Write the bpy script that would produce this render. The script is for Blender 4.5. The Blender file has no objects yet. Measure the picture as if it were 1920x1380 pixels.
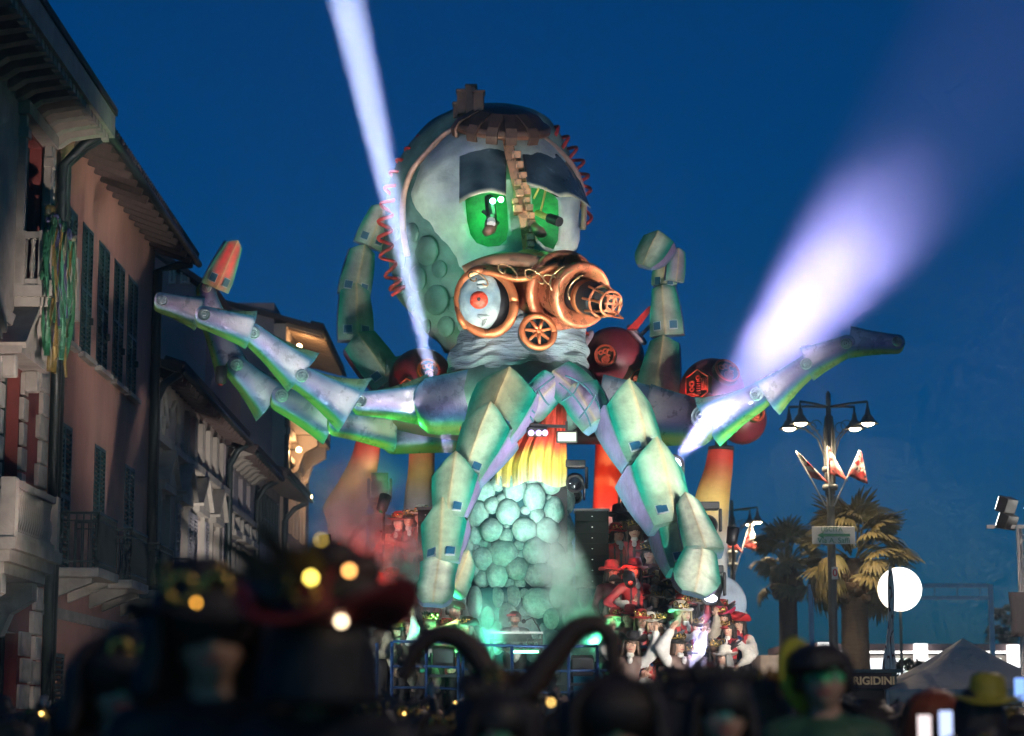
import bpy, bmesh, math, random
import numpy as np
from mathutils import Vector, Matrix, Euler
R = math.radians
PI = math.pi
random.seed(11)
np.random.seed(11)
S = bpy.context.scene
COL = S.collection

# ------------------------------------------------------------------ camera
CAMZ = 1.6
FPX = 4200.0                        # focal length in pixels of a 1920 wide frame
PITCH = math.atan(660.0 / FPX)      # horizon low in the frame
cam_d = bpy.data.cameras.new('camera')
cam = bpy.data.objects.new('camera', cam_d)
COL.objects.link(cam)
cam.location = (0, 0, CAMZ)
cam.rotation_euler = (PI / 2 + PITCH, 0, 0)
cam_d.sensor_width = 36.0
cam_d.lens = FPX / 1920.0 * 36.0
cam_d.clip_start = 0.1
cam_d.clip_end = 3000
cam_d.dof.use_dof = True
cam_d.dof.focus_distance = 36.0
cam_d.dof.aperture_fstop = 1.5
S.camera = cam

# ------------------------------------------------------------------ sky, dusk
SUN_EL, SUN_ROT = R(8.0), R(180)
w = bpy.data.worlds.new('World')
S.world = w
w.use_nodes = True
nt = w.node_tree
nt.nodes.clear()
wo = nt.nodes.new('ShaderNodeOutputWorld')
bg = nt.nodes.new('ShaderNodeBackground')
sky = nt.nodes.new('ShaderNodeTexSky')
sky.sky_type = 'NISHITA'
sky.sun_disc = False
sky.sun_elevation = SUN_EL
sky.sun_rotation = SUN_ROT
sky.ozone_density = 6.0
sky.air_density = 1.0
sky.dust_density = 1.0
tint = nt.nodes.new('ShaderNodeMix')
tint.data_type = 'RGBA'
tint.blend_type = 'MULTIPLY'
tint.inputs[0].default_value = 1.0
tint.inputs[7].default_value = (0.0, 0.62, 0.98, 1)
nt.links.new(sky.outputs[0], tint.inputs[6])
nt.links.new(tint.outputs[2], bg.inputs[0])
nt.links.new(bg.outputs[0], wo.inputs[0])
bg.inputs[1].default_value = 0.05

# last of the afterglow, far weaker than the stage lights
sun_d = bpy.data.lights.new('sun', 'SUN')
sun_d.energy = 0.03
sun_d.angle = R(20)
sun_d.color = (0.75, 0.82, 1.0)
sun = bpy.data.objects.new('sun', sun_d)
COL.objects.link(sun)
sun.rotation_euler = (R(82), 0, 0)

S.view_settings.view_transform = 'Standard'
S.view_settings.look = 'None'
S.view_settings.gamma = 1.0
S.view_settings.exposure = 0.0
S.view_settings.use_curve_mapping = False
S.render.engine = 'CYCLES'
cy = S.cycles
cy.use_denoising = True
cy.denoiser = 'OPENIMAGEDENOISE'
cy.use_adaptive_sampling = True
cy.adaptive_threshold = 0.04
cy.max_bounces = 5
cy.diffuse_bounces = 2
cy.glossy_bounces = 2
cy.transmission_bounces = 4
cy.transparent_max_bounces = 8
cy.volume_bounces = 0
cy.volume_step_rate = 2.0
cy.volume_max_steps = 128
cy.sample_clamp_indirect = 4.0
cy.sample_clamp_direct = 0.0
cy.use_light_tree = True
cy.caustics_reflective = False
cy.caustics_refractive = False

# ------------------------------------------------------------------ projection helpers
_cp, _sp = math.cos(PITCH), math.sin(PITCH)
def ray(px, py):
    xc = (px - 960) / FPX
    yc = (690 - py) / FPX
    return Vector((xc, _cp - yc * _sp, _sp + yc * _cp))
def at(px, py, Y):
    "point at distance Y down the street seen at a pixel of the 1920x1380 frame"
    d = ray(px, py)
    return Vector((0, 0, CAMZ)) + d * (Y / d.y)
def onX(px, py, X):
    "point of the vertical plane x = X (a facade along the street)"
    d = ray(px, py)
    return Vector((0, 0, CAMZ)) + d * (X / d.x)
def ppm(Y):
    return FPX / Y

# ------------------------------------------------------------------ materials
MATS = {}
def _new(name):
    m = bpy.data.materials.new(name)
    m.use_nodes = True
    n = m.node_tree.nodes
    n.clear()
    o = n.new('ShaderNodeOutputMaterial')
    b = n.new('ShaderNodeBsdfPrincipled')
    m.node_tree.links.new(b.outputs[0], o.inputs[0])
    MATS[name] = m
    return m, n, m.node_tree.links, b
def mat(name, col=(.5, .5, .5), rough=.6, metal=0.0, var=.25, scale=4.0, bump=.0, bscale=30.0, attr=False,
        col2=None, streak=None, emit=None, estr=0.0, alpha=None, spec=None, trans=0.0, coat=0.0, bdist=.02):
    """procedural surface: base colour (or the paint attribute) broken up by noise, fine relief, uneven gloss"""
    if name in MATS:
        return MATS[name]
    m, n, l, b = _new(name)
    tc = n.new('ShaderNodeTexCoord')
    nz = n.new('ShaderNodeTexNoise')
    nz.inputs['Scale'].default_value = scale
    nz.inputs['Detail'].default_value = 6
    nz.inputs['Roughness'].default_value = .62
    mp = n.new('ShaderNodeMapping')
    l.new(tc.outputs['Object'], mp.inputs[0])
    if streak:
        mp.inputs['Scale'].default_value = streak
    l.new(mp.outputs[0], nz.inputs[0])
    ramp = n.new('ShaderNodeMapRange')
    ramp.inputs[1].default_value = .3
    ramp.inputs[2].default_value = .7
    ramp.inputs[3].default_value = 1 - var
    ramp.inputs[4].default_value = 1 + var * .6
    l.new(nz.outputs[0], ramp.inputs[0])
    mul = n.new('ShaderNodeMix')
    mul.data_type = 'RGBA'
    mul.blend_type = 'MULTIPLY'
    mul.inputs[0].default_value = 1
    if attr:
        a = n.new('ShaderNodeAttribute')
        a.attribute_name = 'Col'
        l.new(a.outputs[0], mul.inputs[6])
    elif col2 is not None:
        mx = n.new('ShaderNodeMix')
        mx.data_type = 'RGBA'
        mx.inputs[6].default_value = (*col, 1)
        mx.inputs[7].default_value = (*col2, 1)
        nz2 = n.new('ShaderNodeTexNoise')
        nz2.inputs['Scale'].default_value = scale * .35
        nz2.inputs['Detail'].default_value = 4
        l.new(mp.outputs[0], nz2.inputs[0])
        r2 = n.new('ShaderNodeMapRange')
        r2.inputs[1].default_value = .4
        r2.inputs[2].default_value = .65
        l.new(nz2.outputs[0], r2.inputs[0])
        l.new(r2.outputs[0], mx.inputs[0])
        l.new(mx.outputs[2], mul.inputs[6])
    else:
        mul.inputs[6].default_value = (*col, 1)
    l.new(ramp.outputs[0], mul.inputs[7])
    l.new(mul.outputs[2], b.inputs['Base Color'])
    rr = n.new('ShaderNodeMapRange')
    rr.inputs[1].default_value = .3
    rr.inputs[2].default_value = .7
    rr.inputs[3].default_value = max(.03, rough - .1)
    rr.inputs[4].default_value = min(1, rough + .12)
    l.new(nz.outputs[0], rr.inputs[0])
    l.new(rr.outputs[0], b.inputs['Roughness'])
    b.inputs['Metallic'].default_value = metal
    if spec is not None:
        b.inputs['Specular IOR Level'].default_value = spec
    if trans:
        b.inputs['Transmission Weight'].default_value = trans
    if coat:
        b.inputs['Coat Weight'].default_value = coat
    if alpha is not None:
        b.inputs['Alpha'].default_value = alpha
    if bump:
        nb = n.new('ShaderNodeTexNoise')
        nb.inputs['Scale'].default_value = bscale
        nb.inputs['Detail'].default_value = 5
        l.new(mp.outputs[0], nb.inputs[0])
        bp = n.new('ShaderNodeBump')
        bp.inputs['Strength'].default_value = bump
        bp.inputs['Distance'].default_value = bdist
        l.new(nb.outputs[0], bp.inputs['Height'])
        l.new(bp.outputs[0], b.inputs['Normal'])
    if emit is not None:
        b.inputs['Emission Color'].default_value = (*emit, 1)
        b.inputs['Emission Strength'].default_value = estr
    return m
def glow(name, col, strength):
    "the face of a lit lamp, screen or bulb"
    if name in MATS:
        return MATS[name]
    m, n, l, b = _new(name)
    b.inputs['Base Color'].default_value = (*[min(1, c * .6) for c in col], 1)
    b.inputs['Emission Color'].default_value = (*col, 1)
    b.inputs['Emission Strength'].default_value = strength
    return m

# ------------------------------------------------------------------ mesh builder
class MB:
    def __init__(s):
        s.v, s.f, s.c, s.mi, s.sm = [], [], [], [], []
        s.col = (1, 1, 1)
        s.m = 0
        s.smooth = False
    def av(s, p, c=None):
        s.v.append(tuple(p))
        s.c.append(c or s.col)
        return len(s.v) - 1
    def af(s, idx):
        s.f.append(tuple(idx))
        s.mi.append(s.m)
        s.sm.append(s.smooth)
    def box(s, c, size, M=None, taper=1.0):
        c = Vector(c)
        hx, hy, hz = size[0] / 2, size[1] / 2, size[2] / 2
        b = len(s.v)
        for dz in (-1, 1):
            k = taper if dz > 0 else 1
            for dx, dy in ((-1, -1), (1, -1), (1, 1), (-1, 1)):
                p = Vector((dx * hx * k, dy * hy * k, dz * hz))
                if M is not None:
                    p = M @ p
                s.av(c + p)
        for q in ((0, 3, 2, 1), (4, 5, 6, 7), (0, 1, 5, 4), (1, 2, 6, 5), (2, 3, 7, 6), (3, 0, 4, 7)):
            s.af([b + i for i in q])
        return s
    def bbox(s, x0, x1, y0, y1, z0, z1):
        return s.box(((x0 + x1) / 2, (y0 + y1) / 2, (z0 + z1) / 2), (abs(x1 - x0), abs(y1 - y0), abs(z1 - z0)))
    def beam(s, a, b, w, h=None, up=(0, 0, 1)):
        "rectangular bar from a to b"
        a, b = Vector(a), Vector(b)
        h = h or w
        d = (b - a)
        L = d.length
        if L < 1e-6:
            return s
        d /= L
        u = Vector(up)
        x = d.cross(u)
        if x.length < 1e-4:
            x = d.cross(Vector((0, 1, 0)))
        x.normalize()
        z = x.cross(d)
        M = Matrix((x, d, z)).transposed()
        return s.box((a + b) / 2, (w, L, h), M)
    def loft(s, secs, closed=True, cap=True, cols=None):
        b = len(s.v)
        n = len(secs[0])
        for i, sec in enumerate(secs):
            for j, p in enumerate(sec):
                s.av(p, cols[i][j] if cols else None)
        m = n if closed else n - 1
        for i in range(len(secs) - 1):
            for j in range(m):
                k = (j + 1) % n
                s.af((b + i * n + j, b + i * n + k, b + (i + 1) * n + k, b + (i + 1) * n + j))
        if cap and closed:
            s.af([b + j for j in range(n)][::-1])
            e = b + (len(secs) - 1) * n
            s.af([e + j for j in range(n)])
        return s
    def tube(s, pts, r, n=8, cap=True, flat=1.0):
        pts = [Vector(p) for p in pts]
        rs = r if isinstance(r, (list, tuple)) else [r] * len(pts)
        t0 = (pts[1] - pts[0]).normalized()
        x = t0.cross(Vector((0.13, 0.21, 1)))
        if x.length < .05:
            x = t0.cross(Vector((1, 0, 0)))
        x.normalize()
        secs = []
        for i, p in enumerate(pts):
            if i == 0:
                t = t0
            elif i == len(pts) - 1:
                t = pts[-1] - pts[-2]
            else:
                t = pts[i + 1] - pts[i - 1]
            if t.length < 1e-9:
                t = t0.copy()
            t.normalize()
            x = x - t * x.dot(t)
            if x.length < 1e-6:
                x = t.cross(Vector((.3, .5, .8)))
            x.normalize()
            y = t.cross(x)
            secs.append([p + (x * math.cos(2 * PI * k / n) + y * math.sin(2 * PI * k / n) * flat) * rs[i] for k in range(n)])
        return s.loft(secs, True, cap)
    def lathe(s, prof, M=None, n=20, cap=True):
        "profile of (radius, height) turned round local z"
        secs = []
        for r, z in prof:
            r = max(r, 1e-4)
            sec = [Vector((r * math.cos(2 * PI * k / n), r * math.sin(2 * PI * k / n), z)) for k in range(n)]
            if M is not None:
                sec = [M @ p for p in sec]
            secs.append(sec)
        return s.loft(secs, True, cap)
    def ball(s, c, r, M=None, nu=12, nv=8):
        c = Vector(c)
        r = Vector(r if isinstance(r, (list, tuple, Vector)) else (r, r, r))
        secs = []
        for i in range(nv + 1):
            a = -PI / 2 + PI * i / nv
            ca = max(math.cos(a), .002)
            sec = []
            for k in range(nu):
                p = Vector((r.x * ca * math.cos(2 * PI * k / nu), r.y * ca * math.sin(2 * PI * k / nu), r.z * math.sin(a)))
                if M is not None:
                    p = M @ p
                sec.append(c + p)
            secs.append(sec)
        return s.loft(secs)
    def prism(s, poly, d):
        "polygon (3D points) pushed out along vector d"
        d = Vector(d)
        poly = [Vector(p) for p in poly]
        return s.loft([poly, [p + d for p in poly]])
    def sheet(s, rows, th=0.0, nrm=None, cols=None):
        "grid of points as a sheet; th gives it thickness along nrm"
        if not th:
            return s.loft(rows, closed=False, cap=False, cols=cols)
        nrm = Vector(nrm).normalized() * th
        secs, cc = [], []
        for i, r in enumerate(rows):
            r = [Vector(p) for p in r]
            secs.append(r + [p + nrm for p in reversed(r)])
            if cols:
                cc.append(list(cols[i]) + list(reversed(cols[i])))
        return s.loft(secs, True, True, cc if cols else None)
    def mesh(s, name, mats):
        me = bpy.data.meshes.new(name)
        me.from_pydata(s.v, [], s.f)
        if not isinstance(mats, (list, tuple)):
            mats = [mats]
        for m in mats:
            me.materials.append(m)
        if len(mats) > 1:
            me.polygons.foreach_set('material_index', s.mi)
        me.polygons.foreach_set('use_smooth', s.sm)
        a = me.color_attributes.new('Col', 'FLOAT_COLOR', 'POINT')
        arr = np.ones((len(s.v), 4), dtype=np.float32)
        arr[:, :3] = np.array(s.c, dtype=np.float32).reshape(-1, 3)
        a.data.foreach_set('color', arr.ravel())
        me.update()
        bm = bmesh.new()
        bm.from_mesh(me)
        bmesh.ops.recalc_face_normals(bm, faces=bm.faces)
        bm.to_mesh(me)
        bm.free()
        return me
    def build(s, name, mats, parent=None, bevel=0.0, subsurf=0, smooth=None, sharp=None):
        if smooth is not None:
            s.sm = [smooth] * len(s.f)
        me = s.mesh(name, mats)
        if sharp:
            me.set_sharp_from_angle(angle=R(sharp))
        return obj(name, me, parent, bevel, subsurf)
def obj(name, me, parent=None, bevel=0.0, subsurf=0):
    o = bpy.data.objects.new(name, me)
    COL.objects.link(o)
    if parent is not None:
        o.parent = parent
        if parent.type == 'EMPTY':
            o.matrix_parent_inverse = Matrix.Translation(-parent.location)
    if bevel:
        bv = o.modifiers.new('bevel', 'BEVEL')
        bv.width = bevel
        bv.segments = 2
        bv.limit_method = 'ANGLE'
    if subsurf:
        sb = o.modifiers.new('sub', 'SUBSURF')
        sb.levels = sb.render_levels = subsurf
    return o
def tag(o, label, cat=None, group=None, kind=None):
    if label:
        o['label'] = label
    if cat:
        o['category'] = cat
    if group:
        o['group'] = group
    if kind:
        o['kind'] = kind
    return o
def thing(name, loc, label, cat, group=None):
    o = bpy.data.objects.new(name, None)
    COL.objects.link(o)
    o.location = loc
    o.empty_display_size = .2
    return tag(o, label, cat, group, 'thing')
def copy_tree(o, parent=None):
    c = o.copy()
    COL.objects.link(c)
    if parent is not None:
        c.parent = parent
    for ch in list(o.children):
        copy_tree(ch, c)
    return c
def lamp(name, kind, loc, energy, color, parent=None, aim=None, spot=None, blend=.3, radius=.1, falloff=None):
    d = bpy.data.lights.new(name, kind)
    d.energy = energy
    d.color = color
    if kind in ('POINT', 'SPOT'):
        d.shadow_soft_size = radius
    o = bpy.data.objects.new(name, d)
    COL.objects.link(o)
    o.location = loc
    if aim is not None:
        v = Vector(aim) - Vector(loc)
        o.rotation_euler = v.to_track_quat('-Z', 'Y').to_euler()
    if spot:
        d.spot_size = R(spot)
        d.spot_blend = blend
    if falloff:
        d.use_nodes = True
        t = d.node_tree
        em = [n for n in t.nodes if n.type == 'EMISSION'][0]
        lf = t.nodes.new('ShaderNodeLightFalloff')
        lf.inputs[0].default_value = 1.0
        t.links.new(lf.outputs[falloff], em.inputs['Strength'])
    if parent is not None:
        o.parent = parent
        if parent.type == 'EMPTY':
            o.matrix_parent_inverse = Matrix.Translation(-parent.location)
    return o
# ================================================================== ground
def vol_cells(): pass
g = MB()
n = 1
g.box((0, 280, -.15), (900, 700, .3))
m_as = mat('asphalt', (.045, .045, .047), rough=.75, var=.35, scale=1.2, bump=.4, bscale=60)
tag(g.build('street', m_as), None, None, None, 'structure')
g = MB(); g.bbox(-7.5, -5.9, 10, 130, -.05, .13)
tag(g.build('pavement', mat('pavement_stone', (.18, .17, .16), rough=.8, var=.3, scale=2)), None, None, None, 'structure')

# ================================================================== the row of houses on the left
M_red = mat('dark_red_plaster', (.22, .055, .045), rough=.85, var=.3, scale=1.2, bump=.25, bscale=30)
M_trim = mat('grey_stone_trim', (.36, .34, .29), rough=.8, var=.35, scale=2.2, bump=.25, bscale=25)
M_salmon = mat('salmon_plaster', (.50, .26, .19), rough=.88, var=.28, scale=.9, col2=(.44, .25, .19), bump=.2, bscale=40, streak=(1, 1, .35))
M_shut = mat('dark_green_shutter', (.018, .06, .055), rough=.5, var=.3, scale=3)
M_shutg = mat('grey_shutter', (.23, .23, .25), rough=.6, var=.25, scale=3)
M_pipe = mat('dark_downpipe', (.02, .035, .035), rough=.45, metal=.3, var=.3)
M_roof = mat('old_roof_tile', (.06, .045, .042), rough=.85, var=.4, scale=3, bump=.5, bscale=14)
M_soff = mat('dark_timber_soffit', (.09, .065, .055), rough=.8, var=.35, scale=2, streak=(6, 1, 1))
M_beige = mat('beige_stucco', (.38, .33, .29), rough=.88, var=.3, scale=1.1, bump=.3, bscale=24, streak=(1, 1, .4))
M_lil = mat('pale_lilac_stucco', (.36, .33, .34), rough=.88, var=.3, scale=1.2, bump=.25, bscale=30)
M_mauve = mat('grey_mauve_render', (.24, .20, .215), rough=.9, var=.22, scale=.7, bump=.2, bscale=20)
M_villa = mat('warm_stucco', (.46, .36, .29), rough=.85, var=.25, scale=1.4, bump=.2, bscale=20)
M_iron = mat('green_black_iron', (.02, .035, .03), rough=.5, metal=.3)
M_glass = mat('dark_window_glass', (.012, .016, .02), rough=.12, var=.2)
M_cream = mat('cream_frame', (.42, .40, .37), rough=.6, var=.2)

def wall(root, X, Y0, Y1, z0, z1, holes, m, th=.4, name='wall'):
    ys = sorted({Y0, Y1, *[h[0] for h in holes], *[h[1] for h in holes]})
    zs = sorted({z0, z1, *[h[2] for h in holes], *[h[3] for h in holes]})
    g = MB()
    for i in range(len(ys) - 1):
        run = None
        for j in range(len(zs) - 1):
            yc, zc = (ys[i] + ys[i + 1]) / 2, (zs[j] + zs[j + 1]) / 2
            if any(h[0] < yc < h[1] and h[2] < zc < h[3] for h in holes):
                if run is not None:
                    g.bbox(X - th, X, ys[i], ys[i + 1], run, zs[j]); run = None
            elif run is None:
                run = zs[j]
        if run is not None:
            g.bbox(X - th, X, ys[i], ys[i + 1], run, zs[-1])
    return g.build(name, m, root)
def shutter(root, X, ya, yb, z0, z1, m, name='shutter', open_=0.0):
    g = MB()
    fr = .06
    x = X + .03
    g.bbox(x - .02, x + .02, ya, ya + fr, z0, z1); g.bbox(x - .02, x + .02, yb - fr, yb, z0, z1)
    for z in (z0, (z0 + z1) / 2 - fr / 2, z1 - fr):
        g.bbox(x - .019, x + .019, ya + fr, yb - fr, z, z + fr)
    n = int((z1 - z0) / .085)
    T = Matrix.Rotation(R(-35), 3, 'Y')
    for i in range(n):
        z = z0 + fr + (z1 - z0 - 2 * fr) * (i + .5) / n
        g.box((x, (ya + yb) / 2, z), (.05, yb - ya - 2 * fr, .012), T)
    return g.build(name, m, root)
def window(root, X, ya, yb, z0, z1, mf=None, mull=True):
    g = MB(); mf = mf or M_cream
    x = X - .22
    g.bbox(x - .03, x + .03, ya, ya + .07, z0, z1); g.bbox(x - .03, x + .03, yb - .07, yb, z0, z1)
    g.bbox(x - .03, x + .03, ya + .07, yb - .07, z0, z0 + .07); g.bbox(x - .03, x + .03, ya + .07, yb - .07, z1 - .07, z1)
    if mull:
        g.bbox(x - .025, x + .025, (ya + yb) / 2 - .04, (ya + yb) / 2 + .04, z0 + .07, z1 - .07)
        g.bbox(x - .02, x + .02, ya + .07, yb - .07, z0 + (z1 - z0) * .68, z0 + (z1 - z0) * .68 + .05)
    f = g.build('window', mf, root)
    g = MB(); g.bbox(x - .012, x - .006, ya, yb, z0, z1); g.build('pane', M_glass, f)
    return f
def pipe(root, pts, r=.07, name='downpipe'):
    g = MB(); g.smooth = True
    g.tube(pts, r, 8)
    o = g.build(name, M_pipe, root)
    return o
def eave_roof(root, X, Y0, Y1, zt, over, back, rise, rafters=True, mroof=None, soff=None, thick=.16):
    "sloped tiled roof with overhanging eave, timber soffit, gutter and rafter ends"
    sl = rise / (back + over)
    g = MB()
    prof = [(X + over, zt - over * sl), (X + over, zt - over * sl + thick), (X - back, zt + back * sl + thick), (X - back, zt + back * sl)]
    g.loft([[Vector((x, y, z)) for x, z in prof] for y in (Y0, Y1)])
    ro = g.build('roof', mroof or M_roof, root)
    # tile rows show along the verge and eave
    tile = MB(); tile.smooth = True
    tile.tube([(0, 0, 0), (-.42, 0, .42 * sl)], [.085, .075], 7)
    tm = tile.mesh('eave_tile', mroof or M_roof)
    ny = int((Y1 - Y0) / .2)
    for i in range(min(ny, 60)):
        t = obj('eave_tile', tm, ro)
        t.location = (X + over + .05, Y0 + .1 + i * .2, zt - over * sl + thick + .02)
    g = MB(); g.smooth = True
    g.tube([(X + over + .06, Y0, zt - over * sl + .02), (X + over + .06, Y1, zt - over * sl + .02)], .07, 8)
    g.build('gutter', M_pipe, root)
    if rafters:
        r = MB(); r.box((0, 0, 0), (over + .02, .09, .13), Matrix.Rotation(math.atan(sl), 3, 'Y'))
        rm = r.mesh('rafter', soff or M_soff)
        k = int((Y1 - Y0) / .62)
        for i in range(k):
            o = obj('rafter', rm, ro)
            o.location = (X + over / 2, Y0 + .3 + i * .62, zt - over * sl / 2 - .075)
    return ro
def balustrade(root, pts, z0, z1, m, spacing=.17, name='balustrade'):
    "stone rail, plinth and turned balusters between points (x, y)"
    g = MB()
    for (a, b) in zip(pts[:-1], pts[1:]):
        g.beam((a[0], a[1], z1 - .05), (b[0], b[1], z1 - .05), .15, .10)
        g.beam((a[0], a[1], z0 + .05), (b[0], b[1], z0 + .05), .14, .10)
    for p in pts:
        g.bbox(p[0] - .10, p[0] + .10, p[1] - .10, p[1] + .10, z0 - .003, z1 + .012)
    ro = g.build(name, m, root)
    h = z1 - z0 - .2
    bl = MB(); bl.smooth = True
    bl.lathe([(.05, 0), (.05, .04 * h), (.03, .1 * h), (.058, .3 * h), (.05, .45 * h), (.026, .7 * h), (.03, .85 * h), (.048, .93 * h), (.05, h)], None, 10)
    bme = bl.mesh('baluster', m)
    for (a, b) in zip(pts[:-1], pts[1:]):
        L = math.hypot(b[0] - a[0], b[1] - a[1])
        n = max(1, int((L - .2) / spacing))
        for i in range(n):
            t = (.15 + (L - .3) * (i + .5) / n) / L
            o = obj('baluster', bme, ro)
            o.location = (lerp(a[0], b[0], t), lerp(a[1], b[1], t), z0 + .1)
    return ro
def lerp(a, b, t):
    return a + (b - a) * t

# ---- red villa with stone trim, nearest on the left
W = -7.5
b1 = thing('red_villa', (W, 32, 0), 'dark red villa with stone balconies and bracketed eave, nearest on the left', 'house')
h1 = [(33.05, 34.75, 8.05, 10.6), (29.6, 30.9, 8.3, 10.6), (32.55, 33.75, 4.55, 6.75), (29.4, 30.6, 4.55, 6.75), (32.9, 34.2, .15, 2.9), (29.5, 30.9, .6, 2.9)]
wall(b1, W, 26.5, 35.6, 0, 11.15, h1, M_red)
g = MB(); g.bbox(-15.5, W - .4, 26.6, 35.55, 0, 11.1); g.build('body', M_red, b1)
for hh in h1:
    window(b1, W, *hh, mf=M_shut)
# upper storey faced in stone
g = MB(); g.bbox(W + .005, W + .05, 26.5, 29.5, 7.3, 11.1); g.bbox(W + .005, W + .05, 31.0, 32.95, 7.55, 11.1); g.bbox(W + .005, W + .05, 34.85, 35.62, 7.3, 11.1); g.bbox(W + .006, W + .048, 32.95, 34.85, 10.7, 11.1)
g.build('stone_facing', M_trim, b1)
for ya, yb in ((32.9, 33.05), (34.75, 34.92)):
    g = MB(); g.bbox(W + .05, W + .16, ya, yb, 8.05, 10.65); g.bbox(W + .05, W + .2, ya - .04, yb + .04, 10.3, 10.45); g.build('pilaster', M_trim, b1)
g = MB(); g.bbox(W, W + .22, 32.8, 35.0, 10.65, 10.85); g.build('window_head', M_trim, b1)
# quoin blocks up the corner
q = MB(); q.box((0, 0, 0), (.10, .62, .36)); qm = q.mesh('quoin_stone', M_trim)
q2 = MB(); q2.box((0, 0, 0), (.10, .44, .36)); qm2 = q2.mesh('quoin_stone', M_trim)
for i in range(18):
    o = obj('quoin_stone', qm if i % 2 else qm2, b1, bevel=.02)
    o.location = (W + .03, 35.6 - (.31 if i % 2 else .22), .4 + i * .385)
for yy in (32.35, 33.95):
    for i in range(6):
        o = obj('quoin_stone', qm2, b1, bevel=.015)
        o.scale = (.8, .62 if i % 2 else .85, .95)
        o.location = (W + .03, yy, 4.75 + i * .385)
for i in range(7):
    for k, yy in enumerate((31.4, 32.1, 34.6)):
        o = obj('quoin_stone', qm, b1, bevel=.02)
        o.scale = (.7, 1.12, 1.02)
        o.location = (W + .02, yy + (.15 if i % 2 else 0), .35 + i * .40)
# pediments over the first-floor windows
for yc in (33.15, 30.0):
    g = MB()
    tri = [Vector((W, yc - .85, 7.0)), Vector((W, yc + .85, 7.0)), Vector((W, yc, 7.62))]
    g.prism(tri, (.30, 0, 0))
    g.build('pediment', M_trim, b1)
    for s in (-1, 1):
        g = MB(); g.beam((W + .2, yc + s * .95, 7.0), (W + .2, yc + .02 * s, 7.74), .44, .10); g.build('pediment_cornice', M_trim, b1)
    g = MB(); g.bbox(W, W + .36, yc - .95, yc + .95, 6.88, 6.995); g.build('pediment_base', M_trim, b1)
    for s in (-1, 1):
        g = MB(); g.bbox(W, W + .26, yc + s * .78 - .1, yc + s * .78 + .1, 6.55, 6.877); g.build('corbel', M_trim, b1, bevel=.03)
g = MB(); g.bbox(W, W + .12, 26.5, 35.62, 7.35, 7.55); g.build('string_course', M_trim, b1)
# bracketed eave
g = MB(); g.bbox(W, W + .85, 26.5, 35.75, 11.16, 11.3); g.build('eave_soffit', M_trim, b1)
g = MB(); g.bbox(W + .80, W + .97, 26.5, 35.8, 11.05, 11.42); g.build('eave_fascia', M_trim, b1)
br = MB()
br.loft([[Vector((x, y, z)) for x, z in ((0, -.34), (.12, -.32), (.3, -.2), (.74, -.13), (.78, 0), (0, 0))] for y in (-.11, .11)])
brm = br.mesh('eave_bracket', M_trim)
for i in range(16):
    o = obj('eave_bracket', brm, b1)
    o.location = (W + .005, 27.0 + i * .57, 11.155)
dn = MB(); dn.box((0, 0, 0), (.10, .16, .13)); dnm = dn.mesh('dentil', M_trim)
for i in range(32):
    o = obj('dentil', dnm, b1)
    o.location = (W + .86, 26.7 + i * .285, 11.0)
g = MB()
g.loft([[Vector((x, y, z)) for x, z in ((W + 1.0, 11.43), (W + 1.0, 11.55), (W - 5, 13.4), (W - 5, 13.25))] for y in (26.5, 35.85)])
g.build('roof', M_roof, b1)
for x, y in ((-8.0, 33.2), (-8.0, 33.6)):
    g = MB(); g.tube([(x, y, 11.8), (x, y, 13.0)], .02, 6); g.build('aerial', M_pipe, b1)
# upper balcony
g = MB(); g.bbox(W, W + .62, 32.9, 35.1, 7.86, 8.03); g.bbox(W, W + .54, 32.98, 35.02, 7.72, 7.859); g.bbox(W, W + .46, 33.06, 34.94, 7.6, 7.719); g.build('balcony_slab', M_trim, b1)
balustrade(b1, [(W + .1, 33.0), (W + .5, 33.0), (W + .5, 35.0), (W + .1, 35.0)], 8.03, 8.85, M_trim)
# lower balcony
g = MB(); g.bbox(W, W + .88, 29.9, 33.0, 3.86, 4.02); g.bbox(W, W + .78, 30.0, 32.9, 3.7, 3.859); g.bbox(W, W + .68, 30.1, 32.8, 3.55, 3.699); g.build('balcony_slab', M_trim, b1)
balustrade(b1, [(W + .1, 30.05), (W + .74, 30.05), (W + .74, 32.85), (W + .1, 32.85)], 4.02, 4.82, M_trim, .15)
for y in (30.4, 32.4):
    g = MB(); g.loft([[Vector((x, yy, z)) for x, z in ((W, 2.75), (W + .18, 2.8), (W + .3, 3.1), (W + .62, 3.3), (W + .62, 3.545), (W, 3.545))] for yy in (y - .15, y + .15)]); g.build('console', M_trim, b1)
pipe(b1, [(W + .75, 35.75, 11.1), (W + .45, 35.85, 10.95), (W + .12, 35.85, 10.6), (W + .12, 35.85, .2)], .085)
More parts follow.
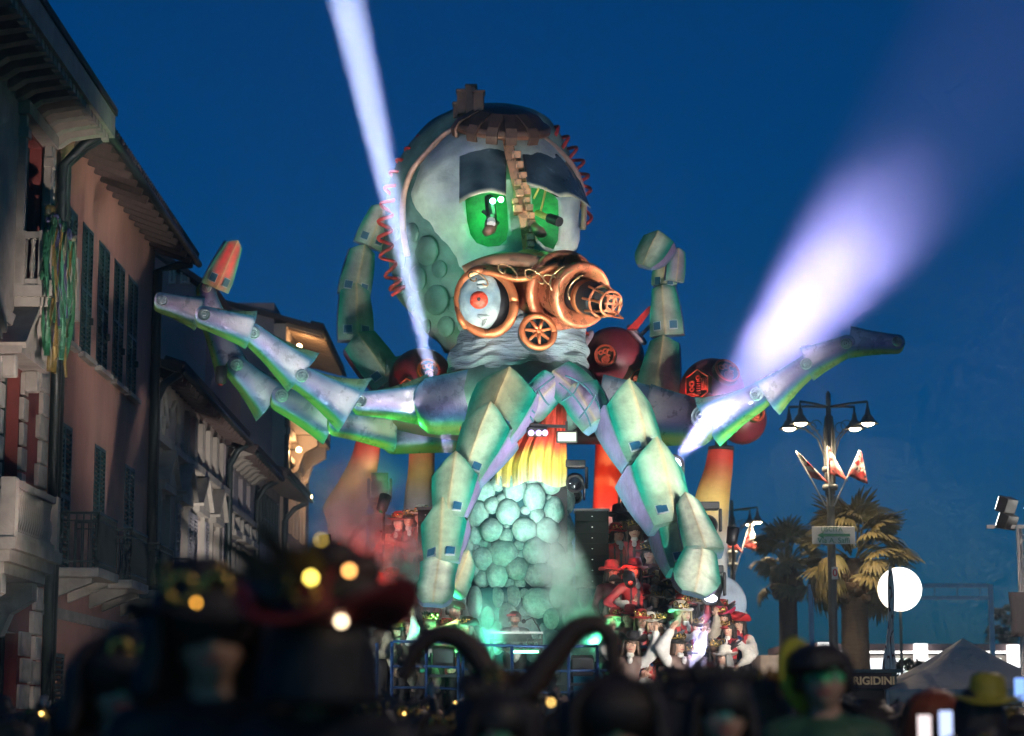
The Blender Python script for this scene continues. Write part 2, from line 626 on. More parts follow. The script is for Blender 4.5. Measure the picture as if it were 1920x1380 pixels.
# ---- paper streamers tied to the upper balcony
M_str = mat('tinsel_streamer', attr=True, rough=.4, var=.35, scale=12)
st = thing('streamer_garland', (W + .6, 33.4, 7.0), 'green and gold streamers hanging from the upper stone balcony', 'garland')
rnd = random.Random(4)
cols_s = [(.03, .15, .07), (.26, .19, .05), (.05, .22, .12), (.18, .13, .03), (.09, .09, .20), (.20, .22, .14)]
knots = [at(88, 392, 32.9), at(100, 415, 33.0), at(118, 430, 33.6), at(132, 450, 34.4)]
for i in range(30):
    t = rnd.random()
    k = t * (len(knots) - 1)
    a = knots[int(k)].lerp(knots[min(len(knots) - 1, int(k) + 1)], k - int(k))
    L = rnd.uniform(.7, 2.3)
    g = MB(); g.smooth = True
    g.col = rnd.choice(cols_s)
    rows = []
    ph = rnd.random() * 6
    wv = rnd.uniform(.02, .05)
    for j in range(12):
        s = j / 11
        p = a + Vector((.05 * math.sin(ph + s * 4) + .03, .10 * math.sin(ph * 2 + s * 3) + (rnd.random() - .5) * .04, -L * s))
        d = Vector((math.cos(ph + s * 5), math.sin(ph + s * 5), 0)) * wv
        rows.append([p - d, p + d])
    g.sheet(rows, .004, (.5, -.8, .1))
    g.build('streamer', M_str, st)
g = MB(); g.smooth = True
for i in range(26):
    k = rnd.random() * (len(knots) - 1)
    a = knots[int(k)].lerp(knots[min(len(knots) - 1, int(k) + 1)], k - int(k))
    g.col = rnd.choice(cols_s)
    g.ball(a + Vector((rnd.uniform(-.07, .07), rnd.uniform(-.07, .07), rnd.uniform(-.08, .08))), rnd.uniform(.04, .08), None, 6, 4)
g.build('bow', M_str, st)['kind'] = 'stuff'

# ---- salmon house
b2 = thing('salmon_house', (W, 41, 0), 'salmon plastered house with tall dark green shutters', 'house')
up = [(36.95, 37.9), (38.4, 39.4), (39.95, 41.05), (41.56, 42.7), (43.12, 44.25)]
lo = [(36.85, 38.0), (40.1, 41.2), (43.3, 44.4)]
wall(b2, W - .02, 35.65, 46.25, 0, 11.45, [(a, b, 7.92, 10.24) for a, b in up] + [(a, b, 4.08, 6.53) for a, b in lo] + [(36.7, 38.0, .13, 2.7), (41.6, 43.2, .13, 2.8)], M_salmon)
g = MB(); g.bbox(-15.5, W - .42, 35.7, 46.2, 0, 11.4); g.build('body', M_salmon, b2)
for a, b in up:
    shutter(b2, W - .06, a + .005, (a + b) / 2 - .005, 7.93, 10.235, M_shut); shutter(b2, W - .06, (a + b) / 2 + .005, b - .005, 7.93, 10.235, M_shut)
    g = MB(); g.bbox(W - .02, W + .10, a - .08, b + .08, 7.83, 7.915); g.build('sill', M_trim, b2)
    for s in (a + .15, b - .15):
        g = MB(); g.box((W + .02, s, 8.6), (.06, .05, .12)); g.build('shutter_catch', M_iron, b2)
for a, b in lo:
    shutter(b2, W - .06, a + .005, (a + b) / 2 - .005, 4.09, 6.525, M_shut); shutter(b2, W - .06, (a + b) / 2 + .005, b - .005, 4.09, 6.525, M_shut)
shutter(b2, W - .08, 36.71, 37.99, .14, 2.69, M_shut, 'door'); shutter(b2, W - .08, 41.61, 43.19, .14, 2.79, M_shut, 'door')
g = MB(); g.bbox(W - .02, W + .06, 35.66, 46.26, 3.25, 3.42); g.build('string_course', M_trim, b2)
def iron_balcony(root, ya, yb, zs, X1, top):
    g = MB(); g.bbox(W - .02, X1, ya, yb, zs - .16, zs); g.build('balcony_slab', M_trim, root, bevel=.02)
    g = MB()
    x0, x1 = W + .02, X1 - .05
    c = [(x0, ya + .05), (x1, ya + .05), (x1, yb - .05), (x0, yb - .05)]
    for p, q_ in zip(c[:-1], c[1:]):
        g.beam((*p, top), (*q_, top), .05, .04); g.beam((*p, zs + .1), (*q_, zs + .1), .03, .03); g.beam((*p, top - .12), (*q_, top - .12), .02, .02)
        L = math.hypot(q_[0] - p[0], q_[1] - p[1])
        k = max(2, int(L / .11))
        for i in range(k + 1):
            t = i / k
            x, y = lerp(p[0], q_[0], t), lerp(p[1], q_[1], t)
            g.bbox(x - .011, x + .011, y - .011, y + .011, zs, top)
    g.build('balcony_railing', M_iron, root)
    for y in (ya + .25, yb - .25):
        g = MB(); g.loft([[Vector((x, yy, z)) for x, z in ((W - .02, zs - .5), (W + .1, zs - .45), (X1 - .15, zs - .24), (X1 - .15, zs - .163), (W - .02, zs - .163))] for yy in (y - .08, y + .08)]); g.build('console', M_trim, root)
for a, b in lo:
    iron_balcony(b2, a - .3, b + .35, 4.06, W + .78, 4.95)
eave_roof(b2, W - .02, 35.9, 46.9, 11.47, .78, 5, 2.1)
pipe(b2, [(W + .72, 36.05, 11.15), (W + .4, 36.2, 11.0), (W + .08, 36.3, 10.7), (W + .08, 36.3, .2)], .09)
pipe(b2, [(W + .75, 46.3, 11.1), (W + .5, 46.2, 11.05), (W + .08, 46.05, 10.9), (W + .08, 46.05, .2)], .10)

# ---- stuccoed house with attic windows
b3 = thing('stucco_house', (W, 52, 0), 'beige stucco house with triangular window heads and low eave', 'house')
att = [(51.4, 52.2), (52.7, 53.5), (54.0, 54.8), (55.3, 56.1), (56.6, 57.4)]
ff = [(47.6, 48.7), (50.2, 51.4), (52.9, 54.2), (55.9, 57.0)]
wall(b3, W - .05, 46.3, 58.4, 0, 9.0, [(a, b, 7.7, 8.55) for a, b in att] + [(a, b, 4.1, 6.35) for a, b in ff] + [(48.0, 49.2, .13, 2.8), (52.5, 54.0, .13, 2.8)], M_beige)
g = MB(); g.bbox(-13, W - .45, 46.35, 58.35, 0, 8.95); g.build('body', M_beige, b3)
for a, b in att:
    window(b3, W - .05, a, b, 7.7, 8.55)
    for s in (a - .2, b + .05):
        g = MB(); g.bbox(W - .05, W + .06, s, s + .15, 7.6, 8.65); g.build('attic_pilaster', M_trim, b3)
g = MB(); g.bbox(W - .05, W + .14, 46.3, 58.42, 7.38, 7.55); g.build('string_course', M_trim, b3)
for a, b in ff:
    yc = (a + b) / 2
    window(b3, W - .05, a, b, 4.1, 6.35)
    g = MB(); g.bbox(W - .05, W + .05, a - .16, a - .005, 4.1, 6.45); g.bbox(W - .05, W + .05, b + .005, b + .16, 4.1, 6.45); g.bbox(W - .05, W + .14, a - .25, b + .25, 6.45, 6.6); g.build('window_surround', M_trim, b3)
    g = MB(); g.prism([Vector((W - .05, a - .25, 6.61)), Vector((W - .05, b + .25, 6.61)), Vector((W - .05, yc, 7.25))], (.2, 0, 0)); g.build('pediment', M_trim, b3)
    for s, e in ((-1, a), (1, b)):
        g = MB(); g.beam((W + .08, yc + s * ((b - a) / 2 + .3), 6.62), (W + .08, yc, 7.33), .34, .08); g.build('pediment_cornice', M_trim, b3)
shutter(b3, W + .03, 54.25, 54.9, 4.1, 6.35, M_shutg); shutter(b3, W + .03, 52.2, 52.85, 4.1, 6.35, M_shutg)
shutter(b3, W + .03, 49.55, 50.15, 4.1, 6.35, M_shutg); shutter(b3, W + .03, 51.45, 52.05, 4.1, 6.35, M_shutg)
shutter(b3, W - .1, 48.01, 49.19, .14, 2.79, M_shutg, 'door'); shutter(b3, W - .1, 52.51, 53.99, .14, 2.79, M_shut, 'door')
# floral stucco swirl near the corner
g = MB(); g.smooth = True
for cx, cz, r, a0, a1 in ((47.6, 8.2, .45, .3, 4.6), (48.5, 8.3, .35, 2, 6.5), (48.1, 7.75, .3, 1, 5), (49.6, 8.1, .5, -1.2, 3), (50.3, 7.9, .35, 1.5, 6), (47.3, 7.8, .2, 0, 6.2)):
    g.tube([(W - .02, cx + r * math.cos(t), cz + r * math.sin(t)) for t in [a0 + (a1 - a0) * i / 18 for i in range(19)]], [.045 + .03 * math.sin(i * PI / 18) for i in range(19)], 6)
g.tube([(W - .02, 47.0, 7.6), (W - .02, 47.2, 8.3), (W - .02, 47.9, 8.75)], .05, 6)
g.build('stucco_scroll', M_trim, b3)
iron_balcony(b3, 47.2, 51.9, 4.06, W + .72, 4.95)
eave_roof(b3, W - .05, 46.4, 58.7, 9.0, .62, 4.5, 1.8)
pipe(b3, [(W + .55, 58.4, 8.75), (W + .3, 58.45, 8.6), (W + .1, 58.45, 8.2), (W + .1, 58.45, .2)], .09)
pipe(b3, [(W + .5, 46.6, 8.8), (W + .2, 46.45, 8.55), (W + .06, 46.4, 8.2), (W + .06, 46.4, .2)], .09)

# ---- narrower lilac house
b4 = thing('lilac_house', (W, 62, 0), 'narrow pale lilac house with deep bracketed eave', 'house')
f4 = [(59.3, 60.3), (61.4, 62.4), (63.3, 64.2)]
wall(b4, W - .03, 58.5, 65.0, 0, 8.75, [(a, b, 4.0, 6.2) for a, b in f4] + [(a, b, 7.45, 8.25) for a, b in f4] + [(60, 61.4, .13, 2.8)], M_lil)
g = MB(); g.bbox(-12.5, W - .43, 58.55, 64.95, 0, 8.7); g.build('body', M_lil, b4)
for a, b in f4:
    window(b4, W - .03, a, b, 4.0, 6.2, M_shut); window(b4, W - .03, a, b, 7.45, 8.25)
    g = MB(); g.bbox(W - .03, W + .22, a - .2, b + .2, 6.42, 6.58); g.build('window_head', M_trim, b4)
    for s in (a - .1, b + .1):
        g = MB(); g.bbox(W - .03, W + .16, s - .07, s + .07, 6.58, 7.0); g.build('window_corbel', M_trim, b4)
    g = MB(); g.bbox(W - .03, W + .05, a - .12, a - .005, 4.0, 6.3); g.bbox(W - .03, W + .05, b + .005, b + .12, 4.0, 6.3); g.build('window_surround', M_trim, b4)
shutter(b4, W - .1, 60.01, 61.39, .14, 2.79, M_shut, 'door')
g = MB(); g.bbox(W - .03, W + .1, 58.5, 65.02, 7.1, 7.25); g.build('string_course', M_trim, b4)
eave_roof(b4, W - .03, 58.8, 65.3, 8.78, .75, 4.5, 1.7)
for i in range(7):
    o = obj('eave_bracket', brm, b4); o.location = (W - .025, 59.2 + i * .9, 8.72); o.scale = (.9, 1.6, 1.2)
pipe(b4, [(W + .65, 65.1, 8.5), (W + .3, 65.1, 8.3), (W + .08, 65.1, 7.9), (W + .08, 65.1, .2)], .09)
# ---- shaded low house with hanging blinds
b5 = thing('shuttered_house', (W, 69, 0), 'dim low house with dark loggia under projecting eave', 'house')
f5 = [(66.3, 67.2), (68.2, 69.1), (70.2, 71.1)]
wall(b5, W - .06, 65.2, 72.8, 0, 8.9, [(a, b, 3.9, 6.0) for a, b in f5] + [(65.7, 72.3, 6.9, 8.5)], M_lil)
g = MB(); g.bbox(-12.5, W - .46, 65.3, 72.7, 0, 8.8); g.build('body', M_mauve, b5)
for a, b in f5:
    window(b5, W - .06, a, b, 3.9, 6.0, M_shut)
for i in range(8):
    shutter(b5, W - .1, 65.75 + i * .82, 65.75 + i * .82 + .72, 6.95, 8.45, M_shut, 'blind')
eave_roof(b5, W - .06, 65.5, 73.0, 8.95, .95, 4.5, 1.8)
pipe(b5, [(W + .8, 72.9, 8.6), (W + .4, 72.9, 8.4), (W + .08, 72.9, 8.0), (W + .08, 72.9, .2)], .09)

# ---- tall villa beyond, balcony lit by a wall lamp
b6 = thing('tall_villa', (W, 78, 0), 'tall far villa with lamp-lit stone balcony and plain side wall', 'house')
YV0, YV1 = 73.2, 82.5
f6 = [(74.3, 75.4), (76.6, 77.8), (79.2, 80.3)]
wall(b6, W, YV0, YV1, 0, 14.6, [(a, b, 4.2, 6.6) for a, b in f6] + [(a, b, 7.8, 10.0) for a, b in f6] + [(a, b, 11.6, 13.6) for a, b in f6], M_villa)
g = MB(); g.bbox(-15.5, W - .4, YV0, YV1, 0, 15.3); g.build('side_wall', M_mauve, b6)
for a, b in f6:
    for z0, z1 in ((4.2, 6.6), (7.8, 10.0), (11.6, 13.6)):
        window(b6, W, a, b, z0, z1)
        g = MB(); g.bbox(W, W + .08, a - .18, a - .01, z0, z1 + .1); g.bbox(W, W + .08, b + .01, b + .18, z0, z1 + .1); g.bbox(W, W + .16, a - .25, b + .25, z1 + .1, z1 + .28); g.build('window_surround', M_villa, b6)
for z in (7.1, 10.9):
    g = MB(); g.bbox(W, W + .2, YV0, YV1, z, z + .22); g.build('string_course', M_villa, b6)
g = MB(); g.bbox(W, W + .95, 75.6, 80.2, 11.2, 11.4); g.build('balcony_slab', M_villa, b6)
for y in (76.2, 79.6):
    g = MB(); g.loft([[Vector((x, yy, z)) for x, z in ((W, 9.9), (W + .2, 10.0), (W + .4, 10.6), (W + .85, 10.85), (W + .85, 11.19), (W, 11.19))] for yy in (y - .25, y + .25)]); g.build('console', M_villa, b6)
balustrade(b6, [(W + .1, 75.7), (W + .85, 75.7), (W + .85, 80.1), (W + .1, 80.1)], 11.4, 12.25, M_villa, .2)
# arched belvedere under the eave
eave_roof(b6, W, YV0 - .2, YV1 + .3, 14.65, 1.2, 3.5, 1.3, True, M_roof, mat('ochre_timber', (.36, .24, .15), rough=.7))
pipe(b6, [(W + .08, YV0 + .08, 14.0), (W + .08, YV0 + .08, .2)], .09)
# wall lamps on the villa
for (x, y, z, e) in ((W + .35, 74.6, 10.55, 160), (W + .35, 79.0, 9.4, 60), (W + .35, 74.2, 14.0, 60)):
    wl = thing('wall_lamp', (x, y, z), {160: 'lit wall lamp under the far villa balcony', 60: 'lit wall lamp on the far villa facade'}[e] if z != 14.0 else 'small lamp lighting the far villa eave', 'lamp')
    g = MB(); g.smooth = True; g.ball((x, y, z), .09, None, 10, 8); g.build('globe', glow('warm_globe', (1, .62, .28), 25), wl)
    g = MB(); g.tube([(x, y, z), (W, y, z)], .025, 6); g.build('bracket', M_iron, wl)
    lamp('wall_lamp_light', 'POINT', (x + .12, y, z), e, (1, .62, .3), wl, radius=.1)

# ---- gabled attic house set back behind the roofs
b7 = thing('attic_house', (-10, 60, 0), 'dim gabled house with attic windows set back above the low roofs', 'house')
ap = [at(276, 468, 60), at(300, 466, 60), at(392, 560, 60)]
g = MB()
xl, xr = at(276, 468, 60).x, at(388, 545, 60).x
zt = at(300, 470, 60).z; ze = at(388, 552, 60).z
poly = [Vector((xl - 2, 60, 0)), Vector((xr, 60, 0)), Vector((xr, 60, ze)), Vector((xl, 60, zt)), Vector((xl - 2, 60, zt - .3))]
g.prism(poly, (0, 8, 0)); g.build('wall', M_mauve, b7)
g = MB(); g.prism([Vector((xl - .1, 59.6, zt + .1)), Vector((xr + .35, 59.6, ze - .1)), Vector((xr + .35, 59.6, ze + .08)), Vector((xl - .1, 59.6, zt + .28))], (0, 8.6, 0)); g.build('roof', M_roof, b7)
for x0, x1 in ((316, 330), (338, 356)):
    p, q_ = at(x0, 532, 59.95), at(x1, 488 if x0 < 330 else 506, 59.95)
    g = MB(); g.bbox(p.x, q_.x, 59.93, 60.0, p.z, q_.z); wv_ = g.build('window', M_cream, b7)
    g = MB(); g.bbox(p.x + .06, q_.x - .06, 59.918, 59.94, p.z + .06, q_.z - .06); g.build('pane', M_glass, wv_)
# ================================================================== the octopus and its float
from mathutils import noise as mnoise
def lerp(a, b, t):
    return a + (b - a) * t
def smoothstep(a, b, x):
    t = min(1, max(0, (x - a) / (b - a)))
    return t * t * (3 - 2 * t)
def mixc(a, b, t):
    return tuple(a[i] + (b[i] - a[i]) * t for i in range(3))
def wob(p, s, k):
    return mnoise.noise(Vector(p) * s) * k

M_plate = mat('painted_plate', attr=True, rough=.42, var=.42, scale=3.5, bump=.55, bscale=9, bdist=.04)
M_arm = mat('pearl_painted_arm', attr=True, rough=.3, metal=.25, var=.12, scale=4.5, bump=.5, bscale=5, bdist=.05, coat=.35)
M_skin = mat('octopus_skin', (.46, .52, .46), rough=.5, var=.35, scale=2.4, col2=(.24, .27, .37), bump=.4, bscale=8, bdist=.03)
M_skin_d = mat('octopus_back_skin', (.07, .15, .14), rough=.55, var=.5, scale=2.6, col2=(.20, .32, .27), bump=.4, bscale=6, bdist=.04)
M_cloth = mat('grey_green_cloth', attr=True, rough=.5, var=.4, scale=2.0, bump=1.0, bscale=2.2, bdist=.12, streak=(1, 1, 5))
M_copper = mat('copper_paint', (.72, .22, .085), rough=.33, metal=.65, var=.3, scale=5, bump=.15, bscale=20)
M_copper_d = mat('dark_copper_paint', (.17, .09, .065), rough=.45, metal=.4, var=.4, scale=5, bump=.2, bscale=20)
M_black = mat('black_painted_metal', (.018, .018, .02), rough=.45, var=.3)
M_grey = mat('grey_plastic', (.32, .33, .34), rough=.45, var=.15)
M_red_hose = mat('red_hose', (.5, .04, .035), rough=.35, var=.2)
M_lid = mat('eyelid_paint', attr=True, rough=.18, var=.3, bump=.2, bscale=6, coat=.5)
M_white_eye = mat('eyeball_paint', (.36, .42, .39), rough=.4, var=.4, scale=6, col2=(.16, .25, .30), bump=.35, bscale=7, bdist=.04)
M_red_eye = mat('red_iris', (.75, .08, .04), rough=.25, var=.3, scale=18)
M_yellow = mat('yellow_paint', (.65, .5, .12), rough=.4)

C_GREEN, C_EDGE, C_LILAC = (.29, .42, .29), (.0, .19, .13), (.23, .18, .35)
C_ORANGE, C_SLOT = (.50, .36, .18), (.015, .10, .18)

octo = thing('octopus_figure', (0, 37.2, 5.0), 'giant armoured papier-mâché octopus with copper goggle towering over the carnival float', 'carnival figure')

JS = (-1, -.9, -.82, -.45, -.13, 0, .13, .45, .82, .9, 1)
def plate_seg(parent, p0, p1, w0, w1, peak=14, nx=0.0, nz=.1, t=.62, slots=True, mid=.08, name='segment', green=C_GREEN, blunt=0.0, turn=0.0):
    """one armoured leg piece: a ridged plate with a pointed top, lilac sides and two blue slots"""
    P0, P1 = at(*p0), at(*p1)
    k0, k1 = p0[2] / FPX, p1[2] / FPX
    a = (P1 - P0).normalized()
    n = Vector((nx, -1, nz))
    n = (n - a * n.dot(a)).normalized()
    u = n.cross(a)
    if u.x < 0:
        u = -u
    g = MB()
    g.smooth = True
    ss = (0, .04, .1, .25, .45, .65, .8, .9, .96, 1)
    secs, cols = [], []
    seed = random.random() * 50
    for s in ss:
        hw = lerp(w0 * k0, w1 * k1, s) / 2 * (1 + mid * math.sin(PI * s))
        if blunt and s > .6:
            hw *= 1 - blunt * ((s - .6) / .4) ** 2
        th = hw * t * (1.22 - .5 * s)
        P = P0.lerp(P1, s)
        sec, cc = [], []
        for j in JS:
            v = th * (.42 + .58 * (1 - abs(j) ** 1.1))
            off = -peak * k0 * (1 - abs(j) ** 1.2) * (1 - s) ** 3 + .25 * peak * k0 * abs(j) ** 2 * (1 - s) ** 3
            p = P + u * (j * hw) + n * v + a * off
            p += n * wob(p * 1.0 + Vector((seed, 0, 0)), 2.6, .025) + u * wob(p, 3.1, .012)
            sec.append(p)
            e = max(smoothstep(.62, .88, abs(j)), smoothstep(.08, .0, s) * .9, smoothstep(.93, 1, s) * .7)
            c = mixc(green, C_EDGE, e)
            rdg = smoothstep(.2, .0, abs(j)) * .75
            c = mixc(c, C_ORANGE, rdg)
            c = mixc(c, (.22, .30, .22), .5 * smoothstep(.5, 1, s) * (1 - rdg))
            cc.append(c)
        for (ju, nv, c) in ((1.0, .22, C_LILAC), (.97, -.4, C_LILAC), (.9, -1.0, (.06, .16, .22)), (-.9, -1.0, (.06, .16, .22)), (-.97, -.4, C_LILAC), (-1.0, .22, C_LILAC)):
            sec.append(P + u * (ju * hw) + n * (nv * th))
            cc.append(mixc(c, (.10, .24, .34), smoothstep(.85, 1, s) * .7))
        secs.append(sec)
        cols.append(cc)
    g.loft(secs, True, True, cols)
    if slots:
        Ms = Matrix((u, n, a)).transposed()
        for j in (-.5, .5):
            s = .8
            hw = lerp(w0 * k0, w1 * k1, s) / 2
            th = hw * t * (1.22 - .5 * s)
            P = P0.lerp(P1, s) + u * (j * hw) + n * (th * (.42 + .58 * (1 - .5 ** 1.1)) + .004)
            tilt = Matrix.Rotation(-j * .7, 3, a) @ Ms
            g.smooth = False
            g.col = (.30, .36, .36)
            g.box(P + a * .002, (.52 * hw, .035, .16), tilt)
            g.col = C_SLOT
            g.box(P + n * .004, (.46 * hw, .04, .13), tilt)
    return g.build(name, M_plate, parent, sharp=24)

def arm_seg(parent, p0, p1, w0, w1, nx=0.0, nz=.0, t=.8, flange=1.5, bolt=True, up=1, name='segment', bright=1.0):
    """one hinged arm piece: rounded at the bolt (p0), flaring towards p1, green flange above and below"""
    P0, P1 = at(*p0), at(*p1)
    k0, k1 = p0[2] / FPX, p1[2] / FPX
    a = (P1 - P0).normalized()
    n = Vector((nx, -1, nz))
    n = (n - a * n.dot(a)).normalized()
    u = n.cross(a)
    if u.z * up < 0 or (abs(u.z) < .2 and u.x < 0):
        u = -u
    L = (P1 - P0).length
    g = MB()
    g.smooth = True
    r0 = w0 * k0 / 2
    rows = [(-r0 * math.cos(b), math.sin(b)) for b in (.12, .45, .8, 1.2)] + [(L * s, 1.0) for s in (0.0, .12, .3, .5, .7, .85, .95, 1.0)]
    secs, cols = [], []
    for d, kk in rows:
        s = max(0, d / L)
        hw = lerp(r0, w1 * 1.12 * k1 / 2, s * s * .6 + s * .4) * kk
        th = lerp(r0, w1 * k1 / 2, s) * t * max(.35, kk)
        fl = lerp(1.02, flange, s ** 1.5)
        P = P0 + a * d
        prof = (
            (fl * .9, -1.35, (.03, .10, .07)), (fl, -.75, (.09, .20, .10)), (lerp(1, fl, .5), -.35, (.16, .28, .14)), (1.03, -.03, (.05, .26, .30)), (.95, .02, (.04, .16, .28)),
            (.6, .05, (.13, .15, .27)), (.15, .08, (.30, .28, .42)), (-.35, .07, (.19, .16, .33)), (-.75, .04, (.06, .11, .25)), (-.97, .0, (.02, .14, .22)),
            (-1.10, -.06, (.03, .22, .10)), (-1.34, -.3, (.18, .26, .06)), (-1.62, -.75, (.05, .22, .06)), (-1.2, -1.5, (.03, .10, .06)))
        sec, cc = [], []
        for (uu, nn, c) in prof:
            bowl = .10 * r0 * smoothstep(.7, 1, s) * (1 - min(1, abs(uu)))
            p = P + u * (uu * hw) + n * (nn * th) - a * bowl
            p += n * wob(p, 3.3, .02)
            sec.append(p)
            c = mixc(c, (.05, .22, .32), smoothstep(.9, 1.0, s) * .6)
            c = mixc(c, (.66, .64, .70), (.75 * smoothstep(.3, .85, s) * (1 - smoothstep(.93, 1, s))) if -.7 < uu < .9 else 0)  # silver highlight near the wide end painted into the plate
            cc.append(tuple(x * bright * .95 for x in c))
        secs.append(sec)
        cols.append(cc)
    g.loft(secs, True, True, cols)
    if bolt:
        M = Matrix.Translation(P0 + n * (r0 * t * .2)) @ Matrix((u, -a, n)).transposed().to_4x4()
        b = r0 * .66
        g.col = (.30, .40, .44)
        g.lathe([(b, -.02), (b, .05), (b * .86, .065), (b * .80, .02), (b * .62, .02), (b * .55, .06), (b * .38, .075), (b * .3, .03), (b * .16, .03), (b * .12, .08), (0, .085)], M, 18)
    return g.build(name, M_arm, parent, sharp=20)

def part_root(name, parent=octo):
    "an inner piece that carries the rest of a limb"
    return name

# ---- pieces whose outline is a stack of rings
class Rings:
    def __init__(s, rows, Y, k=.8, n=48, sub=6):
        s.rows, s.Y, s.k, s.n = rows, Y, k, n
        s.sub = sub
    def row(s, py):
        r = s.rows
        if py <= r[0][0]:
            return r[0][1:3]
        for i in range(len(r) - 1):
            if r[i][0] <= py <= r[i + 1][0]:
                t = (py - r[i][0]) / (r[i + 1][0] - r[i][0])
                p0 = r[max(0, i - 1)]; p1 = r[i]; p2 = r[i + 1]; p3 = r[min(len(r) - 1, i + 2)]
                out = []
                for q in (1, 2):
                    m1 = (p2[q] - p0[q]) / max(1, p2[0] - p0[0]) * (p2[0] - p1[0])
                    m2 = (p3[q] - p1[q]) / max(1, p3[0] - p1[0]) * (p2[0] - p1[0])
                    out.append((2 * t**3 - 3 * t**2 + 1) * p1[q] + (t**3 - 2 * t**2 + t) * m1 + (-2 * t**3 + 3 * t**2) * p2[q] + (t**3 - t**2) * m2)
                return out
        return r[-1][1:3]
    def surf(s, px, py, off=0.0):
        xl, xr = s.row(py)
        hw = (xr - xl) / 2
        uu = max(-.985, min(.985, (px - (xl + xr) / 2) / hw))
        d = hw * s.Y / FPX * s.k * math.sqrt(1 - uu * uu)
        return at(px, py, s.Y - d - off)
    def mesh(s, g, disp=None, colf=None):
        secs, cols = [], []
        y0, y1 = s.rows[0][0], s.rows[-1][0]
        N = max(8, int((y1 - y0) / s.sub))
        for i in range(N + 1):
            py = lerp(y0, y1, i / N)
            xl, xr = s.row(py)
            c = at((xl + xr) / 2, py, s.Y)
            hw = (xr - xl) / 2 * s.Y / FPX
            sec, cc = [], []
            for j in range(s.n):
                ph = 2 * PI * j / s.n
                d = disp(py, ph) if disp else 0
                sec.append(c + Vector(((hw + d) * math.cos(ph), -(hw + d) * s.k * math.sin(ph), 0)))
                cc.append(colf(py, ph) if colf else (1, 1, 1))
            secs.append(sec)
            cols.append(cc)
        g.smooth = True
        g.loft(secs, True, True, cols)
        return g

# ---- skull behind, bulging sac on the left
skull = Rings([(204, 868, 985), (212, 840, 1010), (228, 808, 1035), (255, 778, 1056), (290, 750, 1074), (330, 730, 1086), (380, 720, 1090), (440, 718, 1086), (500, 728, 1078), (560, 752, 1068), (610, 790, 1060), (660, 840, 1050)], 39.0, .75, 48, 8)
def skull_d(py, ph):
    c = Vector((math.cos(ph) * 3, py * .02, math.sin(ph) * 3))
    b = 0
    if py > 400 and math.cos(ph) < .2:
        b = .16 * max(0, mnoise.noise(c * 1.6)) * smoothstep(400, 470, py)
    return b + .03 * mnoise.noise(c * 2)
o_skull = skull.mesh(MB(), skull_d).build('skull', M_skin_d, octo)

# blistered bulges on the sac at the left
for bx, by, br_ in ((800, 470, 30), (783, 522, 27), (818, 562, 31), (752, 486, 19), (772, 438, 22), (836, 612, 22), (800, 608, 18), (848, 570, 15), (752, 536, 16), (824, 505, 18), (742, 440, 15), (770, 570, 17)):
    g = MB(); g.smooth = True
    c = skull.surf(bx, by, -.02)
    r_ = br_ * .0092
    n_ = (c - at(905, by, 39.0)).normalized()
    g.ball((0, 0, 0), (r_, r_ * .95, r_ * .34), (n_.to_track_quat('Z', 'Y').to_matrix()), 18, 12)
    g.v = [tuple(Vector(v) + c) for v in g.v]
    g.build('bulge', M_skin_d, octo)
# ---- mask-like face shell with two open eye windows
shell = Rings([(232, 880, 985), (240, 862, 1003), (256, 836, 1022), (285, 804, 1050), (318, 780, 1076), (352, 770, 1089), (390, 773, 1093), (415, 785, 1092), (440, 802, 1089), (471, 823, 1082), (500, 838, 1074), (528, 856, 1058), (548, 880, 1030)], 38.2, .62, 64, 5)
def shell_d(py, ph):
    c = Vector((math.cos(ph) * 2.2, py * .014, math.sin(ph) * 2.2))
    return .05 * mnoise.noise(c * 1.7) + .02 * mnoise.noise(c * 5)
sh = shell.mesh(MB(), shell_d)
o_shell = sh.build('face_shell', M_skin, octo)
def cut(target, polys, depth0, depth1):
    cutters = []
    for poly in polys:
        g = MB()
        front = [at(x, y, depth0) for x, y in poly]
        back = [at(x, y, depth1) for x, y in poly]
        g.loft([front, back])
        c = g.build('cutter', M_skin)
        cutters.append(c)
        md = target.modifiers.new('cut', 'BOOLEAN')
        md.operation = 'DIFFERENCE'
        md.solver = 'EXACT'
        md.object = c
    dg = bpy.context.evaluated_depsgraph_get()
    me = bpy.data.meshes.new_from_object(target.evaluated_get(dg))
    target.modifiers.clear()
    target.data = me
    for c in cutters:
        bpy.data.objects.remove(c)
EYE_L = [(871, 366), (905, 352), (946, 358), (951, 385), (953, 430), (949, 450), (936, 461), (915, 463), (893, 455), (882, 440), (876, 415)]
EYE_R = [(996, 352), (1030, 356), (1046, 375), (1048, 420), (1046, 450), (1038, 466), (1022, 462), (1008, 448), (1001, 425)]
cut(o_shell, [EYE_L, EYE_R], 35.0, 37.75)

# rims of cream board round the windows, lit projectors inside
def loop(surf, pts, off, r, name, m, parent, n=6, closed=True, step=1):
    P = [surf.surf(x, y, off) for x, y in pts]
    if closed:
        P.append(P[0])
    g = MB()
    g.smooth = True
    g.tube(P, r, n)
    return g.build(name, m, parent)
M_eye_in = mat('green_eye_lining', (.02, .22, .06), rough=.5, var=.5, scale=9)
for poly, nm, px in ((EYE_L, 'eye_lining', 912), (EYE_R, 'eye_lining', 1024)):
    g = MB()
    g.prism([at(960 + (x - 960) * 1.0, y, 37.6) for x, y in poly], (0, .06, 0))
    g.build(nm, M_eye_in, octo)

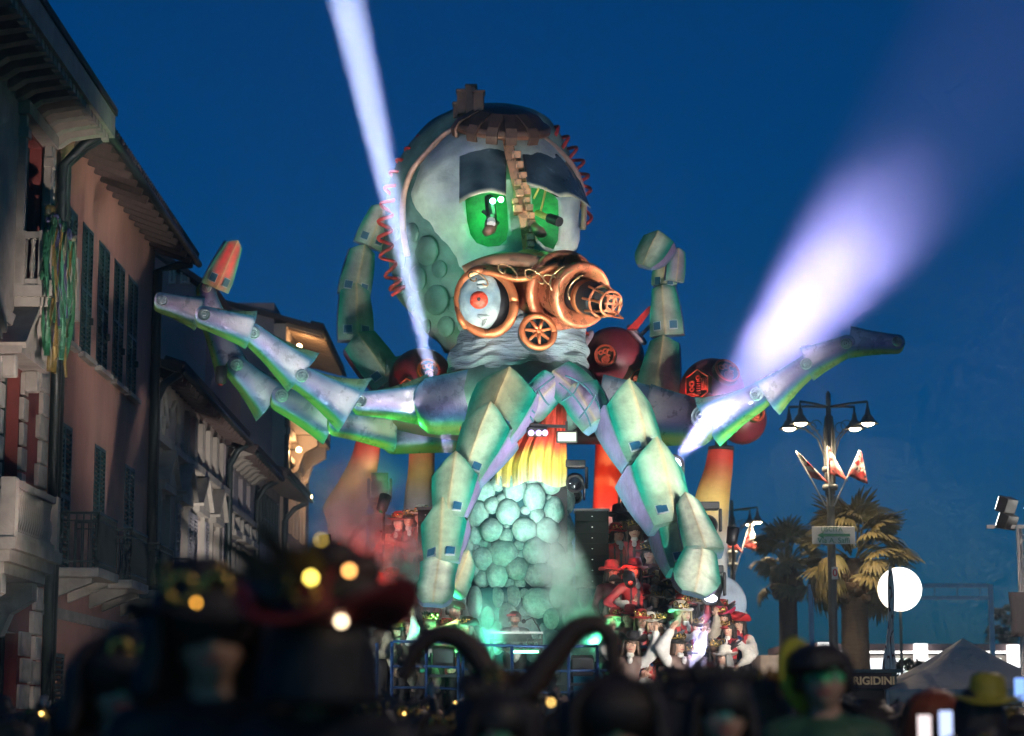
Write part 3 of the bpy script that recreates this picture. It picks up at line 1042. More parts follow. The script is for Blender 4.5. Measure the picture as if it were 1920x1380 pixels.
def rod(name, pts, r, m, parent, n=8):
    g = MB()
    g.smooth = True
    g.tube(pts, r, n)
    return g.build(name, m, parent)
M_led_g = glow('green_led', (.15, 1, .35), 40)
pj = MB()
pj.tube([at(918, 372, 37.0), at(922, 408, 36.7)], .09, 10)
pj.tube([at(922, 404, 36.75), at(921, 416, 36.6)], [.07, .1], 10)
pj.tube([at(905, 395, 36.9), at(935, 420, 36.9)], .035, 8)
o = pj.build('eye_projector', M_black, octo)
g = MB(); g.tube([at(921, 412, 36.6), at(921, 420, 36.55)], [.075, .075], 12)
g.build('lens', mat('pale_lens', (.75, .78, .72), rough=.2), o)
g = MB(); g.smooth = True; g.tube([at(921, 418, 36.75), at(919, 430, 36.65), at(911, 436, 36.55)], [.11, .10, .07], 10)
g.build('pointer', mat('worn_copper', (.35, .2, .14), rough=.4, metal=.5), octo)
g = MB()
for x, y in ((924, 377), (939, 374)):
    g.ball(at(x, y, 36.75), .05, None, 8, 6)
g.build('eye_led', M_led_g, octo)
pj = MB(); pj.smooth = True
pj.tube([at(1007, 399, 36.9), at(1031, 410, 36.6)], .055, 10)
o = pj.build('eye_projector', M_yellow, octo)
g = MB(); g.tube([at(1030, 409, 36.6), at(1049, 416, 36.4)], .085, 10); g.build('camera_head', M_black, o)
rod('eye_strut', [at(1024, 352, 37.0), at(1014, 396, 36.9)], .02, M_yellow, octo)
rod('eye_strut', [at(1010, 353, 37.0), at(1001, 372, 37.2)], .02, M_yellow, octo)
g = MB(); g.smooth = True; g.tube([at(1003, 425, 37.0), at(1012, 435, 36.8), at(1021, 440, 36.7)], [.08, .10, .05], 10)
g.build('pointer', MATS['worn_copper'], octo)

# awning-like eyelids
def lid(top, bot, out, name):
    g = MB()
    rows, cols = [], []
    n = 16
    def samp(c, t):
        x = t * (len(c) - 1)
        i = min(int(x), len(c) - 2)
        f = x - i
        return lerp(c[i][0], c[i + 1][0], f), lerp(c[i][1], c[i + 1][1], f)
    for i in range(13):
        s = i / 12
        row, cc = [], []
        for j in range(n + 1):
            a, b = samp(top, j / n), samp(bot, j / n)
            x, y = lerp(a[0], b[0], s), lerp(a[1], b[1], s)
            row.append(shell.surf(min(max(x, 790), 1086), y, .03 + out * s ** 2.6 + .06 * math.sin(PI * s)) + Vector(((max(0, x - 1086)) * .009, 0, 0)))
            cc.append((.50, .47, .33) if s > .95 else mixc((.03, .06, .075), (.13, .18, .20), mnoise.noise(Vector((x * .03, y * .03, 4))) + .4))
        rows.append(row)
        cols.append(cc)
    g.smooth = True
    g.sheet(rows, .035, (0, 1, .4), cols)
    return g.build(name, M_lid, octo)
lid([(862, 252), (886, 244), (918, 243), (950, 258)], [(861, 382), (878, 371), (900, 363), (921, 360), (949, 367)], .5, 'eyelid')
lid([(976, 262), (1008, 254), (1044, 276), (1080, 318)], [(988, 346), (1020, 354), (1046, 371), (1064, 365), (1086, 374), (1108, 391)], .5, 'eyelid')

# copper edging of the shell
def along(pts, n):
    "even Catmull-Rom samples"
    P = [Vector((*p, 0)) if len(p) == 2 else Vector(p) for p in pts]
    out = []
    m = len(P) - 1
    for i in range(n + 1):
        x = i / n * m
        k = min(int(x), m - 1)
        t = x - k
        a, b, c, d = P[max(0, k - 1)], P[k], P[k + 1], P[min(m, k + 2)]
        out.append(.5 * ((2 * b) + (c - a) * t + (2 * a - 5 * b + 4 * c - d) * t * t + (3 * b - a - 3 * c + d) * t ** 3))
    return out
M_band = mat('copper_edging', (.55, .33, .25), rough=.4, metal=.35, var=.3, scale=6, bump=.2, bscale=15)
for pts in ([(866, 236), (834, 252), (802, 284), (774, 318), (760, 352), (755, 390), (757, 440), (764, 480)], [(1012, 254), (1046, 281), (1076, 315), (1090, 350), (1095, 385), (1093, 430)]):
    g = MB(); g.smooth = True
    g.tube([at(p.x, p.y, 38.0) for p in along(pts, 24)], .055, 8)
    g.build('copper_edging', M_band, octo)

# gear rack down the middle of the forehead
sp = along([(952, 258), (957, 292), (966, 330), (973, 362), (980, 395), (986, 428), (989, 456), (991, 480)], 14)
g = MB()
rows = []
for p in sp:
    c = shell.surf(p.x, p.y, .0)
    rows.append([c + Vector((-.09, .1, 0)), c + Vector((-.10, -.24, 0)), c + Vector((.07, -.27, 0)), c + Vector((.11, .1, 0))])
g.loft(rows)
M_rack = mat('bright_rack_copper', (.78, .36, .20), rough=.3, metal=.4, var=.3, scale=6)
rack = g.build('gear_rack', M_rack, octo, bevel=.015)
tooth = MB(); tooth.box((0, 0, 0), (.15, .30, .12)); tooth_me = tooth.mesh('tooth', M_rack)
for i, (x, y) in enumerate([(968, 293), (974, 312), (980, 332), (972, 345), (983, 352), (973, 365), (988, 362), (966, 380), (988, 378), (971, 394), (992, 392), (996, 407), (994, 422), (999, 434), (996, 447), (994, 460), (990, 472)]):
    t = obj('tooth', tooth_me, rack, bevel=.012)
    t.location = shell.surf(x, y, .20)
    t.rotation_euler = (0, random.uniform(-.12, .12), random.uniform(-.1, .1))
    s = random.uniform(.75, 1.1)
    t.scale = (s, 1, s)

# cap, straps and chimney blocks on the crown
CM = Matrix.Translation(at(942, 240, 38.0)) @ Euler((R(24), R(4), 0)).to_matrix().to_4x4()
g = MB(); g.smooth = True
g.lathe([(.02, -.05), (.78, -.05), (.84, -.02), (.85, .05), (.80, .09), (.74, .10), (.62, .24), (.40, .33), (.1, .36), (.01, .36)], CM, 32)
cap = g.build('crown_cap', M_copper_d, octo)
g = MB(); g.smooth = True
g.tube([CM @ Vector((.80 * math.cos(a), .80 * math.sin(a), -.03)) for a in [2 * PI * i / 40 for i in range(41)]], .05, 8)
g.tube([CM @ Vector((.62 * math.cos(a), .62 * math.sin(a), -.06)) for a in [2 * PI * i / 40 for i in range(41)]], .03, 8)
g.build('cap_rim', mat('aged_copper_rim', (.34, .15, .09), rough=.38, metal=.6, var=.35), cap)
for a in (-100, -78, -125, -50, -160):
    g = MB()
    d = Vector((math.cos(R(a)), math.sin(R(a)), 0))
    sd = Vector((-d.y, d.x, 0)) * .1
    pts = [d * .5 + Vector((0, 0, .32)), d * .83 + Vector((0, 0, .13)), d * .92 + Vector((0, 0, -.02)), d * .88 + Vector((0, 0, -.16))]
    g.loft([[CM @ (p - sd), CM @ (p + sd), CM @ (p + sd - d * .06), CM @ (p - sd - d * .06)] for p in pts])
    g.build('strap', M_copper_d, cap, bevel=.01)
for x0, x1, y0, y1, Y in ((857, 878, 172, 207, 38.2), (874, 893, 163, 205, 38.0), (888, 908, 174, 212, 37.8), (850, 872, 196, 214, 38.3)):
    g = MB()
    a, b = at(x0, y1, Y), at(x1, y0, Y)
    g.bbox(a.x, b.x, Y - .12, Y + .12, a.z - .1, b.z)
    g.bbox(a.x - .02, b.x + .02, Y - .14, Y + .14, b.z - .03, b.z + .02)
    g.build('chimney_block', M_copper_d, octo, bevel=.015)

# springy hoses
def coil(path, turns, rad, r, name):
    n = turns * 14
    P = along(path, n)
    g = MB(); g.smooth = True
    pts = []
    for i, p in enumerate(P):
        a = P[min(n, i + 1)] - P[max(0, i - 1)]
        q = Vector((-a.y, a.x, 0)).normalized()
        ph = 2 * PI * turns * i / n
        x = p.x + q.x * rad * math.cos(ph)
        y = p.y + q.y * rad * math.cos(ph)
        pts.append(at(x, y, p.z + math.sin(ph) * rad * .0092))
    g.tube(pts, r, 6)
    return g.build(name, M_red_hose, octo)
coil([(840, 232, 38.6), (800, 258, 38.6), (766, 292, 38.6), (745, 325, 38.6), (730, 370, 38.5), (722, 420, 38.4), (724, 470, 38.4), (738, 525, 38.4), (748, 548, 38.4)], 13, 13, .034, 'spring_hose')
coil([(1032, 240, 38.6), (1055, 262, 38.6), (1075, 290, 38.6), (1090, 325, 38.7), (1096, 360, 38.8), (1097, 430, 38.9)], 7, 12, .034, 'spring_hose')

# ---- lower face: cloth drawn into folds
face = Rings([(486, 915, 1052), (500, 888, 1072), (530, 866, 1086), (570, 858, 1092), (605, 858, 1096), (632, 858, 1100), (655, 848, 1106), (685, 842, 1108), (712, 850, 1108), (740, 868, 1098)], 37.4, .74, 160, 2.2)
def fold(py, ph):
    k = smoothstep(585, 650, py)
    x = math.cos(ph)
    c = Vector((x * 2.0, py * .01, 0))
    wv = mnoise.noise(Vector((x * 2.2, py * .012, 3)))
    f = math.sin((py * .21 + 10 * wv + 4.5 * x * x)) * (.6 + .4 * mnoise.noise(Vector((x * 5, py * .02, 8))))
    big = mnoise.noise(Vector((x * 1.5, py * .016, 1.5)))
    return k * (.05 * f + .10 * big) + .02 * mnoise.noise(c * 4) + .018 * (1 - k) * math.sin(py * .35 + 8 * wv)
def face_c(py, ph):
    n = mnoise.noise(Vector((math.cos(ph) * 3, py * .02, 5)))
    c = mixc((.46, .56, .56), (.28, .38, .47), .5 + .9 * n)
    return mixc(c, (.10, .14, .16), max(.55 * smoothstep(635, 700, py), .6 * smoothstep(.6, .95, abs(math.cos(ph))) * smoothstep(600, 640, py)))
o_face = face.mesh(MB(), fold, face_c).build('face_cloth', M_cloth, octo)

# goggle with the staring eye
gp = [(912 + 52 * math.cos(a) + 4 * math.sin(a), 566 + 60 * math.sin(a)) for a in [2 * PI * i / 40 for i in range(41)]]
GY = 35.95
def gpt(x, y, off=0):
    return at(x, y, GY - off + (x - 912) * .0022 * -1 + .0)
g = MB(); g.smooth = True
g.tube([gpt(x, y, .18) for x, y in gp], .078, 12)
gog = g.build('goggle', M_copper, octo)
g = MB(); g.smooth = True
secs = [[gpt(x, y, .16) for x, y in gp[:-1]], [gpt(912 + (x - 912) * 1.03, 566 + (y - 566) * 1.03, -.2) for x, y in gp[:-1]], [gpt(912 + (x - 912) * 1.08, 566 + (y - 566) * 1.06, -.75) for x, y in gp[:-1]]]
g.loft(secs, True, False)
g.build('goggle_barrel', M_copper, gog)
g = MB(); g.smooth = True
g.loft([[gpt(912 + (x - 912) * k, 566 + (y - 566) * k, o) for x, y in gp[:-1]] for k, o in ((.97, .15), (.86, .02), (.80, -.16), (.78, -.3))], True, True)
g.build('goggle_lining', M_black, gog)
# chin strap of the goggle
g = MB(); g.smooth = True
rows = []
for i in range(9):
    t = i / 8
    x, y = lerp(862, 935, t), lerp(606, 622, t) + 8 * math.sin(PI * t)
    rows.append([gpt(x, y - 12 + 10 * (1 - t), .10), gpt(x, y - 2, .2), gpt(x + 3, y + 8 - 6 * t, .14), gpt(x + 3, y + 6 - 6 * t, -.1), gpt(x, y - 10, -.1)])
g.loft(rows)
g.build('goggle_flange', M_copper, gog)
g = MB(); g.smooth = True
g.tube([gpt(857, 575, .2), gpt(864, 598, .22), gpt(874, 616, .2)], [.05, .06, .05], 8)
g.build('goggle_clasp', M_copper, gog)
EM = Matrix.Translation(gpt(911, 566, .06)) @ Euler((0, 0, R(10))).to_matrix().to_4x4()
g = MB(); g.smooth = True
secs = []
for i in range(11):
    a = -PI / 2 + PI * i / 10
    secs.append([EM @ Vector((.455 * max(.01, math.cos(a)) * math.cos(b), .22 * max(.01, math.cos(a)) * math.sin(b) * (1 if math.sin(b) < 0 else .6),   .53 * math.sin(a))) for b in [2 * PI * k / 20 for k in range(20)]])
g.loft(secs)
eye = g.build('eyeball', M_white_eye, octo)
for k, (dy, dx, rr) in enumerate(((-30, 16, .055), (-40, 20, .045), (32, 22, .05), (-20, 30, .05), (8, 36, .045), (22, 12, .035))):
    g = MB(); g.smooth = True
    pts = [(898 + dx - 30 + 44 * t, 565 + dy + (1 if dy > 0 else -1) * (-14 * (2 * t - .9) ** 2 * 1.0) + 6 * t * (1 if dy > 0 else -1) * (-1)) for t in [i / 10 for i in range(11)]]
    if abs(dy) < 25:
        pts = [(898 + dx - 6 * (2 * t - 1) ** 2, 565 + dy - 18 + 44 * t) for t in [i / 10 for i in range(11)]]
    g.tube([gpt(x, y, .285 - .006 * abs(x - 900)) for x, y in pts], [.8 * rr * math.sin(PI * (i + .8) / 11.6) + .008 for i in range(11)], 8)
    g.build('eye_crease', M_white_eye, eye)
ec = gpt(898, 563, .285)
IM = Matrix.Translation(ec) @ Matrix(((1, 0, 0), (0, 0, -1), (0, 1, 0))).to_4x4()
g = MB(); g.smooth = True
g.lathe([(.01, -.05), (.15, -.05), (.155, -.01), (.14, .045), (.09, .085), (.03, .1), (.01, .1)], IM, 24)
g.build('iris', M_red_eye, eye)
g = MB(); g.smooth = True
g.ball(ec + Vector((0, -.095, 0)), (.034, .018, .034))
g.build('pupil', M_black, eye)

# copper brow and nose bridge
def strip(pts, hw, surf_off, th, name, m, parent=octo, Y=None):
    g = MB(); g.smooth = True
    P = along(pts, 20)
    rows = []
    for i, p in enumerate(P):
        a = P[min(20, i + 1)] - P[max(0, i - 1)]
        q = Vector((-a.y, a.x, 0)).normalized()
        h = hw[0] + (hw[1] - hw[0]) * i / 20 if isinstance(hw, tuple) else hw
        def pt(k, o):
            x, y = p.x + q.x * h * k, p.y + q.y * h * k
            return at(x, y, (Y if Y else face.surf(min(max(x, 880), 1075), max(y, 490)).y) - o)
        rows.append([pt(-1, 0), pt(-.9, surf_off), pt(0, surf_off + th), pt(.9, surf_off), pt(1, 0), pt(0, -.2)])
    g.loft(rows)
    return g.build(name, m, parent)
strip([(872, 512), (905, 497), (945, 488), (985, 489), (1020, 498), (1062, 512)], 15, .22, .08, 'brow_band', mat('brown_leather_paint', (.42, .22, .12), rough=.42, metal=.2, var=.3, scale=3), octo, 36.1)
strip([(905, 508), (935, 515), (965, 522), (995, 519), (1020, 506), (1050, 497)], 7, .3, .06, 'nose_bridge', M_copper, octo, 35.9)
for c in ((935, 500), (985, 510), (880, 515), (1020, 520)):
    g = MB(); g.smooth = True
    x, y = c
    g.tube([at(x + 12 * math.cos(t * 1.4) + 5 * t, y + 11 * math.sin(t * 1.4 + .6) + 2 * t, 35.45 - .01 * t) for t in [i * .35 for i in range(18)]], .014, 5)
    g.build('copper_wire', mat('bright_copper_wire', (.72, .42, .2), rough=.3, metal=.8), octo)

# telescopic lens on the other eye
A, B = at(1024, 536, 36.55), at(1148, 570, 34.9)
ax = (B - A).normalized()
LMq = ax.to_track_quat('Z', 'Y').to_matrix()
Llen = (B - A).length
LM = Matrix.Translation(A) @ LMq.to_4x4()
def lens_part(name, prof, m, parent, n=36):
    g = MB(); g.smooth = True
    g.lathe([(r, z * Llen) for r, z in prof], LM, n, False)
    return g.build(name, m, parent)
M_cop_o = mat('orange_copper_paint', (.80, .25, .12), rough=.3, metal=.45, var=.25, scale=4, bump=.15, bscale=14)
lens = lens_part('telescope_lens', [(.01, -.3), (.54, -.3), (.56, -.02), (.53, .02), (.53, .14), (.57, .16), (.65, .20), (.67, .25), (.65, .285), (.59, .29), (.54, .26), (.42, .24)], M_cop_o, octo)
lens_part('lens_stage', [(.44, .2), (.46, .44), (.50, .46), (.54, .50), (.55, .55), (.52, .585), (.46, .58), (.38, .54), (.30, .52), (.28, .48)], M_cop_o, lens)
lens_part('lens_barrel', [(.27, .48), (.27, .80), (.24, .84), (.20, .83), (.18, .76), (.01, .74)], M_black, lens)
lens_part('lens_band', [(.275, .60), (.295, .61), (.295, .66), (.275, .67)], M_copper, lens)
for i in range(8):
    a = 2 * PI * i / 8
    g = MB(); g.tube([LM @ Vector((.28 * math.cos(a), .28 * math.sin(a), .78 * Llen)), LM @ Vector((.19 * math.cos(a), .19 * math.sin(a), .98 * Llen))], .022, 6)
    g.build('cage_bar', M_copper, lens)
for z, r in ((.86, .25), (.98, .20), (.985, .10)):
    g = MB(); g.smooth = True
    g.tube([LM @ Vector((r * math.cos(a), r * math.sin(a), z * Llen)) for a in [2 * PI * i / 20 for i in range(21)]], .024, 6)
    g.build('cage_ring', M_cop_o, lens)
g = MB()
for a, b in (((-.15, -.12), (.15, -.12)), ((-.15, .0), (.15, .0)), ((-.15, .12), (.15, .12)), ((-.1, -.14), (-.1, .14)), ((.02, -.14), (.02, .14)), ((.13, -.14), (.13, .14))):
    g.beam(LM @ Vector((a[0], a[1], 1.0 * Llen)), LM @ Vector((b[0], b[1], 1.0 * Llen)), .03)
g.tube([LM @ Vector((.05, -.1, 1.0 * Llen)), at(1168, 597, 34.8), at(1130, 590, 35.2)], .02, 6)
g.build('front_grille', M_cop_o, lens)
for dx in (0, 16, 34):
    g = MB(); g.smooth = True
    g.tube([at(1045 + dx + 14 * math.sin(t * 1.2), 505 + dx * .5 + 7 * t - 18 * math.sin(t * .8), 35.1 - dx * .012) for t in [i * .3 for i in range(16)]], .013, 5)
    g.build('copper_wire', MATS['bright_copper_wire'], octo)

# spoked hand wheel for a mouth valve
WM = Matrix.Translation(at(1009, 622, 35.85)) @ Euler((R(90 - 8), 0, R(14))).to_matrix().to_4x4()
g = MB(); g.smooth = True
g.tube([WM @ Vector((.27 * math.cos(a), .27 * math.sin(a), 0)) for a in [2 * PI * i / 36 for i in range(37)]], .052, 10)
wheel = g.build('hand_wheel', M_copper, octo)
for i in range(7):
    a = 2 * PI * i / 7 + .3
    g = MB(); g.smooth = True
    g.tube([WM @ Vector((.03 * math.cos(a), .03 * math.sin(a), .03)), WM @ Vector((.26 * math.cos(a), .26 * math.sin(a), -.02))], [.035, .024], 8)
    g.build('spoke', M_copper, wheel)
g = MB(); g.smooth = True
g.lathe([(.08, -.05), (.085, .02), (.05, .05), (.03, .07), (.01, .08)], WM, 16); g.build('hub', M_copper, wheel)
g = MB(); g.smooth = True
g.lathe([(.30, -.18), (.29, -.06), (.25, -.07), (.01, -.10)], WM, 24); g.build('wheel_well', mat('dark_teal_paint', (.03, .07, .08), rough=.5), wheel)

# ---- trunk under the face
trunk = Rings([(680, 880, 1090), (700, 850, 1110), (730, 840, 1122), (770, 850, 1112), (800, 872, 1085), (825, 905, 1050)], 37.3, .7, 48, 5)
def trunk_d(py, ph):
    return .08 * mnoise.noise(Vector((math.cos(ph) * 3, py * .03, math.sin(ph) * 3)))
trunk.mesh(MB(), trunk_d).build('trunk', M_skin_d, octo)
g = Rings([(775, 690, 1300), (792, 660, 1330), (806, 690, 1320), (818, 780, 1280), (828, 880, 1240)], 38.2, .25, 40, 4)
g.mesh(MB(), trunk_d).build('underbody', mat('dark_brown_underside', (.05, .045, .045), rough=.6, var=.4), octo)

# red cloth behind and the painted drape under the trunk
def drape(x0, x1, rows, Y, name, m, parent, colf, amp=.06, fr=34, curve=.0):
    g = MB(); g.smooth = True
    R_, C_ = [], []
    n = 70
    for i, (py, xl, xr, k) in enumerate(rows):
        r, c = [], []
        for j in range(n + 1):
            t = j / n
            x = lerp(xl, xr, t)
            d = amp * k * (math.sin(t * fr + 2 * math.sin(t * 5) + py * .004) + .5 * math.sin(t * fr * 2.3 + 1))
            r.append(at(x, py + 5 * k * math.sin(t * 9), Y + d - curve * math.sin(PI * t)))
            c.append(colf(py + 22 * mnoise.noise(Vector((t * 9, py * .012, 2))), t))
        R_.append(r)
        C_.append(c)
    g.sheet(R_, .02, (0, 1, 0), C_)
    return g.build(name, m, parent)
M_drape = mat('painted_drape', attr=True, rough=.7, var=.2, scale=5, bump=.3, bscale=20)
def flame(py, t):
    k = smoothstep(828, 862, py)
    c = mixc((.62, .05, .025), (.72, .52, .08), k)
    return mixc(c, (.66, .58, .36), smoothstep(872, 908, py))
d = drape(0, 0, [(py, lerp(985, 928, smoothstep(760, 880, py)), lerp(1062, 1064, (py - 755) / 150), .3 + (py - 755) / 150) for py in range(755, 912, 8)], 36.25, 'painted_drape', M_drape, None, flame, .05, 38, .25)
tag(d, 'red to yellow painted cloth hanging above the stone pillar', 'drape')
d = drape(0, 0, [(py, 862, 898, 1) for py in range(760, 812, 8)], 36.9, 'red_drape', M_drape, None, lambda p, t: (.55, .04, .03), .03, 40)
tag(d, 'narrow pleated red cloth beside the left front leg', 'drape')

# ---- limbs
def limb(name, segs, first, kind, **kw):
    "the first piece is the limb part, the others its sub-parts"
    root = None
    for i, sgm in enumerate(segs):
        f = plate_seg if sgm[0] == 'p' else arm_seg
        o = f(root or octo, *sgm[1:5], **dict(kw, **(sgm[5] if len(sgm) > 5 else {})), name=first if root is None else 'segment')
        root = root or o
    return root

# front legs: armoured, pointed plates
C_DK = (.15, .19, .12)
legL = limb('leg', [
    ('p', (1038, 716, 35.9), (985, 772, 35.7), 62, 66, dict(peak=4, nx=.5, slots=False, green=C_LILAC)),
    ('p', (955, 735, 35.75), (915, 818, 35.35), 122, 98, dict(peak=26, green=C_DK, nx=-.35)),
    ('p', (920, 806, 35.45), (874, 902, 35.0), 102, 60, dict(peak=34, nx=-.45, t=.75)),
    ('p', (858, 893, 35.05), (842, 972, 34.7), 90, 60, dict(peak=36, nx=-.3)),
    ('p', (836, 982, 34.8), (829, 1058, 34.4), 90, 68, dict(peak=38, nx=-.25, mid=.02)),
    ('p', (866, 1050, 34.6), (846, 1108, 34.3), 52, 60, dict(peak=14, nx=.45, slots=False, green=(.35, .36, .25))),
    ('p', (824, 1060, 34.45), (812, 1134, 33.8), 72, 100, dict(peak=12, nx=-.05, nz=.1, slots=False, blunt=.62, green=(.66, .72, .56), mid=-.2, t=.5)),  # claw painted pale for the strong light on it
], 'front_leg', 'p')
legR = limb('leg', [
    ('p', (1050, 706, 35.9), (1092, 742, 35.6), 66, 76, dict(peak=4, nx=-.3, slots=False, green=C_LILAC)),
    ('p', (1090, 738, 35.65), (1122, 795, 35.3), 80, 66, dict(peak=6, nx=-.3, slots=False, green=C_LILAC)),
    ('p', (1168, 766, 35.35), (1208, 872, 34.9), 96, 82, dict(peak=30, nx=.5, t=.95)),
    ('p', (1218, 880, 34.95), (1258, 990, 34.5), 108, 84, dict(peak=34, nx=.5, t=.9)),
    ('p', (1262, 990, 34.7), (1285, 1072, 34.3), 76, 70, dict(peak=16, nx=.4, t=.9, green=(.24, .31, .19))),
    ('p', (1288, 948, 34.45), (1322, 1040, 33.9), 46, 74, dict(peak=16, nx=.1, slots=False, green=(.70, .76, .58), t=.8)),  # this claw piece and the next painted pale for strong light
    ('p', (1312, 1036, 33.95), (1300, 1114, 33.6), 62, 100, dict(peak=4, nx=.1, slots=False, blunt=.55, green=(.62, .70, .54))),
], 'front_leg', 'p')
# net of blue-green seams over the lilac root pieces
M_seam = mat('teal_seam_paint', (.02, .12, .15), rough=.4)
g = MB(); g.smooth = True
for pts, Y in (([(1040, 706), (1012, 728), (985, 758), (1000, 790)], 35.45), ([(1060, 704), (1095, 722), (1118, 752), (1130, 780)], 35.2), ([(1048, 718), (1075, 742), (1098, 775), (1108, 800)], 35.15),
               ([(1086, 715), (1075, 738), (1052, 752)], 35.2), ([(1118, 738), (1105, 760), (1085, 785)], 35.1), ([(1010, 732), (1022, 752), (1030, 760)], 35.4), ([(985, 756), (1003, 775)], 35.45)):
    g.tube([at(p.x, p.y, Y) for p in along(pts, 10)], .015, 6)
g.build('seam', M_seam, octo)

# side arms: hinged pearl plates
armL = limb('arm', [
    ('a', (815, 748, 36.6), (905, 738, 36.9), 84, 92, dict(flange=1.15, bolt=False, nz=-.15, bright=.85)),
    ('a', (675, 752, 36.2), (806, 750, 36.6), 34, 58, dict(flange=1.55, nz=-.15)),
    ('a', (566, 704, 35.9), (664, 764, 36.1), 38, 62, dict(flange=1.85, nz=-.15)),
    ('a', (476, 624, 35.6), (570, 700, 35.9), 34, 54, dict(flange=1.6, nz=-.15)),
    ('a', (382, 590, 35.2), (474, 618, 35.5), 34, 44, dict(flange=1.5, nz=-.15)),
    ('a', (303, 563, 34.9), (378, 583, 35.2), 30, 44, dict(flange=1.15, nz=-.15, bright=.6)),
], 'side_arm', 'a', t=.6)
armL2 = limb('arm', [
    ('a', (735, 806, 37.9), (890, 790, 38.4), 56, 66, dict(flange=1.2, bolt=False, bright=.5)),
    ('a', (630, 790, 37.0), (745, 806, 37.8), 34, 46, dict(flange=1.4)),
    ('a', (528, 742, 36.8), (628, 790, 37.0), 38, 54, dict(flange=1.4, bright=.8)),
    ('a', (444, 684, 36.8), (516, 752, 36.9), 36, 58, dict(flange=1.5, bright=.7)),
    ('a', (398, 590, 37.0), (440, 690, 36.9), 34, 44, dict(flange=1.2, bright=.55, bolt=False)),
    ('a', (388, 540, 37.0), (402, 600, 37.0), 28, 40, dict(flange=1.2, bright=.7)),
    ('p', (438, 458, 36.8), (402, 540, 36.9), 36, 56, dict(peak=10, nx=.5, green=(.62, .05, .05), slots=True, t=.8)),  # tip painted red for the red light falling on it
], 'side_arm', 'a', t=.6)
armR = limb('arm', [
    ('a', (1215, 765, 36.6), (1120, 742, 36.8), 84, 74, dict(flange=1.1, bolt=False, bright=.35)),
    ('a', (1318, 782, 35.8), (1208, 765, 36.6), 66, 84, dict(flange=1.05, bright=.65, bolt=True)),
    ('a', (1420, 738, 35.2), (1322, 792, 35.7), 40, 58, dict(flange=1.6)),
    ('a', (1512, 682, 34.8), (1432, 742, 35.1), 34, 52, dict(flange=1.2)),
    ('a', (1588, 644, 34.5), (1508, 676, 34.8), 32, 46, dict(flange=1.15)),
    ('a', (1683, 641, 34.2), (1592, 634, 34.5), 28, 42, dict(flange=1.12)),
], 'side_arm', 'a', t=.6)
# arms rising behind
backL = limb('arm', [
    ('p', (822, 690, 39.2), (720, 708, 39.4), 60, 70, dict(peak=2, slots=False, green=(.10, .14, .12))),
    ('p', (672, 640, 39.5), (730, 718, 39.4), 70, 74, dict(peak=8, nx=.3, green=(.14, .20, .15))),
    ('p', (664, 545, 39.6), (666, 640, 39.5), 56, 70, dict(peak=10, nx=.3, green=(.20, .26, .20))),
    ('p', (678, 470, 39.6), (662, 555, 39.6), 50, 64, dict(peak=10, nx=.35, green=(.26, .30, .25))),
    ('p', (716, 392, 39.6), (690, 462, 39.6), 44, 62, dict(peak=10, nx=.35, green=(.46, .46, .40))),  # top piece painted pale for the white light on it
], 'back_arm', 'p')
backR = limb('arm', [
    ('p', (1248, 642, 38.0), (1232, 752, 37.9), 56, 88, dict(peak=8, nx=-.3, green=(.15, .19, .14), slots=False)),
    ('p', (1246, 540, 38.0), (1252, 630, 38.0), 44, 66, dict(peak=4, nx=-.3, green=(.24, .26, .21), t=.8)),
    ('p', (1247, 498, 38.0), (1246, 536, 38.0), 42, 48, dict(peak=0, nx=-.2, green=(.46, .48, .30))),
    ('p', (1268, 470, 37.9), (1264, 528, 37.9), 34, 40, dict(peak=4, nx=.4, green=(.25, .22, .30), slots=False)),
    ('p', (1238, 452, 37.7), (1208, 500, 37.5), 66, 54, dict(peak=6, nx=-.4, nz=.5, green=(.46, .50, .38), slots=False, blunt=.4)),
], 'back_arm', 'p')

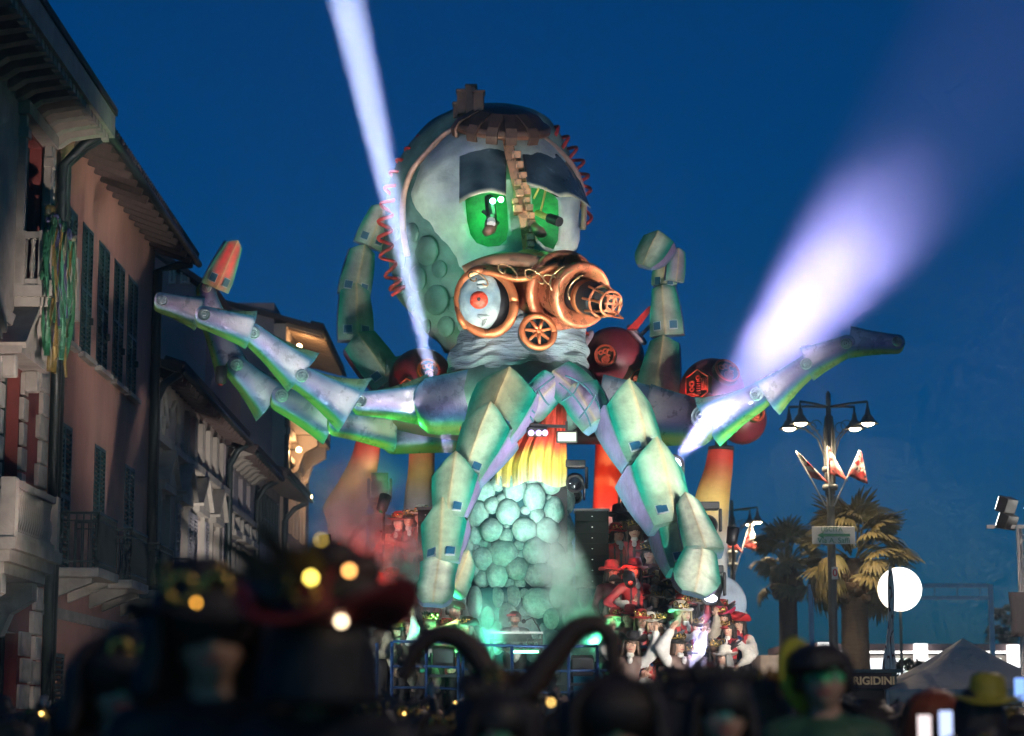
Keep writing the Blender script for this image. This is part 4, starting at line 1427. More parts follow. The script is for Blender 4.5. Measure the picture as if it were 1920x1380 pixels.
# ================================================================== pods: riveted red spheres with portholes
M_pod = mat('dark_red_pod', (.20, .025, .035), rough=.38, var=.35, scale=2.5, bump=.25, bscale=10, bdist=.02)
M_pod_p = mat('bronze_panel', (.10, .055, .03), rough=.45, metal=.4, var=.35, scale=5)
M_trace = mat('orange_red_trim', (.75, .11, .05), rough=.4, var=.2)
def ring(g, M, r, t, n=20, a0=0, a1=2 * PI, z=0):
    k = max(4, int(n * (a1 - a0) / (2 * PI)))
    g.tube([M @ Vector((r[0] + r[2] * math.cos(a0 + (a1 - a0) * i / k), r[1] + r[2] * math.sin(a0 + (a1 - a0) * i / k), z)) for i in range(k + 1)], t, 6)
def pod(px, py, Y, rp, ports, label, extra=()):
    c = at(px, py, Y)
    r = rp * Y / FPX
    root = thing('steampunk_pod', (c.x, c.y, c.z - r), label, 'pod', 'red pods round the octopus')
    g = MB(); g.smooth = True
    g.ball(c, (r, r, r * 1.04), None, 36, 24)
    body = g.build('shell', M_pod, root)
    for dx, dy, pr, style in ports:
        d = Vector((dx * Y / FPX, 0, -dy * Y / FPX))
        d.y = -math.sqrt(max(.02, r * r - d.x ** 2 - d.z ** 2))
        n = d.normalized()
        q = n.to_track_quat('Z', 'Y').to_matrix().to_4x4()
        M = Matrix.Translation(c + d * 1.0) @ q
        p = pr * Y / FPX
        g = MB(); g.smooth = True
        if style == 'round':
            g.lathe([(p * 1.12, -.06), (p * 1.1, .04), (p, .06), (p * .93, .03), (p * .01, .02)], M, 28)
            po = g.build('porthole', M_pod_p, root)
            g = MB(); g.smooth = True
            ring(g, M, (0, 0, p), .022, 28, z=.06)
            ring(g, M, (0, 0, p * .82), .012, 28, 2.6, 4.9, z=.05)
            ring(g, M, (p * .05, p * .42, p * .2), .018, z=.05)
            ring(g, M, (p * .45, p * .25, p * .3), .02, 20, .4, 5, z=.05)
            ring(g, M, (p * .05, -p * .42, p * .3), .025, z=.05)
            ring(g, M, (-p * .4, p * .3, p * .18), .016, z=.05)
            for k in range(6):
                a = k * PI / 3
                g.tube([M @ Vector((p * .05, -p * .42, .05)), M @ Vector((p * .05 + p * .28 * math.cos(a), -p * .42 + p * .28 * math.sin(a), .05))], .014, 5)
            g.build('porthole_trim', M_trace, po)
        elif style == 'panel':
            secs = []
            hexa = [Vector((p * math.cos(PI / 6 + k * PI / 3), p * 1.15 * math.sin(PI / 6 + k * PI / 3), 0)) for k in range(6)]
            g.smooth = False
            g.loft([[M @ (v * k + Vector((0, 0, z))) for v in hexa] for k, z in ((1.08, -.12), (1.05, .05), (.98, .07), (.93, .05))])
            po = g.build('panel', M_pod_p, root)
            g = MB(); g.smooth = True
            ring(g, M, (-p * .35, p * .1, p * .16), .02, z=.08)
            ring(g, M, (-p * .35, -p * .3, p * .13), .018, z=.08)
            ring(g, M, (p * .1, p * .5, p * .12), .018, z=.08)
            for k in range(7):
                y = -p * .6 + k * p * .17
                g.beam(M @ Vector((p * .02, y, .08)), M @ Vector((p * .3, y, .08)), .02)
            for x in (.42, .56, .7):
                g.beam(M @ Vector((p * x, -p * .4, .08)), M @ Vector((p * x, p * .45, .08)), .025)
            for v in range(6):
                g.beam(M @ (hexa[v] * .95 + Vector((0, 0, .07))), M @ (hexa[(v + 1) % 6] * .95 + Vector((0, 0, .07))), .02)
            g.beam(M @ Vector((-p * .6, -p * .62, .08)), M @ Vector((-p * .1, -p * .62, .08)), .03)
            g.beam(M @ Vector((-p * .6, -p * .75, .08)), M @ Vector((p * .2, -p * .75, .08)), .03)
            g.build('panel_trim', M_trace, po)
        elif style == 'loop':
            g.tube([M @ Vector((p * .45 * math.cos(a), p * math.sin(a), .05)) for a in [2 * PI * i / 20 for i in range(21)]], .05, 8)
            g.build('handle', mat('pale_pink_grey', (.45, .32, .36), rough=.35), root)
    return root
pr = pod(1150, 674, 38.6, 60, [(-17, 2, 19, 'round'), (38, 38, 27, 'panel'), (40, -40, 22, 'loop'), (-50, 42, 20, 'panel'), (-46, -32, 16, 'loop')], 'large dark red sphere with porthole and hexagonal panel right of the octopus face')
for a, b, w0 in (((1222, 575), (1185, 618), 9), ((1078, 605), (1095, 628), 9)):
    g = MB()
    A_, B_ = at(a[0], a[1], 38.3), at(b[0], b[1], 38.2)
    d = (B_ - A_).normalized()
    g.loft([[A_ + Vector((x, y, 0)) * .05 for x, y in ((-1, -1), (1, -1), (1, 1), (-1, 1))], [B_ + Vector((x, y, 0)) * .09 for x, y in ((-1, -1), (1, -1), (1, 1), (-1, 1))]])
    g.build('fin', mat('bright_red_fin', (.7, .05, .04), rough=.35), pr)
g = MB(); g.tube([at(1228, 602, 38.5), at(1198, 632, 38.4)], .035, 8); g.build('stay', M_grey, pr)
pod(1335, 735, 37.6, 62, [(-30, -4, 27, 'panel'), (22, -30, 24, 'round'), (50, 20, 18, 'loop')], 'dark red sphere with bright red painted tracery behind the right arm bolt')
pod(1392, 786, 37.0, 46, [(18, -6, 16, 'round'), (-20, 12, 14, 'loop')], 'smaller red sphere standing on the tall flame-coloured column at the right')
pod(790, 716, 38.8, 62, [(15, -12, 20, 'round'), (-20, 20, 18, 'panel')], 'dark red sphere half hidden behind the left side arm')

# ================================================================== flame-coloured columns
M_colm = mat('painted_column', attr=True, rough=.6, var=.22, scale=2.5, bump=.2, bscale=8)
def column(path, label, tint=(1, 1, 1)):
    P = [at(x, y, Y) for x, y, Y, w in path]
    W = [w * path[0][2] / FPX / 2 for *_, w in path]
    b = P[-1].copy()
    root = thing('painted_column', b, label, 'column', 'flame-coloured columns behind the octopus')
    g = MB(); g.smooth = True
    n = 24
    cent = along([tuple(p) for p in P], n)
    rad = along([(w, 0) for w in W], n)
    secs, cols = [], []
    for i in range(n + 1):
        t = i / n
        c = mixc((.60, .045, .03), (.68, .46, .12), smoothstep(.1, .42, t))
        c = mixc(c, (.42, .42, .40), smoothstep(.38, .72, t))
        c = tuple(c[k] * tint[k] for k in range(3))
        secs.append([cent[i] + Vector((rad[i].x * math.cos(a), rad[i].x * math.sin(a), 0)) for a in [2 * PI * k / 20 for k in range(20)]])
        cols.append([c] * 20)
    g.loft(secs, True, True, cols)
    g.build('shaft', M_colm, root)
    g = MB(); g.smooth = True
    M = Matrix.Translation(P[0])
    g.lathe([(W[0] * 1.0, -.03), (W[0] * 1.04, .0), (W[0] * 1.0, .04), (.1, .06), (.1, .2)], M, 20)
    g.build('collar', M_black, root)
    return root
column([(693, 815, 39.0, 46), (684, 860, 39, 54), (668, 905, 39, 70), (648, 950, 39, 84), (650, 985, 39, 72), (655, 1080, 39, 70)], 'column curving outward at the far left, yellow below red, in smoke')
column([(792, 815, 38.8, 48), (790, 880, 38.8, 50), (786, 950, 38.8, 58), (784, 1080, 38.8, 62)], 'straight red-topped column behind the left front leg', (1, .8, .85))
column([(1140, 800, 39.0, 44), (1143, 860, 39, 56), (1145, 930, 39, 66), (1146, 1000, 39, 74), (1148, 1100, 39, 78)], 'red-lit column rising behind the black speaker stack', (1.1, .9, .9))
column([(1352, 842, 37.0, 48), (1347, 880, 37, 54), (1335, 940, 37, 66), (1338, 1000, 37, 54), (1346, 1060, 37, 36), (1350, 1130, 37, 34)], 'column tapering to a foot under the small right sphere')
# ================================================================== stone pillar, deck and stage gear
M_stone = mat('pale_teal_stone', (.30, .48, .43), rough=.6, var=.4, scale=3.2, col2=(.20, .38, .36), bump=.35, bscale=9, bdist=.02)
M_stone_b = mat('deep_teal_joint', (.02, .11, .12), rough=.7, var=.3)
def stones_on(g_rows, Y, k, parent, rmin, rmax, tries, count, ylim, seedv, flat=.75):
    "rounded stones packed over the front of a ring body, each a part of its own"
    rnd = random.Random(seedv)
    placed = []
    base = MB(); base.smooth = True
    mes = []
    for q in range(5):
        base = MB(); base.smooth = True
        base.ball((0, 0, 0), 1, None, 16, 10)
        base.v = [tuple(Vector(v) * (1 + .08 * mnoise.noise(Vector(v) * 1.3 + Vector((q * 7, 0, 0))) + .05 * mnoise.noise(Vector(v) * 4))) for v in base.v]
        mes.append(base.mesh('stone', M_stone))
    for t in range(tries):
        r = rmax - (rmax - rmin) * (t / tries) ** .6 * rnd.uniform(.75, 1)
        py = rnd.uniform(ylim[0] + r * .7, ylim[1] - r * .7)
        xl, xr = g_rows.row(py)
        ang = rnd.uniform(-1.45, 1.45)
        hw = (xr - xl) / 2
        s = hw * ang
        if any((s - q[0]) ** 2 + (py - q[1]) ** 2 < ((r + q[2]) * .80) ** 2 for q in placed):
            continue
        placed.append((s, py, r))
        if len(placed) > count:
            break
        hm = hw * Y / FPX
        c = at((xl + xr) / 2, py, Y)
        n = Vector((math.sin(ang), -math.cos(ang) * k, 0))
        p = c + Vector((hm * math.sin(ang), -hm * k * math.cos(ang), 0))
        o = obj('stone', rnd.choice(mes), parent)
        rm = r * Y / FPX
        q = n.normalized().to_track_quat('Z', 'Y').to_euler()
        o.location = p
        o.rotation_euler = (q.x, q.y, q.z)
        o.scale = (rm * rnd.uniform(.85, 1.2), rm * rnd.uniform(.85, 1.2), rm * flat * rnd.uniform(.85, 1.15))
    return placed
pil = Rings([(896, 900, 1048), (912, 886, 1058), (950, 880, 1062), (1000, 876, 1064), (1060, 876, 1062), (1100, 882, 1058), (1108, 884, 1056)], 36.9, .85, 40, 8)
rp = thing('stone_pillar', (at(968, 1108, 36.9).x, 36.9, at(968, 1108, 36.9).z), 'pillar of pale teal rounded stones below the octopus', 'pillar')
pil.mesh(MB()).build('core', M_stone_b, rp)
stones_on(pil, 36.9, .85, rp, 6, 25, 16000, 290, (898, 1108), 5)
base = Rings([(1104, 855, 1150), (1116, 845, 1160), (1150, 842, 1166), (1200, 840, 1168), (1250, 840, 1168)], 36.6, .35, 40, 10)
bp_ = thing('stone_plinth', (at(1005, 1250, 36.6).x, 36.6, 1.7), 'wide teal stone plinth behind the performer at the desk', 'plinth')
base.mesh(MB()).build('core', M_stone_b, bp_)
stones_on(base, 36.6, .35, bp_, 9, 28, 6000, 130, (1106, 1240), 8, .35)

# sculpted pale head at the end of the plinth
hd = Rings([(1104, 1150, 1172), (1112, 1140, 1184), (1130, 1136, 1192), (1146, 1138, 1196), (1156, 1140, 1200), (1166, 1142, 1190), (1182, 1148, 1188), (1196, 1150, 1178)], 35.9, .8, 32, 3)
o = hd.mesh(MB()).build('sculpted_head', mat('grey_white_plaster', (.45, .50, .52), rough=.55, var=.3))
tag(o, 'pale sculpted head in profile at the end of the stone plinth', 'sculpture')

# deck of the float with stepped stands either side
M_deck = mat('black_stage_board', (.03, .03, .032), rough=.6, var=.3)
M_skirt = mat('dark_blue_skirt', (.02, .03, .05), rough=.7, var=.3)
M_tyre = mat('tyre_rubber', (.015, .015, .015), rough=.8)
fl = thing('float_wagon', (0, 37, 0), 'dark wheeled wagon deck with stepped stands carrying the octopus', 'float')
def tier(name, x0, x1, y0, y1, z, h=.12):
    g = MB(); g.bbox(x0, x1, y0, y1, z - h, z)
    return g.build(name, M_deck, fl, bevel=.01)
tier('deck', -2.7, 4.2, 33.6, 42.0, 1.0)
tier('desk_stage', -1.1, 1.45, 34.2, 36.0, 1.75)
TR = [(33.75, 1.0), (34.5, 1.55), (35.3, 2.2), (36.1, 3.0)]
for i, (y, z) in enumerate(TR[1:]):
    tier('step', 1.5, 3.55, y - .35, y + .45, z, .1)
    g = MB(); g.bbox(1.5, 3.55, y - .34, y - .30, z - .62, z - .1); g.build('riser', M_skirt, fl)
TL = [(34.4, 1.45), (35.5, 2.1), (36.9, 3.25), (38.6, 3.65)]
for i, (y, z) in enumerate(TL):
    tier('step', -3.3, -1.2, y - .5, y + .6, z, .1)
    g = MB(); g.bbox(-3.3, -1.2, y - .49, y - .45, z - .55, z - .1); g.build('riser', M_skirt, fl)
for sx, x0, x1 in ((-1, -2.7, 4.2),):
    g = MB(); g.bbox(x0, x1, 33.62, 33.68, .15, .9); g.build('skirt', M_skirt, fl)
for x in (-2.0, 3.4):
    for y in (34.6, 40.5):
        g = MB(); g.smooth = True
        g.lathe([(.1, -.12), (.38, -.12), (.42, -.07), (.42, .07), (.38, .12), (.1, .12)], Matrix.Translation((x, y, .42)) @ Matrix.Rotation(PI / 2, 4, 'Y'), 24)
        g.build('wheel', M_tyre, fl)
g = MB(); g.bbox(-.5, .9, 36.4, 38.0, 1.0, 5.6)
g.build('mast', M_black, fl)
for x in (-2.6, -.6, 1.0, 2.9):
    g = MB(); g.tube([(x, 38.9, 1.0), (x, 38.9, 4.6)], .06, 8); g.build('support_post', M_black, fl)

# blue pipe guard rails
M_blue = mat('blue_pipe_paint', (.012, .05, .16), rough=.45, var=.2, metal=.2)
def rail(pts, Y, label, posts):
    c = at(pts[0][0], pts[0][1], Y)
    root = thing('guard_rail', (c.x, Y, 1.0), label, 'railing', 'blue guard rails on the float')
    g = MB(); g.smooth = True
    g.tube([at(x, y, Y) for x, y in pts], .022, 8)
    g.build('top_rail', M_blue, root)
    g = MB(); g.smooth = True
    g.tube([at(x, y + 46, Y) for x, y in pts], .02, 8)
    g.build('mid_rail', M_blue, root)
    g = MB(); g.smooth = True
    g.tube([at(x, y + 86, Y) for x, y in pts], .02, 8)
    g.build('low_rail', M_blue, root)
    for x, y in posts:
        g = MB(); g.smooth = True
        p = at(x, y, Y)
        g.tube([p, Vector((p.x, p.y, 1.0))], .026, 8)
        g.build('post', M_blue, root)
rail([(737, 1203), (805, 1203), (862, 1206)], 33.75, 'blue pipe railing at the left end of the float front', [(707, 1205), (735, 1203), (800, 1203), (860, 1206)])
rail([(868, 1208), (930, 1210), (1000, 1212), (1060, 1212), (1120, 1211)], 33.8, 'blue pipe railing before the performer at the desk', [(868, 1208), (960, 1211), (1066, 1212), (1120, 1211)])
rail([(1125, 1211), (1165, 1212), (1212, 1213), (1222, 1222), (1222, 1250)], 33.7, 'blue pipe railing in front of the red-vested woman', [(1160, 1212), (1195, 1212)])
rail([(1282, 1193), (1330, 1192), (1388, 1194)], 34.3, 'blue pipe railing at the right corner of the stands', [(1284, 1193), (1388, 1194)])

# line array of speakers, two hung stacks
M_spk = mat('speaker_grille', (.004, .005, .005), rough=.9, var=.35, scale=90, spec=.05, bump=.6, bscale=160, bdist=.004)
def speaker_stack(x0, x1, y0, y1, n, Y, label):
    a, b = at(x0, y1, Y), at(x1, y0, Y)
    root = thing('speaker_stack', ((a.x + b.x) / 2, Y, a.z), label, 'speakers')
    h = (b.z - a.z) / n
    for i in range(n):
        g = MB()
        z = a.z + i * h
        g.box(((a.x + b.x) / 2, Y + .25, z + h / 2), (b.x - a.x, .5, h - .004))
        c = g.build('speaker_box', M_spk, root)
        g = MB()
        g.box(((a.x + b.x) / 2, Y - .006, z + h * .5), (.02, .012, .01))
        g.build('badge', mat('white_badge', (.7, .72, .7), rough=.3), c)
    g = MB()
    g.box(((a.x + b.x) / 2, Y + .25, b.z + .02), (b.x - a.x + .04, .5, .04))
    g.build('fly_frame', M_black, root)
    return root
speaker_stack(1080, 1141, 958, 1100, 7, 35.7, 'tall black line of speakers right of the stone pillar')
speaker_stack(783, 812, 955, 1060, 5, 36.6, 'dark speaker stack behind the left front leg')

# moving-head spotlights
M_lens_on = glow('lit_lens', (.75, .78, 1.0), 30)
M_lens_off = mat('dark_lens', (.01, .01, .014), rough=.1)
def moving_head(px, py, Y, aim, label, lit=None, s=1.0, stand=True):
    f = -1 if (Vector(aim) - at(px, py, Y)).z < 0 else 1
    "base, yoke arms and a barrel pointing at aim (world point)"
    c = at(px, py, Y)
    root = thing('moving_head_light', (c.x, c.y, c.z - .34 * s), label, 'stage light', 'moving-head spotlights')
    g = MB(); g.box(c + Vector((0, 0, -.30 * s * f)), (.34 * s, .30 * s, .12 * s)); g.build('base', M_black, root, bevel=.02)
    for sx in (-1, 1):
        g = MB(); g.box(c + Vector((sx * .19 * s, 0, -.08 * s * f)), (.05 * s, .13 * s, .36 * s)); g.build('yoke_arm', M_black, root, bevel=.02)
    d = (Vector(aim) - c).normalized()
    M = Matrix.Translation(c) @ d.to_track_quat('Z', 'Y').to_matrix().to_4x4()
    g = MB(); g.smooth = True
    g.lathe([(.05 * s, -.24 * s), (.13 * s, -.22 * s), (.155 * s, -.1 * s), (.155 * s, .04 * s), (.135 * s, .06 * s), (.15 * s, .10 * s), (.15 * s, .2 * s), (.125 * s, .2 * s), (.125 * s, .16 * s)], M, 20)
    b = g.build('barrel', M_black, root)
    g = MB(); g.smooth = True
    g.lathe([(.126 * s, .15 * s), (.08 * s, .172 * s), (.01, .18 * s)], M, 20, False)
    g.build('lens', lit or M_lens_off, b)
    return root, c + d * .24 * s, d
BEAMS = []
def beam(px, py, Y, aim, ang, energy, color, label, blend=.25, lit=None, s=1.0, falloff='Linear'):
    root, p, d = moving_head(px, py, Y, aim, label, lit or M_lens_on, s)
    BEAMS.append(lamp('beam_lamp', 'SPOT', p, energy, color, root, aim, ang, blend, .09 * s, falloff))
    return root
moving_head(1078, 905, 36.4, at(1080, 1000, 30), 'unlit moving head on the bar above the speaker stack')
moving_head(712, 908, 38.6, at(711, 300, 38), 'moving head beaming straight up near the yellow-hatted man', M_lens_on)
moving_head(1078, 760 + 170, 36.9, at(1120, 1000, 30), 'second unlit moving head low behind the pillar drape', s=.8)
moving_head(1328, 985, 34.9, at(1300, 930, 30), 'moving head behind the right front claw')
moving_head(1176, 945, 36.6, at(1100, 1000, 30), 'small dark moving head beside the red-lit column', s=.7)
# flat LED panel and bar under the trunk
fx = thing('led_panel', at(1062, 830, 35.6), 'flat square LED panel hung under the octopus mouth', 'stage light')
g = MB(); a, b = at(1043, 830, 35.6), at(1083, 808, 35.6)
g.bbox(a.x, b.x, 35.6, 35.68, a.z, b.z); g.build('housing', M_black, fx, bevel=.01)
g = MB(); g.bbox(a.x + .025, b.x - .025, 35.588, 35.606, a.z + .025, b.z - .025); g.build('diffuser', mat('led_diffuser', (.55, .56, .45), rough=.4, emit=(.9, .9, .7), estr=.35), fx)
g = MB(); g.beam(at(1062, 808, 35.64), at(1062, 790, 35.64), .04); g.build('bracket', M_black, fx)
fx = thing('effect_light', at(1005, 815, 35.6), 'black multi-lens effect light before the red drape', 'stage light')
g = MB(); a, b = at(988, 817, 35.6), at(1026, 802, 35.6)
g.bbox(a.x, b.x, 35.5, 35.75, a.z, b.z); g.build('housing', M_black, fx, bevel=.02)
for x in (996, 1010, 1022):
    g = MB(); g.smooth = True
    g.lathe([(.045, 0), (.05, .03), (.035, .03), (.01, .04)], Matrix.Translation(at(x, 812, 35.5)) @ Matrix.Rotation(PI / 2, 4, 'X'), 14); g.build('lens', glow('violet_lens', (.7, .5, 1), 1.2), fx)
g = MB(); g.beam(at(985, 797, 35.62), at(1062, 800, 35.62), .05); g.build('bar', M_black, fx)

# LED wash lights standing at the front of the deck
def wash(px, py, Y, col, label, sgn=1, aim=None, energy=0, ang=70):
    c = at(px, py, Y)
    root = thing('wash_light', (c.x, c.y, c.z - .3), label, 'stage light', 'LED wash lights along the deck edge')
    g = MB(); g.box(c, (.34, .16, .30), Euler((R(18), 0, 0)).to_matrix()); g.build('housing', M_black, root, bevel=.03)
    for sx in (-1, 1):
        g = MB(); g.box(c + Vector((sx * .195, 0, -.1)), (.025, .06, .32)); g.build('bracket', M_black, root)
    g = MB(); g.box(c + Vector((0, 0, -.28)), (.44, .22, .04)); g.build('foot', M_black, root)
    g = MB(); g.box(c + Vector((0, .10, .03)), (.29, .02, .24), Euler((R(18), 0, 0)).to_matrix()); g.build('led_face', glow('wash_' + '%02d%02d%02d' % tuple(int(9 * k) for k in col), col, 12), root)
    if energy:
        lamp('wash_lamp', 'SPOT', c + Vector((0, .16, .12)), energy, col, root, aim, ang, .5, .12)
    return root
wash(832, 1232, 33.9, (.15, 1, .45), 'black LED wash light with green glow at the left rail', aim=at(800, 1000, 35.2), energy=350, ang=50)
wash(1092, 1248, 33.9, (.2, 1, .5), 'black LED wash light beside the green smoke jet', aim=at(1100, 900, 34.6), energy=500, ang=36)
wash(1030, 1246, 34.0, (1, .98, .88), 'black LED wash light right of the desk', aim=at(985, 560, 37), energy=0)

# performer's glass desk with its green light strip
dk = thing('stage_desk', at(968, 1290, 34.9), 'glass-fronted performer desk with glowing green strip', 'desk')
g = MB(); a, b = at(918, 1226, 34.6), at(1016, 1188, 34.6)
g.bbox(a.x, b.x, 34.6, 34.62, a.z, b.z)
gm, gn, gl, gb = _new('desk_glass')
gb.inputs['Base Color'].default_value = (.8, .9, .88, 1); gb.inputs['Roughness'].default_value = .08; gb.inputs['Transmission Weight'].default_value = .95; gb.inputs['IOR'].default_value = 1.05
g.build('glass_front', gm, dk)
g = MB(); g.bbox(a.x - .02, b.x + .02, 34.58, 34.64, b.z, b.z + .03); g.build('top_edge', mat('steel_edge', (.5, .52, .5), rough=.3, metal=.7), dk)
g = MB(); g.bbox(a.x, b.x, 34.66, 35.15, b.z - .12, b.z - .08); g.build('table_top', M_black, dk)
g = MB(); p, q = at(962, 1224, 34.55), at(1010, 1220, 34.55); g.bbox(p.x, q.x, 34.55, 34.6, p.z, q.z); g.build('light_strip', glow('green_strip', (.2, 1, .5), 14), dk)
for x in (a.x + .03, b.x - .03):
    g = MB(); g.bbox(x - .03, x + .03, 34.64, 34.7, 1.75, b.z - .12); g.build('leg', M_black, dk)
g = MB(); g.box(((a.x + b.x) / 2 - .1, 34.9, b.z - .03), (.5, .3, .1)); g.build('mixer', M_black, dk, bevel=.01)
ms = thing('microphone_stand', at(1014, 1230, 34.7), 'thin black microphone boom beside the desk', 'microphone stand')
g = MB(); g.smooth = True; p = at(1016, 1190, 34.7); g.tube([Vector((p.x, 34.7, 1.75)), p, at(1006, 1170, 34.7)], .012, 6); g.build('pole', M_black, ms)
g = MB(); g.smooth = True; g.tube([at(1006, 1172, 34.7), at(998, 1158, 34.65), at(984, 1164, 34.6)], .009, 6); g.build('boom', M_black, ms)
g = MB(); g.smooth = True; g.ball(at(982, 1165, 34.6), .035, None, 8, 6); g.build('microphone', M_black, ms)
# big pale round drum-like reflector at the right corner
rf = thing('round_reflector', at(1345, 1190, 35.4), 'pale grey round reflector disc behind the lit right spotlight', 'reflector')
g = MB(); g.smooth = True
c = at(1347, 1130, 35.4)
g.lathe([(.01, .10), (.28, .08), (.42, .02), (.45, -.02), (.42, -.05), (.01, -.05)], Matrix.Translation(c) @ Matrix.Rotation(R(80), 4, 'X'), 32); g.build('dish', mat('pale_grey_dish', (.30, .36, .42), rough=.5), rf)
g = MB(); g.tube([c + Vector((0, .1, 0)), Vector((c.x, c.y + .1, 1.0))], .03, 8); g.build('pole', M_black, rf)
# ================================================================== people
def caps_mesh(g, p0, r0, p1, r1, n=12):
    "closed tapered capsule"
    p0, p1 = Vector(p0), Vector(p1)
    d = p1 - p0
    if d.length < 1e-5:
        d = Vector((0, 0, .001)); p1 = p0 + d
    u = d.normalized()
    pts, rs = [], []
    for k in range(5):
        a = -PI / 2 + (PI / 2) * k / 4
        pts.append(p0 + u * (r0 * math.sin(a))); rs.append(max(.002, r0 * math.cos(a)))
    for k in range(5):
        a = (PI / 2) * k / 4
        pts.append(p1 + u * (r1 * math.sin(a))); rs.append(max(.002, r1 * math.cos(a)))
    g.tube(pts, rs, n)
POSE = {
    'relax': (((.28, .02, 1.13), (.27, -.10, .90)), ((.28, .02, 1.13), (.26, -.12, .92))),
    'up': (((.36, -.05, 1.56), (.34, -.14, 1.82)), ((.37, -.04, 1.54), (.28, -.16, 1.80))),
    'one_up': (((.36, -.05, 1.58), (.33, -.12, 1.86)), ((.30, .02, 1.13), (.24, -.16, .98))),
    'hips': (((.42, .06, 1.16), (.20, -.08, 1.0)), ((.42, .06, 1.16), (.20, -.08, 1.0))),
    'clap': (((.30, -.12, 1.15), (.06, -.34, 1.28)), ((.30, -.12, 1.15), (.07, -.33, 1.25))),
    'desk': (((.29, -.10, 1.12), (.20, -.36, 1.06)), ((.29, -.10, 1.12), (.19, -.36, 1.05))),
    'out': (((.44, -.02, 1.26), (.62, -.16, 1.42)), ((.40, .0, 1.15), (.46, -.15, .95))),
    'strum': (((.30, -.08, 1.14), (.08, -.26, 1.05)), ((.36, -.06, 1.18), (.46, -.26, 1.22))),
    'phone': (((.30, -.14, 1.24), (.10, -.36, 1.50)), ((.29, .0, 1.13), (.20, -.22, 1.05))),
    'arch': (((.31, .0, 1.86), (.45, -.05, 1.68)), ((.30, .0, 1.84), (.46, -.05, 1.66))),
    'sit': (((.30, -.05, 1.15), (.22, -.28, 1.0)), ((.44, .02, 1.30), (.30, -.1, 1.52))),
}
def body_prims(pose, puff=1.0, skirt=False):
    P = []
    def c(p0, r0, p1, r1, t):
        P.append((Vector(p0), r0, Vector(p1), r1, t))
    c((0, .01, .96), .150, (0, .005, 1.12), .140, 'waist')
    c((0, .005, 1.12), .140, (0, 0, 1.30), .160, 'chest')
    c((-.13, .005, 1.385), .082, (.13, .005, 1.385), .082, 'chest')
    c((0, .01, 1.42), .062, (0, -.005, 1.53), .055, 'neck')
    c((0, .012, 1.60), .094, (0, .015, 1.635), .098, 'head')
    c((0, -.028, 1.555), .066, (0, -.022, 1.60), .078, 'head')
    c((0, -.092, 1.612), .013, (0, -.110, 1.585), .017, 'head')
    c((0, -.075, 1.525), .026, (0, -.078, 1.53), .026, 'head')
    for s in (-1, 1):
        c((s * .093, .015, 1.585), .016, (s * .097, .018, 1.615), .02, 'head')
        c((s * .034, -.073, 1.640), .018, (s * .05, -.062, 1.640), .016, 'head')
        c((s * .045, -.055, 1.575), .032, (s * .048, -.05, 1.58), .032, 'head')
    arms = POSE[pose]
    for s, (el, wr) in zip((1, -1), arms):
        sh = Vector((s * .19, .005, 1.375))
        el = Vector((s * el[0], el[1], el[2])); wr = Vector((s * wr[0], wr[1], wr[2]))
        c(sh, .075, el, .055 * puff, 'sleeve')
        if puff > 1:
            m = sh.lerp(el, .55)
            c(m, .088, el.lerp(wr, .35), .092, 'sleeve')
            c(el.lerp(wr, .35), .092, el.lerp(wr, .8), .055, 'sleeve')
        c(el, .052 * puff, el.lerp(wr, .85), .040 * puff, 'sleeve')
        c(el.lerp(wr, .85), .032, wr, .028, 'skin')
        d = (wr - el).normalized()
        c(wr + d * .02, .030, wr + d * .075, .034, 'skin')
    for s in (-1, 1):
        c((s * .09, .01, .93), .125, (s * .105, -.01, .50), .078, 'legs')
        c((s * .105, -.01, .50), .076, (s * .11, .025, .10), .052, 'legs')
        c((s * .11, .03, .06), .055, (s * .118, -.14, .045), .045, 'shoe')
    if skirt:
        c((0, .01, .98), .165, (0, .015, .62), .23, 'skirt')
        c((0, .015, .62), .23, (0, .02, .45), .24, 'skirt')
    return P
BODY = {}
def body_geo(pose, puff, skirt, vox=.021):
    key = (pose, puff, skirt)
    if key in BODY:
        return BODY[key]
    prims = body_prims(pose, puff, skirt)
    g = MB()
    for p0, r0, p1, r1, t in prims:
        caps_mesh(g, p0, r0, p1, r1)
    me = bpy.data.meshes.new('tmp')
    me.from_pydata(g.v, [], g.f)
    o = bpy.data.objects.new('tmp', me); COL.objects.link(o)
    md = o.modifiers.new('r', 'REMESH'); md.mode = 'VOXEL'; md.voxel_size = vox
    sm = o.modifiers.new('s', 'SMOOTH'); sm.factor = .5; sm.iterations = 2
    dg = bpy.context.evaluated_depsgraph_get()
    m2 = bpy.data.meshes.new_from_object(o.evaluated_get(dg))
    bpy.data.objects.remove(o); bpy.data.meshes.remove(me)
    nv = len(m2.vertices)
    V = np.empty(nv * 3, dtype=np.float32); m2.vertices.foreach_get('co', V); V = V.reshape(-1, 3)
    best = np.full(nv, 1e9); ti = np.zeros(nv, dtype=int)
    tags = []
    for i, (p0, r0, p1, r1, t) in enumerate(prims):
        a, b = np.array(p0), np.array(p1)
        d = b - a
        tt = np.clip(((V - a) @ d) / max(1e-9, d @ d), 0, 1)
        dist = np.linalg.norm(V - (a + tt[:, None] * d), axis=1) - (r0 + (r1 - r0) * tt)
        k = dist < best
        best[k] = dist[k]; ti[k] = i
        tags.append(t)
    faces = [tuple(p.vertices) for p in m2.polygons]
    bpy.data.meshes.remove(m2)
    BODY[key] = (V, [tags[i] for i in ti], faces, prims)
    return BODY[key]
M_body = mat('costume_cloth_and_skin', attr=True, rough=.62, var=.22, scale=14, bump=.25, bscale=45, bdist=.01)
SK = (.50, .29, .20)
